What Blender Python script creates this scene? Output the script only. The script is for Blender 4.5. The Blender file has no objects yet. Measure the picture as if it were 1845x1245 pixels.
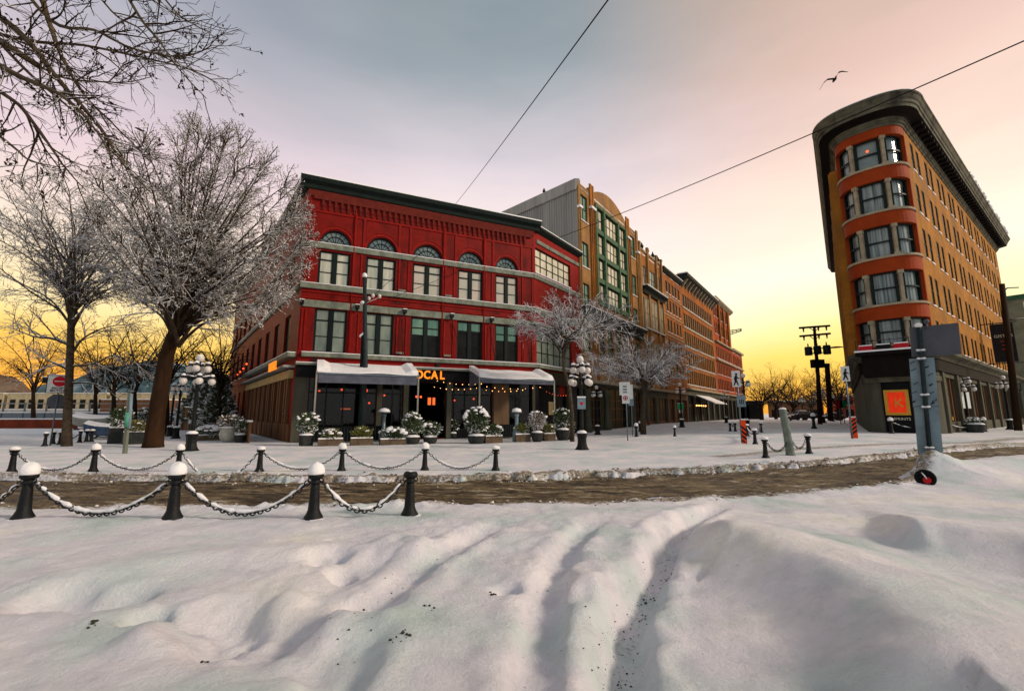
import bpy, math, random
import numpy as np
from mathutils import Vector, Matrix, noise as mnoise
R_ = math.radians
scene = bpy.context.scene
COL = scene.collection

# ------------------------------------------------------------------ camera, sky, sun
cam_d = bpy.data.cameras.new('camera'); cam = bpy.data.objects.new('camera', cam_d); COL.objects.link(cam)
CH = 1.9; FPX = 798.0; CXP = 922.5; CYP = 622.5
PITCH = math.atan(122.5/FPX)
cam.location = (0, 0, CH); cam.rotation_euler = (R_(90)+PITCH, 0, 0)
cam_d.sensor_width = 36; cam_d.sensor_fit = 'HORIZONTAL'; cam_d.lens = 36*FPX/1845
cam_d.clip_start = 0.05; cam_d.clip_end = 4000
scene.camera = cam
scene.view_settings.view_transform = 'Standard'; scene.view_settings.look = 'None'
scene.view_settings.exposure = 0.14; scene.view_settings.gamma = 1.0
scene.view_settings.use_curve_mapping = False

SUN_EL, SUN_YAW = 27.0, 105.0        # yaw clockwise from the view direction
world = bpy.data.worlds.new("World"); scene.world = world; world.use_nodes = True
nt = world.node_tree; nt.nodes.clear()
def N(tree, typ, **kw):
    n = tree.nodes.new(typ)
    for k, v in kw.items(): setattr(n, k, v)
    return n
def ramp(tree, stops, fac=None, interp='LINEAR'):
    n = N(tree, 'ShaderNodeValToRGB'); cr = n.color_ramp; cr.interpolation = interp
    while len(cr.elements) < len(stops): cr.elements.new(0.5)
    for e, (p, c) in zip(cr.elements, stops): e.position = p; e.color = tuple(c)+(1,)
    if fac is not None: tree.links.new(fac, n.inputs[0])
    return n
def s2l(*c):
    return tuple(((v/255)/12.92 if v/255 <= .04045 else ((v/255+.055)/1.055)**2.4) for v in c)
def math_n(tree, op, a, b=None, clamp=False):
    n = N(tree, 'ShaderNodeMath', operation=op); n.use_clamp = clamp
    for i, v in enumerate((a, b)):
        if v is None: continue
        if isinstance(v, (int, float)): n.inputs[i].default_value = v
        else: tree.links.new(v, n.inputs[i])
    return n.outputs[0]
def mixc(tree, fac, a, b, blend='MIX'):
    n = N(tree, 'ShaderNodeMix', data_type='RGBA', blend_type=blend)
    if isinstance(fac, (int, float)): n.inputs[0].default_value = fac
    else: tree.links.new(fac, n.inputs[0])
    for i, v in ((6, a), (7, b)):
        if isinstance(v, tuple): n.inputs[i].default_value = (v+(1,))[:4]
        else: tree.links.new(v, n.inputs[i])
    return n.outputs[2]
def build_sky():
    t = nt
    tc = N(t, 'ShaderNodeTexCoord'); sx = N(t, 'ShaderNodeSeparateXYZ'); t.links.new(tc.outputs['Generated'], sx.inputs[0])
    X, Y, Z = sx.outputs
    # thin streaky cloud wobble
    mp = N(t, 'ShaderNodeMapping'); mp.inputs['Scale'].default_value = (1.5, 1.5, 5); t.links.new(tc.outputs['Generated'], mp.inputs[0])
    nz = N(t, 'ShaderNodeTexNoise'); nz.inputs['Scale'].default_value = 1.6; nz.inputs['Detail'].default_value = 4; t.links.new(mp.outputs[0], nz.inputs[0])
    wob = math_n(t, 'MULTIPLY', math_n(t, 'SUBTRACT', nz.outputs[0], .5), .11)
    zz = math_n(t, 'ADD', Z, wob)
    left = ramp(t, [(0, s2l(248,140,40)), (.05, s2l(252,172,56)), (.11, s2l(254,204,92)), (.17, s2l(254,226,160)), (.27, s2l(248,226,200)), (.42, s2l(222,200,206)), (.60, s2l(168,168,178)), (.78, s2l(114,128,138)), (1, s2l(96,106,120))], zz)
    right = ramp(t, [(0, s2l(250,150,44)), (.05, s2l(254,186,60)), (.10, s2l(255,218,100)), (.16, s2l(255,244,180)), (.25, s2l(255,246,220)), (.38, s2l(250,222,202)), (.54, s2l(222,190,178)), (.74, s2l(184,158,136)), (1, s2l(115,115,118))], zz)
    ctr = ramp(t, [(0, s2l(255,190,70)), (.12, s2l(255,228,150)), (.22, s2l(255,243,226)), (.36, s2l(246,227,222)), (.50, s2l(214,202,208)), (.65, s2l(150,158,164)), (.8, s2l(108,124,130)), (1, s2l(94,108,116))], zz)
    az = math_n(t, 'ARCTAN2', X, Y)          # yaw
    azd = math_n(t, 'DEGREES', az)
    f1 = N(t, 'ShaderNodeMapRange', interpolation_type='SMOOTHSTEP'); t.links.new(azd, f1.inputs[0]); f1.inputs[1].default_value = -38; f1.inputs[2].default_value = -8
    f2 = N(t, 'ShaderNodeMapRange', interpolation_type='SMOOTHSTEP'); t.links.new(azd, f2.inputs[0]); f2.inputs[1].default_value = 5; f2.inputs[2].default_value = 42
    c = mixc(t, f1.outputs[0], left.outputs[0], ctr.outputs[0]); c = mixc(t, f2.outputs[0], c, right.outputs[0])
    mp3 = N(t, 'ShaderNodeMapping'); mp3.inputs['Scale'].default_value = (2.2, 2.2, 9); mp3.inputs['Rotation'].default_value = (0, .12, 0); t.links.new(tc.outputs['Generated'], mp3.inputs[0])
    nz3 = N(t, 'ShaderNodeTexNoise'); nz3.inputs['Scale'].default_value = 1.3; nz3.inputs['Detail'].default_value = 7; nz3.inputs['Roughness'].default_value = .55; t.links.new(mp3.outputs[0], nz3.inputs[0])
    cl = ramp(t, [(.30, (.93,.94,.96)), (.52, (1,1,1)), (.72, (1.0,.97,.95))], nz3.outputs[0]); c = mixc(t, 1.0, c, cl.outputs[0], 'MULTIPLY')
    # the morning sky behind the viewer: open, bright and neutral
    back = ramp(t, [(0, (.44,.43,.43)), (.3, (.50,.50,.51)), (.7, (.46,.50,.54)), (1, s2l(112,122,132))], Z)
    fb = N(t, 'ShaderNodeMapRange', interpolation_type='SMOOTHSTEP'); t.links.new(Y, fb.inputs[0]); fb.inputs[1].default_value = .1; fb.inputs[2].default_value = -.5
    c = mixc(t, fb.outputs[0], c, back.outputs[0])
    sky = N(t, 'ShaderNodeTexSky', sky_type='NISHITA'); sky.sun_disc = False
    sky.sun_elevation = R_(SUN_EL); sky.sun_rotation = R_(SUN_YAW); sky.air_density = 1.5; sky.dust_density = 3
    b1 = N(t, 'ShaderNodeBackground'); t.links.new(c, b1.inputs[0]); b1.inputs[1].default_value = SKY_STR
    b2 = N(t, 'ShaderNodeBackground'); t.links.new(sky.outputs[0], b2.inputs[0]); b2.inputs[1].default_value = .006
    ad = N(t, 'ShaderNodeAddShader'); t.links.new(b1.outputs[0], ad.inputs[0]); t.links.new(b2.outputs[0], ad.inputs[1])
    out = N(t, 'ShaderNodeOutputWorld'); t.links.new(ad.outputs[0], out.inputs[0])
SKY_STR = 1.06
build_sky()
sl = bpy.data.lights.new('sun', 'SUN'); sl.energy = 2.3; sl.angle = R_(9); sl.color = (1, .83, .66)
so = bpy.data.objects.new('sun', sl); COL.objects.link(so)
sdir = Vector((math.sin(R_(SUN_YAW))*math.cos(R_(SUN_EL)), math.cos(R_(SUN_YAW))*math.cos(R_(SUN_EL)), math.sin(R_(SUN_EL))))
so.rotation_euler = sdir.to_track_quat('Z', 'Y').to_euler()

# ------------------------------------------------------------------ placing things from the survey of the photograph
cpt, spt = math.cos(PITCH), math.sin(PITCH)
def ray(px, py):
    X = px-CXP; U = CYP-py; f = FPX*cpt-U*spt
    return X/f, (FPX*spt+U*cpt)/f
def at(px, py, Y):
    rx, rz = ray(px, py); return Vector((rx*Y, Y, CH+rz*Y))
def sm(t):
    t = np.clip(t, 0, 1); return t*t*(3-2*t)
def gz(x, y):
    return float(0.5*sm((x-3)/20)*sm((y-5)/12))
def G(px, py):
    rx, rz = ray(px, py); h = 0; Y = 10
    for i in range(25):
        Y = (h-CH)/rz; h = gz(rx*Y, Y)
    return Vector((rx*Y, Y, h))

# ------------------------------------------------------------------ object bookkeeping
def tag(o, label, cat, group=None, kind=None):
    if label: o['label'] = label
    if cat: o['category'] = cat
    if group: o['group'] = group
    if kind: o['kind'] = kind
    return o
def root(name, label, cat, loc, group=None, rz=0):
    o = bpy.data.objects.new(name, None); COL.objects.link(o); o.location = loc; o.rotation_euler = (0, 0, rz)
    o.empty_display_size = .3
    return tag(o, label, cat, group)
def wloc(o):
    l = Vector(o.location)
    while o.parent: o = o.parent; l = l+Vector(o.location)
    return l
def dup(o, loc=None, rz=None, label=None, parent=None, group=None, scale=None):
    c = o.copy(); COL.objects.link(c)
    if parent: c.parent = parent
    if loc is not None: c.location = loc
    if rz is not None: c.rotation_euler = (c.rotation_euler[0], c.rotation_euler[1], rz)
    if label: c['label'] = label
    if group: c['group'] = group
    if scale: c.scale = (scale,)*3 if isinstance(scale, (int, float)) else scale
    for ch in list(o.children): dup(ch, parent=c)
    return c

class MB:
    def __init__(s): s.v = []; s.f = []; s.m = []; s.sm = []
    def add(s, vs, fs, m=0, smooth=False):
        b = len(s.v); s.v.extend([tuple(p) for p in vs])
        s.f.extend([tuple(b+i for i in f) for f in fs]); s.m.extend([m]*len(fs)); s.sm.extend([smooth]*len(fs))
    def quad(s, a, b, c, d, m=0): s.add([a, b, c, d], [(0, 1, 2, 3)], m)
    def hexa(s, p, m=0):    # p: 8 points, bottom ring 0-3, top ring 4-7
        s.add(p, [(3,2,1,0),(4,5,6,7),(0,1,5,4),(1,2,6,5),(2,3,7,6),(3,0,4,7)], m)
    def box(s, x0, x1, y0, y1, z0, z1, m=0):
        s.hexa([(x0,y0,z0),(x1,y0,z0),(x1,y1,z0),(x0,y1,z0),(x0,y0,z1),(x1,y0,z1),(x1,y1,z1),(x0,y1,z1)], m)
    def fbox(s, F, u0, u1, w0, w1, z0, z1, m=0):     # w outward
        q = [(u0,w1),(u1,w1),(u1,w0),(u0,w0)]
        s.hexa([F.p(u, w, z0) for u, w in q]+[F.p(u, w, z1) for u, w in q], m)
    def ring(s, c, ax, r, n, ph=0.0):
        ax = Vector(ax).normalized(); a = ax.orthogonal().normalized(); b = ax.cross(a)
        return [Vector(c)+(a*math.cos(ph+6.2832*i/n)+b*math.sin(ph+6.2832*i/n))*r for i in range(n)]
    def poly(s, pts, rad, n=6, m=0, caps=True, smooth=True):
        pts = [Vector(p) for p in pts]; k = len(pts); b = len(s.v); fs = []
        a0 = None
        for i, p in enumerate(pts):
            t = (pts[min(i+1, k-1)]-pts[max(i-1, 0)])
            t = t.normalized() if t.length > 1e-9 else Vector((0,0,1))
            if a0 is None: a0 = t.orthogonal().normalized()
            a = (a0-t*a0.dot(t)); a = a.normalized() if a.length > 1e-6 else t.orthogonal().normalized(); a0 = a
            bb = t.cross(a); r = rad[i] if hasattr(rad, '__len__') else rad
            for j in range(n):
                an = 6.28318*j/n; q = p+(a*math.cos(an)+bb*math.sin(an))*r; s.v.append((q.x, q.y, q.z))
        for i in range(k-1):
            for j in range(n):
                j2 = (j+1) % n; fs.append((b+i*n+j, b+i*n+j2, b+(i+1)*n+j2, b+(i+1)*n+j))
        if caps:
            fs.append(tuple(b+j for j in range(n))[::-1]); fs.append(tuple(b+(k-1)*n+j for j in range(n)))
        s.f.extend(fs); s.m.extend([m]*len(fs)); s.sm.extend([smooth]*len(fs))
    def tube(s, a, b, r, r2=None, n=8, m=0): s.poly([a, b], [r, r if r2 is None else r2], n, m)
    def lathe(s, prof, n=14, c=(0,0,0), m=0, smooth=True, sq=None):
        b = len(s.v); fs = []
        for r, z in prof:
            for j in range(n):
                an = 6.28318*(j+.5)/n; s.v.append((c[0]+r*math.cos(an), c[1]+r*math.sin(an), c[2]+z))
        for i in range(len(prof)-1):
            for j in range(n):
                j2 = (j+1) % n; fs.append((b+i*n+j, b+i*n+j2, b+(i+1)*n+j2, b+(i+1)*n+j))
        fs.append(tuple(b+j for j in range(n))[::-1]); fs.append(tuple(b+(len(prof)-1)*n+j for j in range(n)))
        s.f.extend(fs); s.m.extend([m]*len(fs)); s.sm.extend([smooth]*len(fs))
    def ball(s, c, r, n=10, k=7, m=0, sz=1.0):
        s.lathe([(max(.001, r*math.sin(math.pi*i/k)), -r*sz*math.cos(math.pi*i/k)) for i in range(k+1)], n, c, m)
    def prism(s, poly, z0, z1, m=0):
        n = len(poly); b = len(s.v)
        s.v.extend([(x, y, z0) for x, y in poly]+[(x, y, z1) for x, y in poly])
        fs = [tuple(b+i for i in range(n))[::-1], tuple(b+n+i for i in range(n))]+[(b+i, b+(i+1) % n, b+n+(i+1) % n, b+n+i) for i in range(n)]
        s.f.extend(fs); s.m.extend([m]*len(fs)); s.sm.extend([False]*len(fs))
    def build(s, name, mats, parent=None, local=False):
        if not isinstance(mats, (list, tuple)): mats = [mats]
        me = bpy.data.meshes.new(name)
        off = Vector((0,0,0)) if (local or parent is None) else wloc(parent)
        V = np.array(s.v, dtype=float).reshape(-1, 3)-np.array(off)
        me.from_pydata(V.tolist(), [], s.f)
        me.polygons.foreach_set('material_index', s.m); me.polygons.foreach_set('use_smooth', s.sm)
        for m in mats: me.materials.append(m)
        me.update()
        o = bpy.data.objects.new(name, me); COL.objects.link(o)
        if parent: o.parent = parent
        return o
class FR:
    def __init__(s, P0, yaw): s.P = (P0[0], P0[1]); s.yaw = yaw; y = R_(yaw); s.d = (math.sin(y), math.cos(y)); s.n = (math.cos(y), -math.sin(y)); s.rz = math.pi/2-y
    def p(s, u, w, z): return Vector((s.P[0]+u*s.d[0]+w*s.n[0], s.P[1]+u*s.d[1]+w*s.n[1], z))

# ------------------------------------------------------------------ materials (procedural)
SNOWC = (.80, .80, .81)
def mat(name, col, rough=.75, var=.18, sc=3.0, bump=0.0, bsc=20.0, snow=0.0, metal=0.0, spec=.12, emit=0.0, brick=None, streak=0.0, coat=0.0, stain=None, snv=1.1):
    m = bpy.data.materials.new(name); m.use_nodes = True; t = m.node_tree; b = t.nodes['Principled BSDF']
    tc = N(t, 'ShaderNodeTexCoord'); co = tc.outputs['Object']
    nz = N(t, 'ShaderNodeTexNoise'); nz.inputs['Scale'].default_value = sc; nz.inputs['Detail'].default_value = 6; nz.inputs['Roughness'].default_value = .6
    if streak:
        mp = N(t, 'ShaderNodeMapping'); mp.inputs['Scale'].default_value = (1, 1, streak); t.links.new(co, mp.inputs[0]); t.links.new(mp.outputs[0], nz.inputs[0])
    else: t.links.new(co, nz.inputs[0])
    lo = tuple(max(0, c*(1-var*1.6)) for c in col); hi = tuple(min(1, c*(1+var*1.6)) for c in col)
    r = ramp(t, [(.25, lo), (.5, col), (.75, hi)], nz.outputs[0]); c = r.outputs[0]
    if stain:
        n2 = N(t, 'ShaderNodeTexNoise'); n2.inputs['Scale'].default_value = stain[1]; n2.inputs['Detail'].default_value = 8; mp2 = N(t, 'ShaderNodeMapping'); mp2.inputs['Scale'].default_value = (1, 1, .35); t.links.new(co, mp2.inputs[0]); t.links.new(mp2.outputs[0], n2.inputs[0])
        fr_ = ramp(t, [(.52, (0,0,0)), (.68, (1,1,1))], n2.outputs[0]); c = mixc(t, fr_.outputs[0], c, stain[0])
    hgt = nz.outputs[0]
    if brick is not None:      # brick = facade rotation about z
        mp = N(t, 'ShaderNodeMapping'); mp.inputs['Rotation'].default_value = (0, 0, -brick); t.links.new(co, mp.inputs[0])
        sx = N(t, 'ShaderNodeSeparateXYZ'); t.links.new(mp.outputs[0], sx.inputs[0])
        cx = N(t, 'ShaderNodeCombineXYZ'); t.links.new(math_n(t, 'ADD', sx.outputs[0], sx.outputs[1]), cx.inputs[0]); t.links.new(sx.outputs[2], cx.inputs[1])
        bt = N(t, 'ShaderNodeTexBrick'); t.links.new(cx.outputs[0], bt.inputs[0]); bt.inputs['Scale'].default_value = 1
        bt.inputs['Brick Width'].default_value = .24; bt.inputs['Row Height'].default_value = .085; bt.inputs['Mortar Size'].default_value = .010
        bt.inputs['Color1'].default_value = (1,1,1,1); bt.inputs['Color2'].default_value = (.70,.70,.70,1); bt.inputs['Mortar'].default_value = (.42,.40,.38,1); bt.inputs['Bias'].default_value = -.2
        c = mixc(t, .8, c, bt.outputs[0], 'MULTIPLY')
    if snow > 0:
        g = N(t, 'ShaderNodeNewGeometry'); sx2 = N(t, 'ShaderNodeSeparateXYZ'); t.links.new(g.outputs['Normal'], sx2.inputs[0])
        n3 = N(t, 'ShaderNodeTexNoise'); n3.inputs['Scale'].default_value = 4; n3.inputs['Detail'].default_value = 3; t.links.new(co, n3.inputs[0])
        zz = math_n(t, 'ADD', sx2.outputs[2], math_n(t, 'MULTIPLY', math_n(t, 'SUBTRACT', n3.outputs[0], .5), snv))
        mr = N(t, 'ShaderNodeMapRange'); t.links.new(zz, mr.inputs[0]); mr.inputs[1].default_value = 1-snow; mr.inputs[2].default_value = 1.12-snow
        c = mixc(t, mr.outputs[0], c, SNOWC)
    t.links.new(c, b.inputs['Base Color'])
    b.inputs['Roughness'].default_value = rough; b.inputs['Metallic'].default_value = metal; b.inputs['Specular IOR Level'].default_value = spec
    if coat: b.inputs['Coat Weight'].default_value = coat
    if bump:
        n4 = N(t, 'ShaderNodeTexNoise'); n4.inputs['Scale'].default_value = bsc; n4.inputs['Detail'].default_value = 5; t.links.new(co, n4.inputs[0])
        bp = N(t, 'ShaderNodeBump'); bp.inputs['Strength'].default_value = bump; bp.inputs['Distance'].default_value = .05; t.links.new(n4.outputs[0], bp.inputs['Height']); t.links.new(bp.outputs[0], b.inputs['Normal'])
    if emit:
        b.inputs['Emission Color'].default_value = tuple(col)+(1,); b.inputs['Emission Strength'].default_value = emit
    return m
RZF = math.pi/2-R_(65.4)
RZW = math.pi/2-R_(36.3)
RZR = math.pi/2-R_(53.5)
M = {}
M['snow'] = mat('snow', SNOWC, .65, .05, 1.5, .35, 9)
M['snowcap'] = mat('snow_cap', (.80,.79,.80), .6, .04, 3, .25, 14)
M['red'] = mat('painted_red_brick', (.215,.006,.003), .6, .20, .9, .1, 30, brick=RZF, stain=((.09,.005,.003), .9))
M['redside'] = mat('painted_red_brick_side', (.20,.012,.005), .6, .2, .9, .1, 30, brick=math.pi/2-R_(-37.5))
M['redtrim'] = mat('red_painted_trim', (.225,.006,.003), .6, .18, 2)
M['stone'] = mat('weathered_stone_trim', (.19,.21,.165), .8, .25, 2.5, .3, 25, snow=.30, stain=((.12,.14,.11), 1.5))
M['iron'] = mat('dark_green_cornice', (.010,.017,.014), .6, .2, 2, snow=.3)
M['frame'] = mat('dark_window_frame', (.008,.014,.013), .45, .1, 5)
M['black'] = mat('black_cast_iron', (.004,.005,.006), .5, .3, 6, .3, 40, spec=.22, snow=.10)
M['blk'] = mat('black_paint', (.004,.004,.005), .5, .2, 6)
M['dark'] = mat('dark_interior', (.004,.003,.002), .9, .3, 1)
M['wood'] = mat('brown_wood_panelling', (.14,.065,.03), .6, .3, 2, streak=.15)
M['woodw'] = mat('weathered_grey_wood', (.16,.17,.13), .85, .3, 3, .3, 15, streak=.2)
M['tan'] = mat('tan_fascia_board', (.42,.30,.13), .7, .2, 2)
M['greycol'] = mat('grey_stucco_column', (.075,.073,.052), .8, .2, 1.2, .2, 20, streak=.3)
M['corr'] = mat('grey_metal_cladding', (.27,.265,.245), .55, .18, 1.2, streak=.08)
M['tanbrick'] = mat('tan_brick', (.36,.19,.065), .8, .22, .7, brick=RZW, stain=((.26,.15,.08), .5))
M['orbrick'] = mat('orange_brick', (.38,.12,.022), .8, .26, .6, brick=RZW, stain=((.27,.10,.04), .4))
M['obrick2'] = mat('ochre_brick', (.38,.15,.03), .8, .24, .6, brick=RZW, stain=((.30,.12,.04), .4))
M['rbrick'] = mat('deep_red_brick', (.36,.060,.018), .8, .24, .6, brick=RZW, stain=((.20,.05,.03), .4))
M['flat'] = mat('flatiron_orange_brick', (.40,.165,.022), .8, .2, .5, .05, 30, brick=RZR, stain=((.27,.13,.03), .35))
M['flatsp'] = mat('flatiron_red_spandrel', (.26,.034,.004), .7, .14, .8)
M['buff'] = mat('buff_stone', (.30,.25,.17), .8, .25, 1.5, .2, 20, snow=.25)
M['greenf'] = mat('green_metal_bay', (.05,.11,.055), .5, .2, 2)
M['corn'] = mat('grey_brown_cornice', (.095,.090,.062), .75, .35, 1.0, .3, 8, stain=((.03,.028,.02), 1.0))
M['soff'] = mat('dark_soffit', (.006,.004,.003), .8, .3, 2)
M['bark'] = mat('tree_bark', (.035,.022,.013), .9, .5, 6, .6, 25, snow=.55, snv=.6)
M['barkd'] = mat('dark_tree_bark', (.022,.014,.008), .9, .4, 6, .6, 25, snow=.10)
M['bark2'] = mat('mottled_bark', (.060,.045,.030), .9, .45, 5, .6, 20, snow=.50)
M['frost'] = mat('frosted_twig', (.050,.034,.022), .9, .45, 5, snow=1.02, snv=.7)
M['frost2'] = mat('snow_laden_twig', (.045,.035,.030), .9, .45, 5, snow=1.22, snv=.6)
M['bark3'] = mat('plane_tree_bark', (.075,.055,.032), .9, .35, 3, .4, 25, snow=.08)
M['trunk'] = mat('brown_trunk_bark', (.030,.014,.006), .9, .35, 3, .6, 12, streak=.2)
M['bud'] = mat('tree_buds', (.13,.09,.05), .9, .5, 6, snow=.9)
M['leaf'] = mat('dark_evergreen_leaf', (.035,.06,.025), .7, .5, 6, snow=.42)
M['leafy'] = mat('yellow_green_leaf', (.15,.15,.04), .7, .4, 6, snow=.40)
M['leafw'] = mat('snowy_evergreen_leaf', (.06,.075,.035), .7, .5, 6, snow=.95)
M['leafs'] = mat('snowy_shrub_leaf', (.06,.085,.035), .7, .5, 6, snow=.62)
M['globe'] = mat('white_lamp_globe', (.58,.54,.50), .3, .12, 2, spec=.5, snow=.30)
M['pot'] = mat('dark_planter', (.03,.032,.03), .6, .3, 4, snow=.2)
M['potw'] = mat('pale_stone_pot', (.42,.40,.34), .8, .2, 3, .3, 15, snow=.2)
M['potwood'] = mat('wood_planter_box', (.10,.07,.045), .8, .3, 3)
M['terra'] = mat('soil', (.04,.03,.02), .9)
M['awn'] = mat('grey_awning_canvas', (.085,.092,.12), .7, .2, 2)
M['steel'] = mat('galvanised_steel', (.12,.15,.18), .45, .2, 5, metal=.5)
M['steeld'] = mat('dark_steel_pole', (.018,.028,.030), .5, .2, 5, snow=.1)
M['signback'] = mat('bare_metal_sign_back', (.075,.080,.095), .6, .12, 1.5, metal=.1)
M['signblue'] = mat('bluish_sign_back', (.17,.235,.27), .6, .2, 2)
M['white'] = mat('white_sign_sheet', (.62,.64,.62), .5, .06, 5)
M['wred'] = mat('sign_red', (.45,.012,.02), .5, .1, 5)
M['wgreen'] = mat('sign_green', (.02,.30,.09), .5, .1, 5)
M['sblack'] = mat('sign_black', (.012,.012,.016), .5, .1, 5)
M['orange'] = mat('orange_reflective', (.80,.07,.006), .5, .1, 3)
M['verdi'] = mat('green_grey_weathered_post', (.15,.18,.15), .85, .3, 3, .4, 20, snow=.15)
M['wpole'] = mat('creosoted_wood_pole', (.022,.011,.005), .9, .3, 3, streak=.2)
M['cable'] = mat('cable', (.012,.010,.012), .6)
M['chain'] = mat('black_iron_chain', (.008,.010,.011), .5, .3, 8, spec=.3, snow=.05)
M['copper'] = mat('green_copper', (.04,.13,.075), .6, .2, 2)
M['car'] = mat('dark_car_paint', (.015,.015,.018), .25, .1, 3, spec=.6, snow=.22)
M['tyre'] = mat('tyre', (.012,.012,.012), .8)
M['boat'] = mat('boat_hull', (.30,.31,.28), .6, .2, 2, snow=.3)
M['tarp'] = mat('blue_tarp', (.05,.09,.16), .6, .3, 3, snow=.3)
M['rust'] = mat('rust_red_hoarding', (.17,.028,.010), .7, .25, 1)
M['concrete'] = mat('concrete', (.28,.27,.25), .85, .2, 1.5, .2, 20, snow=.25)
M['hill'] = mat('hazed_wooded_snowy_hill', (.07,.13,.15), .9, .4, .012, snow=0, stain=((.34,.38,.42), .012))  # woods and snow, with the blue-grey of distance haze put into the colour
M['hillw'] = mat('brown_wooded_bank', (.10,.060,.032), .9, .4, .05, stain=((.20,.14,.10), .08))
M['carriage'] = mat('tan_railcar', (.42,.34,.20), .7, .2, 1, snow=.3)
M['bird'] = mat('gull_feathers', (.42,.38,.36), .8, .1, 3)
M['birdd'] = mat('dark_bird_feathers', (.02,.017,.015), .8, .1, 3)
M['banner'] = mat('dark_banner_cloth', (.018,.016,.018), .8, .3, 3)
M['poster'] = mat('red_poster', (.72,.035,.006), .5, .2, 3, emit=.35)
M['gold'] = mat('gold_lettering', (.55,.30,.04), .5, .2, 20)
M['goldl'] = mat('pale_gold_lettering', (.60,.55,.42), .5, .1, 3)
M['letter'] = mat('lit_orange_letters', (1.0,.27,.02), .5, .05, 3, emit=.8)
M['lred'] = mat('lit_red_lamp', (1.0,.08,.02), .5, 0, 3, emit=3.0)
M['lwarm'] = mat('lit_warm_bulb', (1.0,.42,.12), .5, 0, 3, emit=4.5)
M['lwin'] = mat('lit_warm_window', (1.0,.18,.04), .5, .3, 3, emit=.9)
M['ylw'] = mat('yellow_tag', (.6,.42,.03), .6)
def glassm(name, c1, c2, sc=(2.5,2.5,.25), rough=.12, spec=.6):
    m = bpy.data.materials.new(name); m.use_nodes = True; t = m.node_tree; b = t.nodes['Principled BSDF']
    tc = N(t, 'ShaderNodeTexCoord'); g = N(t, 'ShaderNodeNewGeometry')
    mp = N(t, 'ShaderNodeMapping'); mp.inputs['Scale'].default_value = sc; t.links.new(g.outputs['Position'], mp.inputs[0])
    nz = N(t, 'ShaderNodeTexNoise'); nz.inputs['Scale'].default_value = 1; nz.inputs['Detail'].default_value = 3; t.links.new(mp.outputs[0], nz.inputs[0])
    r = ramp(t, [(.35, c1), (.65, c2)], nz.outputs[0]); t.links.new(r.outputs[0], b.inputs['Base Color'])
    b.inputs['Roughness'].default_value = rough; b.inputs['Specular IOR Level'].default_value = spec
    return m
M['gpale'] = glassm('blind_behind_glass', (.30,.34,.28), (.60,.58,.46))
M['gpink'] = glassm('blind_behind_glass_warm', (.52,.44,.36), (.38,.40,.32), (1.0,1.0,.8))
M['gmid'] = glassm('dusky_glass', (.12,.16,.13), (.24,.28,.22), (1.5,1.5,.5))
M['ggreen'] = glassm('green_tinted_glass', (.06,.16,.12), (.14,.26,.18), (1.5,1.5,.5))
M['gdark'] = glassm('dark_glass', (.004,.005,.005), (.012,.013,.012), (1,1,1), .35, .10)
M['gblue'] = glassm('fanlight_glass', (.09,.14,.15), (.16,.21,.20), (1,1,1), .1)
M['gcurt'] = glassm('net_curtain_behind_glass', (.03,.06,.06), (.26,.31,.30), (7,7,.25), .12)
M['gyel'] = glassm('sky_painted_glass', (.50,.46,.32), (.66,.62,.46), (1,1,.6), .1)  # pale yellow sky reflection is put into the pane's base colour
def clear(name, tint, a):
    m = bpy.data.materials.new(name); m.use_nodes = True; t = m.node_tree; t.nodes.remove(t.nodes['Principled BSDF'])
    tr = N(t, 'ShaderNodeBsdfTransparent'); tr.inputs[0].default_value = tint+(1,)
    gl = N(t, 'ShaderNodeBsdfGlossy'); gl.inputs['Roughness'].default_value = .08
    mx = N(t, 'ShaderNodeMixShader'); mx.inputs[0].default_value = a*.5
    t.links.new(tr.outputs[0], mx.inputs[1]); t.links.new(gl.outputs[0], mx.inputs[2]); t.links.new(mx.outputs[0], t.nodes['Material Output'].inputs[0])
    return m
M['clear'] = clear('clear_glass', (.6,.6,.6), .06)

# ------------------------------------------------------------------ text
def text_obj(name, s, F, u, z, size, m, parent, w=.03, ext=.02, align='LEFT', bold=0.0, scx=1.0):
    cu = bpy.data.curves.new('t', 'FONT'); cu.body = s; cu.size = size; cu.extrude = ext; cu.align_x = align; cu.offset = bold
    cu.resolution_u = 3
    to = bpy.data.objects.new('t', cu); COL.objects.link(to)
    dg = bpy.context.evaluated_depsgraph_get(); me = bpy.data.meshes.new_from_object(to.evaluated_get(dg))
    bpy.data.objects.remove(to)
    me.materials.clear(); me.materials.append(m)
    o = bpy.data.objects.new(name, me); COL.objects.link(o); o.parent = parent
    o.location = F.p(u, w, z)-wloc(parent); o.rotation_euler = (math.pi/2, 0, F.rz); o.scale = (scx, 1, 1)
    return o

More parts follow.
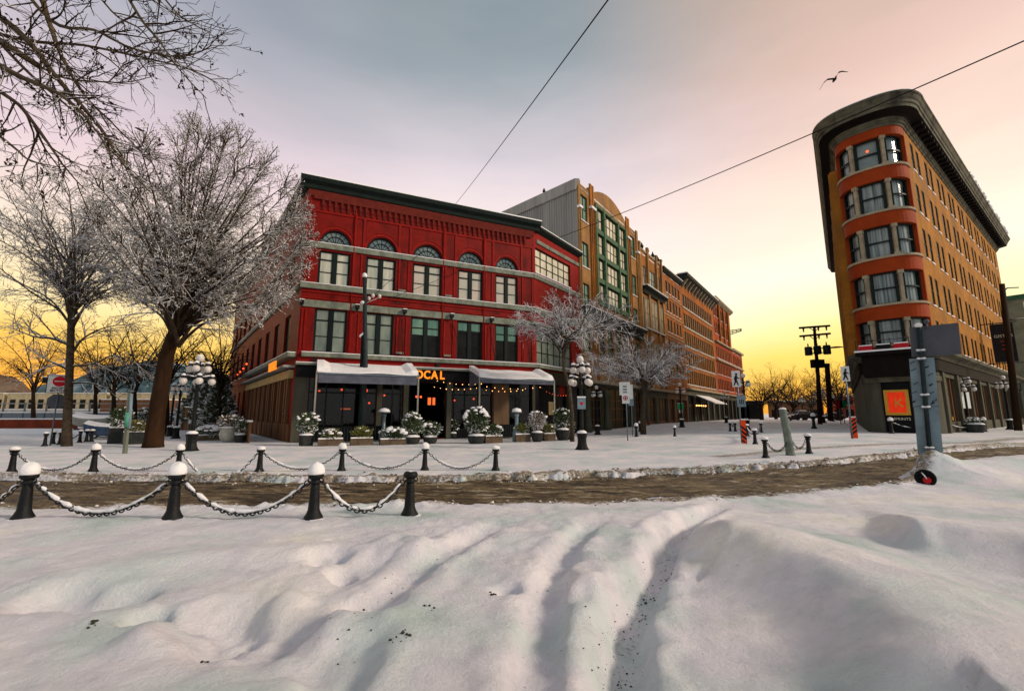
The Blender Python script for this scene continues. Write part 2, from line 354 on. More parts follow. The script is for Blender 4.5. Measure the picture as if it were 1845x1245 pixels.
# ------------------------------------------------------------------ facade kit
def wall(mb, F, u0, u1, z0, z1, holes, depth=.28, w=0.0, m=0):
    us = sorted({u0, u1, *[h[0] for h in holes], *[h[1] for h in holes]}); zs = sorted({z0, z1, *[h[2] for h in holes], *[h[3] for h in holes]})
    us = [u for u in us if u0 <= u <= u1]; zs = [z for z in zs if z0 <= z <= z1]
    for i in range(len(us)-1):
        uc = (us[i]+us[i+1])/2
        # merge vertically
        z = 0
        col = [not any(h[0] < uc < h[1] and h[2] < (zs[j]+zs[j+1])/2 < h[3] for h in holes) for j in range(len(zs)-1)]
        j = 0
        while j < len(col):
            if not col[j]: j += 1; continue
            k = j
            while k < len(col) and col[k]: k += 1
            mb.quad(F.p(us[i], w, zs[j]), F.p(us[i+1], w, zs[j]), F.p(us[i+1], w, zs[k]), F.p(us[i], w, zs[k]), m); j = k
    for a, b, c, d in holes:
        mb.quad(F.p(a, w, c), F.p(a, w, d), F.p(a, w-depth, d), F.p(a, w-depth, c), m); mb.quad(F.p(b, w, d), F.p(b, w, c), F.p(b, w-depth, c), F.p(b, w-depth, d), m)
        mb.quad(F.p(a, w, d), F.p(b, w, d), F.p(b, w-depth, d), F.p(a, w-depth, d), m); mb.quad(F.p(b, w, c), F.p(a, w, c), F.p(a, w-depth, c), F.p(b, w-depth, c), m)
_wc = {}
def window(parent, F, u0, u1, z0, z1, g, style='sash', fm=None, sm_=None, w=0.0, name='window', rec=.14, sill=.1):
    fm = fm or M['frame']; sm_ = sm_ or M['snowcap']
    W = round(u1-u0, 2); H = round(z1-z0, 2); key = (W, H, g.name, style, fm.name, sm_.name, rec, sill)
    if key not in _wc:
        a = MB(); t = .07 if W < 1.3 else .10
        y0, y1 = rec, rec+.08
        a.box(0, t, y0, y1, 0, H); a.box(W-t, W, y0, y1, 0, H); a.box(t, W-t, y0, y1, H-t, H); a.box(t, W-t, y0, y1, 0, t)
        if style == 'sash': a.box(t, W-t, y0-.01, y1+.01, H*.5-.03, H*.5+.03)
        elif style == 'double':    # two sashes with transoms
            c = W/2; a.box(c-.14, c+.14, y0-.05, y1+.01, t, H-t)
            for x0, x1 in ((t, c-.14), (c+.14, W-t)):
                a.box(x0, x1, y0, y1, H*.72, H*.72+.10); a.box(x0, x1, y0+.01, y1, H*.36, H*.36+.06)
                a.box(x0, x0+.05, y0+.012, y1-.01, t, H-t); a.box(x1-.05, x1, y0+.012, y1-.01, t, H-t)
        elif style == 'triple':
            for k in (1, 2): a.box(W*k/3-.05, W*k/3+.05, y0, y1+.01, t, H-t)
            a.box(t, W-t, y0+.01, y1+.02, H*.66, H*.66+.07)
        elif style.startswith('grid'):
            nx, ny = int(style[4]), int(style[5])
            for k in range(1, nx): a.box(W*k/nx-.05, W*k/nx+.05, y0, y1, t, H-t)
            for k in range(1, ny): a.box(t, W-t, y0+.012, y1-.012, H*k/ny-.04, H*k/ny+.04)
        if sill: a.box(-.06, W+.06, -sill, rec-.002, -.07, .02, 1)
        o = a.build(name, [fm, sm_], local=True)
        b = MB(); b.box(t*.5, W-t*.5, rec+.045, rec+.06, t*.5, H-t*.5)
        gl = b.build('glass', g, local=True); gl.parent = o
        _wc[key] = (o, gl); o.parent = parent
    else:
        so_, sg = _wc[key]
        o = so_.copy(); COL.objects.link(o); o.name = name; gl = sg.copy(); COL.objects.link(gl); gl.parent = o; o.parent = parent
    o.location = F.p(u0, w, z0)-wloc(parent); o.rotation_euler = (0, 0, F.rz)
    return o
# ------------------------------------------------------------------ the ground: snow, with the ploughed road let into it
rs = np.random.RandomState(5)
_lat = rs.rand(256, 256)
def vn(x, y):
    xi = np.floor(x).astype(int); yi = np.floor(y).astype(int); fx = x-xi; fy = y-yi
    fx = fx*fx*(3-2*fx); fy = fy*fy*(3-2*fy)
    g = lambda a, b: _lat[a & 255, b & 255]
    return (g(xi, yi)*(1-fx)+g(xi+1, yi)*fx)*(1-fy)+(g(xi, yi+1)*(1-fx)+g(xi+1, yi+1)*fx)*fy
def fbm(x, y, o=4):
    s = 0; a = .5
    for i in range(o): s = s+a*(vn(x*2**i+17*i, y*2**i+31*i)-.5)*2; a *= .5
    return s
def dpoly(x, y, P):
    """distance to a polyline, and the parameter along it"""
    best = np.full(x.shape, 1e9); side = np.zeros(x.shape); par = np.zeros(x.shape)
    for i in range(len(P)-1):
        ax, ay = P[i][:2]; bx, by = P[i+1][:2]; dx, dy = bx-ax, by-ay; L2 = dx*dx+dy*dy
        t = np.clip(((x-ax)*dx+(y-ay)*dy)/L2, 0, 1); d = np.hypot(x-ax-t*dx, y-ay-t*dy)
        s = np.sign((x-ax)*dy-(y-ay)*dx); m = d < best
        best = np.where(m, d, best); side = np.where(m, s, side); par = np.where(m, i+t, par)
    return best, side, par
near_e = [G(*p) for p in [(-900,935),(-300,925),(20,921),(300,921),(560,916),(900,912),(1100,905),(1400,889),(1600,870),(1685,849),(1825,829),(2300,794)]]
far_e = [G(*p) for p in [(-900,862),(-300,858),(20,857),(300,858),(600,861),(900,858),(1150,850),(1400,838),(1600,820),(1825,800),(2300,774)]]
def road_mask(x, y):
    # signed distance inside the carriageway (positive inside)
    ne = np.interp(x, [p.x for p in near_e], [p.y for p in near_e]); fe = np.interp(x, [p.x for p in far_e], [p.y for p in far_e])
    return np.minimum(y-ne, fe-y)
tr1 = [G(*p) for p in [(1310,908),(1265,930),(1215,965),(1196,1010),(1160,1060),(1135,1110),(1120,1170),(1118,1240),(1120,1400)]]
tr2 = [G(*p) for p in [(1100,935),(1040,985),(1005,1040),(985,1100),(975,1170),(968,1240),(960,1400)]]
tr3 = [G(*p) for p in [(930,950),(860,985),(770,1035),(700,1090),(650,1150),(610,1240),(560,1400)]]
tr4 = [G(*p) for p in [(800,975),(700,1020),(600,1100),(540,1180),(500,1240)]]
dune1 = [G(*p) for p in [(1225,1000),(1330,1010),(1450,1060),(1560,1120),(1660,1200),(1740,1300)]]
dune2 = [G(*p) for p in [(1600,975),(1700,985),(1825,1010),(1980,1040)]]
dune3 = [G(*p) for p in [(1640,880),(1700,858),(1760,850),(1900,835)]]
ridgeL = [G(*p) for p in [(60,1080),(250,1050),(420,1025),(560,1020)]]
Gbump = [(p, r, h) for p, r, h in [(G(205,1110),.28,-.26),(G(100,1110),.3,-.18),(G(260,1150),.16,-.20),(G(390,1150),.40,-.22),(G(915,1092),.13,-.14),(G(590,1030),.25,-.18),(G(612,1060),.15,-.16),(G(655,1120),.22,-.2),(G(450,1180),.4,-.16),(G(720,1010),.35,.12),(G(640,1160),.3,.14),(G(300,1180),.3,.12),(G(1430,1110),.8,.02)]]
def gza(x, y): return 0.5*sm((x-3)/20)*sm((y-5)/12)
def height(x, y):
    h = gza(x, y)
    d = np.hypot(x, y)
    nearw = np.exp(-((np.maximum(d-9, 0))/4)**2)
    rm = road_mask(x, y)
    rough = fbm(x*1.2+3, y*1.2, 4)*.06+fbm(x*5, y*5, 3)*.016
    h = h+rough*(.35+.55*nearw)
    h = h+(.022*fbm(x*11, y*11, 3)+.020*np.abs(fbm(x*4.3+5, y*4.3, 3)))*nearw*sm((2.6-x)/1.5)*sm((fbm(x*.5, y*.5, 2)+.35)/.5)        # trodden snow is lumpier than the drift on the right
    # tyre grooves
    for P, w, dep, rim in ((tr1, .17, .18, .05), (tr2, .17, .12, .03), (tr3, .20, .11, .035), (tr4, .22, .06, .025)):
        dd, s, par = dpoly(x, y, P); wob = 1+.45*fbm(x*3+9, y*3, 2)
        e = dd/(w*wob); fade = sm(par/1.2)
        h = h-dep*np.exp(-e**4)*fade+rim*np.exp(-((e-1.9)/.7)**2)*fade*(1+.5*fbm(x*6, y*6, 2))
    # the smooth drift right of the wheel track
    dd, s, par = dpoly(x, y, tr1); right = (s > 0)
    side = np.where(s > 0, dd, 0)
    h = h+np.where(y < 11, .16*sm(side/.5)*sm((10.5-y)/3), 0)
    dd, s, par = dpoly(x, y, dune1); sd = dd*s
    h = h+.46*np.exp(-((np.where(sd > 0, sd/.62, sd/1.5)))**2)*sm(par/1.0)*(y < 9)
    dd, s, par = dpoly(x, y, dune2); sd = dd*s
    h = h+.36*np.exp(-((np.where(sd > 0, sd/.6, sd/1.6)))**2)*sm(par/.6)
    dd, s, par = dpoly(x, y, dune3)
    h = h+.30*np.exp(-(dd/.9)**2)*sm((par-.55)/.6)
    dd, s, par = dpoly(x, y, ridgeL); h = h+.09*np.exp(-(dd/.35)**2)
    for p, r, a in Gbump: h = h+a*np.exp(-(((x-p.x)**2+(y-p.y)**2)/(r*r))**2)*(1+.4*fbm(x*8, y*8, 2))
    # banks thrown up along the road, with crumbly edges
    ed = rm+.34*fbm(x*1.3, y*1.9, 3)+.16*fbm(x*6, y*7, 3)
    bank = np.exp(-((ed+.30)/.34)**2)
    h = h+bank*(.35+.9*sm((fbm(x*.45+7, y*.2, 2)+.35)/.7))*(.06+.10*fbm(x*4, y*4, 3))*np.where(np.abs(x) < 40, 1, 0)
    h = h-.30*sm((ed+.02)/.16)
    ps = G(1679,853); h = h+.38*np.exp(-(((x-ps.x+.08)/.62)**2+((y-ps.y)/.55)**2))*(1+.25*fbm(x*3, y*3, 3))
    # worn grey lane by the corner building and a faint wheel line across the square
    return h
def grid_sheet(name, xs, ys, zf, m, kind='structure', attr=None):
    X, Y = np.meshgrid(xs, ys); Z = zf(X, Y); nx, ny = len(xs), len(ys)
    me = bpy.data.meshes.new(name)
    V = np.stack([X.ravel(), Y.ravel(), Z.ravel()], 1).astype(np.float32)
    i = np.arange(ny-1)[:, None]*nx+np.arange(nx-1)[None, :]; i = i.ravel()
    Fq = np.stack([i, i+1, i+nx+1, i+nx], 1).astype(np.int32)
    me.vertices.add(len(V)); me.vertices.foreach_set('co', V.ravel())
    me.loops.add(Fq.size); me.loops.foreach_set('vertex_index', Fq.ravel())
    me.polygons.add(len(Fq)); me.polygons.foreach_set('loop_start', np.arange(len(Fq), dtype=np.int32)*4)
    try: me.polygons.foreach_set('loop_total', np.full(len(Fq), 4, dtype=np.int32))
    except Exception: pass
    me.polygons.foreach_set('use_smooth', np.ones(len(Fq), dtype=bool))
    me.materials.append(m); me.update(calc_edges=True); me.validate()
    if attr is not None:
        at_ = me.attributes.new('dirt', 'FLOAT', 'POINT'); at_.data.foreach_set('value', attr(X, Y).ravel().astype(np.float32))
    o = bpy.data.objects.new(name, me); COL.objects.link(o)
    if kind: o['kind'] = kind
    return o
def uneq(a, b, dense0, dense1, step, grow=1.12):
    mid = list(np.arange(dense0, dense1+1e-6, step)); lo = []; s = step; p = dense0
    while p > a: s *= grow; p -= s; lo.append(max(p, a))
    hi = []; s = step; p = mid[-1]
    while p < b: s *= grow; p += s; hi.append(min(p, b))
    return np.array(lo[::-1]+mid+hi)
def snow_ground_mat():
    m = bpy.data.materials.new('snow_ground'); m.use_nodes = True; t = m.node_tree; b = t.nodes['Principled BSDF']
    tc = N(t, 'ShaderNodeTexCoord'); co = tc.outputs['Object']
    n1 = N(t, 'ShaderNodeTexNoise'); n1.inputs['Scale'].default_value = .55; n1.inputs['Detail'].default_value = 4; t.links.new(co, n1.inputs[0])
    tint = ramp(t, [(.30, (.50,.60,.57)), (.42, (.65,.70,.71)), (.52, (.75,.72,.77)), (.60, (.82,.79,.80)), (.72, (.86,.83,.75))], n1.outputs[0])
    n2 = N(t, 'ShaderNodeTexNoise'); n2.inputs['Scale'].default_value = 2.6; n2.inputs['Detail'].default_value = 8; n2.inputs['Roughness'].default_value = .7; t.links.new(co, n2.inputs[0])
    gr = ramp(t, [(.30, (.76,.79,.79)), (.56, (1,1,1))], n2.outputs[0])
    c = mixc(t, .75, tint.outputs[0], gr.outputs[0], 'MULTIPLY')
    # a little grit showing through
    n3 = N(t, 'ShaderNodeTexNoise'); n3.inputs['Scale'].default_value = 26; n3.inputs['Detail'].default_value = 2; t.links.new(co, n3.inputs[0])
    g = ramp(t, [(.735, (0,0,0)), (.78, (1,1,1))], n3.outputs[0]); f = math_n(t, 'MULTIPLY', g.outputs[0], .55)
    c = mixc(t, f, c, (.18,.17,.13))
    ad = N(t, 'ShaderNodeAttribute'); ad.attribute_name = 'dirt'; n5 = N(t, 'ShaderNodeTexNoise'); n5.inputs['Scale'].default_value = 11; n5.inputs['Detail'].default_value = 7; n5.inputs['Roughness'].default_value = .75; t.links.new(co, n5.inputs[0])
    dm = math_n(t, 'ADD', ad.outputs['Fac'], math_n(t, 'MULTIPLY', math_n(t, 'SUBTRACT', n5.outputs[0], .5), 2.2)); dr = N(t, 'ShaderNodeMapRange'); t.links.new(dm, dr.inputs[0]); dr.inputs[1].default_value = .45; dr.inputs[2].default_value = .85
    dirtf = math_n(t, 'MULTIPLY', dr.outputs[0], math_n(t, 'MULTIPLY', ad.outputs['Fac'], 1.6, True)); c = mixc(t, dirtf, c, (.20,.155,.10))
    t.links.new(c, b.inputs['Base Color']); b.inputs['Roughness'].default_value = .7; b.inputs['Specular IOR Level'].default_value = .25
    n4 = N(t, 'ShaderNodeTexNoise'); n4.inputs['Scale'].default_value = 17; n4.inputs['Detail'].default_value = 10; n4.inputs['Roughness'].default_value = .75; t.links.new(co, n4.inputs[0])
    bp = N(t, 'ShaderNodeBump'); bp.inputs['Strength'].default_value = .75; bp.inputs['Distance'].default_value = .05; t.links.new(n4.outputs[0], bp.inputs['Height']); t.links.new(bp.outputs[0], b.inputs['Normal'])
    return m
gx = uneq(-900, 900, -9, 15, .052, 1.06); gy = uneq(-60, 1600, 1.6, 17, .05, 1.06)
def dirt(x, y):
    rm = road_mask(x, y); d = .85*np.exp(-((rm+.12)/.32)**2)
    for P, w, a in ((tr1, .22, .50), (tr2, .25, .16), (tr3, .3, .14)):
        dd, s, par = dpoly(x, y, P); d = np.maximum(d, a*np.exp(-(dd/w)**2)*(.6+.8*fbm(x*3, y*3, 2)))
    lane = dpoly(x, y, [G(*p) for p in [(1300,822),(1450,808),(1600,800),(1750,798),(1830,790),(1950,785)]])[0]; d = np.maximum(d, .75*np.exp(-(lane/.8)**2)*(x < 40))
    return d
grid_sheet('snow_ground', gx, gy, height, snow_ground_mat(), attr=dirt)
def road_mat():
    m = bpy.data.materials.new('slushy_road'); m.use_nodes = True; t = m.node_tree; b = t.nodes['Principled BSDF']
    tc = N(t, 'ShaderNodeTexCoord'); mp = N(t, 'ShaderNodeMapping'); mp.inputs['Scale'].default_value = (.45, 3.6, 1); mp.inputs['Rotation'].default_value = (0, 0, R_(-6)); t.links.new(tc.outputs['Object'], mp.inputs[0])
    n1 = N(t, 'ShaderNodeTexNoise'); n1.inputs['Scale'].default_value = 1.6; n1.inputs['Detail'].default_value = 10; n1.inputs['Roughness'].default_value = .68; t.links.new(mp.outputs[0], n1.inputs[0])
    r = ramp(t, [(.36, (.012,.008,.004)), (.45, (.06,.040,.018)), (.53, (.16,.11,.05)), (.60, (.28,.22,.13)), (.70, (.60,.56,.50))], n1.outputs[0])
    n2 = N(t, 'ShaderNodeTexNoise'); n2.inputs['Scale'].default_value = 9; n2.inputs['Detail'].default_value = 6; n2.inputs['Roughness'].default_value = .75; t.links.new(tc.outputs['Object'], n2.inputs[0])
    g = ramp(t, [(.33, (.38,.36,.34)), (.55, (1,1,1))], n2.outputs[0]); c = mixc(t, .9, r.outputs[0], g.outputs[0], 'MULTIPLY')
    t.links.new(c, b.inputs['Base Color']); rr_ = ramp(t, [(.35, (.18,.18,.18)), (.6, (.8,.8,.8))], n1.outputs[0]); t.links.new(rr_.outputs[0], b.inputs['Roughness']); b.inputs['Specular IOR Level'].default_value = .4
    bp = N(t, 'ShaderNodeBump'); bp.inputs['Strength'].default_value = .9; bp.inputs['Distance'].default_value = .08; t.links.new(n2.outputs[0], bp.inputs['Height']); t.links.new(bp.outputs[0], b.inputs['Normal'])
    return m
def road_h(x, y):
    ruts = 0
    ne = np.interp(x, [p.x for p in near_e], [p.y for p in near_e]); fe = np.interp(x, [p.x for p in far_e], [p.y for p in far_e])
    v = (y-ne)/(fe-ne)
    for c in (.16, .36, .62, .84): ruts = ruts-.035*np.exp(-((v-c)/.055)**2)
    return gza(x, y)-.13+ruts+.05*fbm(x*1.0, y*5, 4)+.06*fbm(x*4, y*9, 4)
rx_ = uneq(-60, 60, -16, 22, .1, 1.1); ry_ = uneq(6, 60, 8, 20, .07, 1.1)
def road_z(x, y):
    rm = road_mask(x, y); return road_h(x, y)-.6*sm((-rm-.25)/.5)-.8*(rm < -1.2)
road = grid_sheet('road', rx_, ry_, road_z, road_mat())
# clods and grit
rnd = random.Random(3)
def clods(name, pts, m, label, cat):
    mb = MB()
    for (x, y, z, r) in pts:
        k = 5; vs = []
        for zz, rr in ((-.5, .6), (.1, 1), (.7, .5)):
            for j in range(k):
                a = 6.28*j/k+rnd.random(); q = r*rr*(.6+.7*rnd.random()); vs.append((x+q*math.cos(a), y+q*math.sin(a)*.8, z+zz*r*.8))
        fs = [(j, (j+1) % k, k+(j+1) % k, k+j) for j in range(k)]+[(k+j, k+(j+1) % k, 2*k+(j+1) % k, 2*k+j) for j in range(k)]+[tuple(2*k+j for j in range(k))]
        mb.add(vs, fs, smooth=True)
    o = mb.build(name, m); tag(o, label, cat, kind='stuff'); return o
pts = []
def zat(x, y): return float(height(np.array([[x]]), np.array([[y]]))[0, 0])
for P, n, sp in ((tr1, 360, .09), (tr3, 60, .16), (tr2, 26, .14)):
    for i in range(n):
        k = rnd.random()**.8*(len(P)-2.0); j = int(k); f = k-j; p = P[j].lerp(P[j+1], f)
        x = p.x+rnd.gauss(0, sp)-.04; y = p.y+rnd.gauss(0, sp); pts.append((x, y, 0, .003+.009*rnd.random()**3))
for p in [(345/2.05+0, 1167), (880, 1100), (600, 1040), (655, 1105), (780, 1130), (730, 1195), (715, 1210), (370, 1208), (1200, 1022), (1203, 1020), (1160, 1055), (1168, 1050)]:
    g = G(*p)
    for i in range(5): pts.append((g.x+rnd.gauss(0, .035), g.y+rnd.gauss(0, .03), 0, .006+.014*rnd.random()))
XY = np.array([(p[0], p[1]) for p in pts]); ZZ = height(XY[:, 0][None], XY[:, 1][None])[0]
pts = [(p[0], p[1], float(z)+.004, p[3]) for p, z in zip(pts, ZZ)]
clods('grit', pts, mat('dark_grit', (.05,.05,.03), .9), 'dark grit and leaf crumbs scattered along the wheel tracks in the snow', 'grit')
pts = []
for i in range(2600):
    x = rnd.uniform(-15, 19); e = rnd.random() < .55
    E_ = far_e if e else near_e
    y = np.interp(x, [p.x for p in E_], [p.y for p in E_])+(rnd.gauss(-.05, .30) if e else rnd.gauss(.12, .22)); pts.append((x, y, 0, .014+.05*rnd.random()**3))
XY = np.array([(p[0], p[1]) for p in pts]); ZZ = np.maximum(height(XY[:, 0][None], XY[:, 1][None])[0], road_z(XY[:, 0][None], XY[:, 1][None])[0])
pts = [(p[0], p[1], float(z)+.01, p[3]) for p, z in zip(pts, ZZ)]
clods('slush_clods', pts[::2], mat('brown_slush', (.16,.12,.075), .9, .5, 9, snow=.2), 'lumps of brown slush thrown up along both edges of the road', 'slush')
clods('snow_clods', [(p[0], p[1], p[2]-.008, p[3]*.8) for p in pts[1::4]], M['snowcap'], 'crumbled lumps of white snow along both edges of the road', 'snow lumps')

# ------------------------------------------------------------------ hills beyond the rails
def hill(name, pts, Y0, depth, m, seed):
    """a ridge running away from the viewer with real depth; pts are crest points"""
    n = len(pts); mb = MB(); rr = random.Random(seed); rows = []
    for i, p in enumerate(pts):
        row = []
        for k, (f, hh) in enumerate(((-1, -.02), (-.62, .42), (-.3, .8), (0, 1), (.5, .6), (1, -.02))):
            d = Vector((p.x, p.y, 0)).normalized(); q = Vector((p.x, p.y, 0))+d*(depth*f)
            row.append((q.x, q.y, max(-2, (p.z)*hh*(1+.015*rr.uniform(-1, 1)))))
        rows.append(row)
    k = 6; vs = [q for r in rows for q in r]; fs = [(i*k+j, (i+1)*k+j, (i+1)*k+j+1, i*k+j+1) for i in range(n-1) for j in range(k-1)]
    mb.add(vs, fs, smooth=True); o = mb.build(name, m); tag(o, None, None, kind='structure'); return o
def crest(pix, Y):
    out = []
    for a, b in zip(pix[:-1], pix[1:]):
        for k in range(8):
            f = k/8; x = a[0]+(b[0]-a[0])*f; y = a[1]+(b[1]-a[1])*f+1.5*math.sin(x*.06)+.6*math.sin(x*.17); p = at(x, y, Y); out.append(p)
    return out
hill('mountain', crest([(-700,715),(-200,705),(40,708),(75,695),(120,688),(170,668),(260,650),(330,655),(420,680),(520,700)], 900), 900, 260, M['hill'], 1)
hill('hill', crest([(-700,640),(-200,655),(-40,672),(22,676),(45,690),(62,712),(80,738)], 210), 210, 50, M['hillw'], 2)
wtr = MB(); wtr.box(-420, -45, 105, 560, -.4, .06); tag(wtr.build('water', mat('grey_harbour_water', (.10,.16,.19), .15, .2, .05, spec=.6)), None, None, kind='structure')

# ------------------------------------------------------------------ red corner building
C1 = (-14.71, 30.0); C2 = (1.92, 37.613)
FF = FR(C1, 65.4); FW = FR(C2, 36.3)
dL = (math.sin(R_(-37.5)), math.cos(R_(-37.5)))
LFAR = (C1[0]+44*dL[0], C1[1]+44*dL[1])
FL = FR(LFAR, -37.5+180)      # runs from the far end towards the corner; outward is to the left
LF, LW, LL = 18.29, 8.5, 44.0
red = root('red_brick_building', 'three storey red brick corner building with arched top windows and lit orange letters', 'building', (C1[0], C1[1], 0))
FWIN = [(0.95,3.1),(4.2,6.38),(7.68,10.0),(11.36,13.5),(14.64,16.72)]
# front wall
mb = MB(); holes = []
for a, b in FWIN: holes += [(a, b, 11.02, 13.5), (a, b, 6.12, 9.24), (a, b, 14.03, 15.0+.2)]
holes += [(.9, 5.4, .6, 4.35), (5.8, 7.3, .6, 4.35), (7.7, 10.6, .05, 4.3), (11.0, 14.4, .6, 4.35), (15.9, 18.0, .05, 4.35)]
wall(mb, FF, 0, LF, 0, 17.95, holes, .34)
for a, b in FWIN:    # arch heads
    uc = (a+b)/2; r = (b-a)/2; ztop = 15.2; n = 18
    P = [(uc-r*math.cos(math.pi*i/n), 14.03+1.12*math.sin(math.pi*i/n)) for i in range(n+1)]
    for (x0, y0), (x1, y1) in zip(P[:-1], P[1:]):
        mb.quad(FF.p(x0, 0, y0), FF.p(x1, 0, y1), FF.p(x1, 0, ztop), FF.p(x0, 0, ztop)); mb.quad(FF.p(x1, 0, y1), FF.p(x0, 0, y0), FF.p(x0, -.34, y0), FF.p(x1, -.34, y1))
mb.fbox(FF, .02, LF-.02, -.3, -.28, 17.5, 18.6)
wo = mb.build('wall', M['red'], red)
# brick relief: pilasters, panels, arch rings
mb = MB()
for a, b in ((0,.55),(3.25,4.05),(6.5,7.52),(10.15,11.2),(13.62,14.5),(17.0,18.27)):
    mb.fbox(FF, a, a+.16, .005, .07, 14.1, 16.5); mb.fbox(FF, b-.16, b, .005, .07, 14.1, 16.5)
    mb.fbox(FF, a+.1, a+.22, .005, .06, 11.1, 13.6); mb.fbox(FF, b-.22, b-.1, .005, .06, 11.1, 13.6)
    mb.fbox(FF, a+.1, a+.22, .005, .06, 6.3, 9.1); mb.fbox(FF, b-.22, b-.1, .005, .06, 6.3, 9.1)
for a, b in FWIN:
    uc = (a+b)/2; r0 = (b-a)/2; n = 16
    for i in range(n):
        t0, t1 = math.pi*i/n, math.pi*(i+1)/n
        for ra, rb, w in ((.06, .22, .05), (.30, .36, .035)):
            q = [(uc-(r0+rr)*math.cos(t), 14.06+(1.12+rr)*math.sin(t)) for rr, t in ((ra, t0), (ra, t1), (rb, t1), (rb, t0))]
            mb.hexa([FF.p(u, .002, z) for u, z in q]+[FF.p(u, w, z) for u, z in q])
mb.fbox(FF, .0, LF, .003, .06, 16.35, 16.5); mb.fbox(FF, 0, LF, .003, .07, 9.9, 10.0); mb.fbox(FF, 0, LF, .003, .07, 10.35, 10.45)
mb.build('brick_relief', M['redtrim'], red)
mb = MB()
k = 0; u = .95
while u < 17.3:
    mb.fbox(FF, u, u+.16, .004, .14, 16.85, 17.28); mb.fbox(FF, u+.03, u+.13, .004, .10, 16.55, 16.85); u += .43
mb.fbox(FF, .4, LF-.3, .004, .16, 17.28, 17.5); mb.fbox(FF, 0, LF, .004, .09, 17.5, 17.97)
mb.build('corbel_table', mat('dark_red_corbels', (.12,.016,.010), .8), red)
# cornice round the front and the side street, with its snow
def strip(F, prof, u0, u1, name, m, parent, endcaps=True):
    b = MB(); n = len(prof)
    vs = [F.p(u0, w, z) for w, z in prof]+[F.p(u1, w, z) for w, z in prof]
    fs = [(i, i+1, n+i+1, n+i) for i in range(n-1)]+[(n-1, 0, n, 2*n-1)]+[tuple(range(n))[::-1], tuple(range(n, 2*n))]
    b.add(vs, fs); return b.build(name, m, parent)
strip(FF, [(-.3,18.0),(.02,17.98),(.15,18.05),(.22,18.3),(.50,18.5),(.58,18.78),(-.3,18.78)], -.55, LF+.55, 'cornice', M['iron'], red)
strip(FF, [(-.3,18.781),(.59,18.79),(.55,18.90),(-.3,18.95)], -.57, LF+.57, 'snow', M['snowcap'], red)
strip(FW, [(-.3,18.0),(.02,18.0),(.18,18.1),(.42,18.3),(.45,18.5),(-.3,18.5)], .6, LW+.2, 'cornice', M['iron'], red)
strip(FW, [(-.3,18.51),(.45,18.51),(.42,18.60),(-.3,18.64)], .6, LW+.2, 'snow', M['snowcap'], red)
strip(FL, [(-.3,18.0),(.02,18.0),(.18,18.1),(.42,18.3),(.45,18.7),(-.3,18.7)], 0, LL+.02, 'cornice', M['iron'], red)
# stone bands
def band(F, u0, u1, z0, z1, w, name='stone_band', m='stone', snow=True, parent=red):
    b = MB(); b.fbox(F, u0, u1, .003, w, z0, z1); b.build(name, M[m], parent)
    if snow: c = MB(); c.fbox(F, u0, u1, .01, w+.02, z1+.001, z1+.05); c.build('snow', M['snowcap'], parent)
for F, L, tr in ((FF, LF, .002), (FW, LW, .0)):
    band(F, -.1+tr, L, 13.66, 14.03, .12); band(F, -.1+tr, L, 10.62, 10.98, .16); band(F, -.1+tr, L, 9.28, 9.78, .10, snow=False)
band(FW, .4, LW, 17.02, 17.35, .10, snow=False)
band(FF, .3, LF+.2, 5.74, 6.02, .55, 'belt_cornice'); band(FW, .05, LW, 5.74, 6.02, .45, 'belt_cornice')
band(FF, .0, LF, 5.16, 5.30, .62, 'signboard_ledge')
band(FL, 0, LL-.3, 10.62, 10.95, .16); band(FL, 0, LL-.3, 13.66, 14.0, .12); band(FL, 20, LL-.1, 5.74, 6.02, .55, 'belt_cornice')
b = MB(); b.fbox(FF, .05, LF, .004, .30, 5.32, 5.72); b.build('fascia', M['redtrim'], red)
b = MB(); b.fbox(FF, .05, LF, .004, .35, 4.37, 5.14); b.build('signboard', M['blk'], red)
# windows
dn = ['gmid', 'gmid', 'ggreen', 'ggreen', 'ggreen']
for i, (a, c) in enumerate(FWIN):
    window(red, FF, a, c, 11.02, 13.5, M['gpink' if i > 1 else 'gpale'], 'double')
    o = window(red, FF, a, c, 6.12, 9.24, M[['gmid','gmid','gdark','gdark','gdark'][i]], 'double')
    if i >= 2:    # upper lights catch green blinds, shutters fill the rest
        b = MB()
        for x0, x1 in ((a+.12, (a+c)/2-.16), ((a+c)/2+.16, c-.12)): b.fbox(FF, x0, x1, -.178, -.160, (8.5 if i == 3 else 7.9), 9.12)
        b.build('green_blind', M['ggreen'], red)
    # fanlight
    uc = (a+c)/2; r0 = (c-a)/2; f = MB(); n = 16
    def arc(r, t): return (uc-r*r0*math.cos(t), 14.03+r*1.12*math.sin(t))
    for i2 in range(n):
        t0, t1 = math.pi*i2/n, math.pi*(i2+1)/n
        for ra, rb in ((.90, 1.0), (.58, .62), (.12, .20)):
            q = [arc(ra, t0), arc(ra, t1), arc(rb, t1), arc(rb, t0)]; f.hexa([FF.p(u, -.24, z) for u, z in q]+[FF.p(u, -.14, z) for u, z in q])
    for s in range(1, 8):
        t = math.pi*s/8; p0 = arc(.2, t); p1 = arc(.92, t); f.tube(FF.p(p0[0], -.19, p0[1]), FF.p(p1[0], -.19, p1[1]), .022, n=4)
    f.fbox(FF, a, c, -.24, -.14, 14.035, 14.12)
    fo = f.build('fanlight', M['frame'], red); g = MB()
    P = [arc(.98, math.pi*k/n) for k in range(n+1)]
    g.add([FF.p(u, -.21, z) for u, z in P]+[FF.p(u, -.23, z) for u, z in P], [tuple(range(n+1)), tuple(range(2*n+1, n, -1))]+[(k, k+1, n+2+k, n+1+k) for k in range(n)])
    go = g.build('glass', M['gblue'], fo)
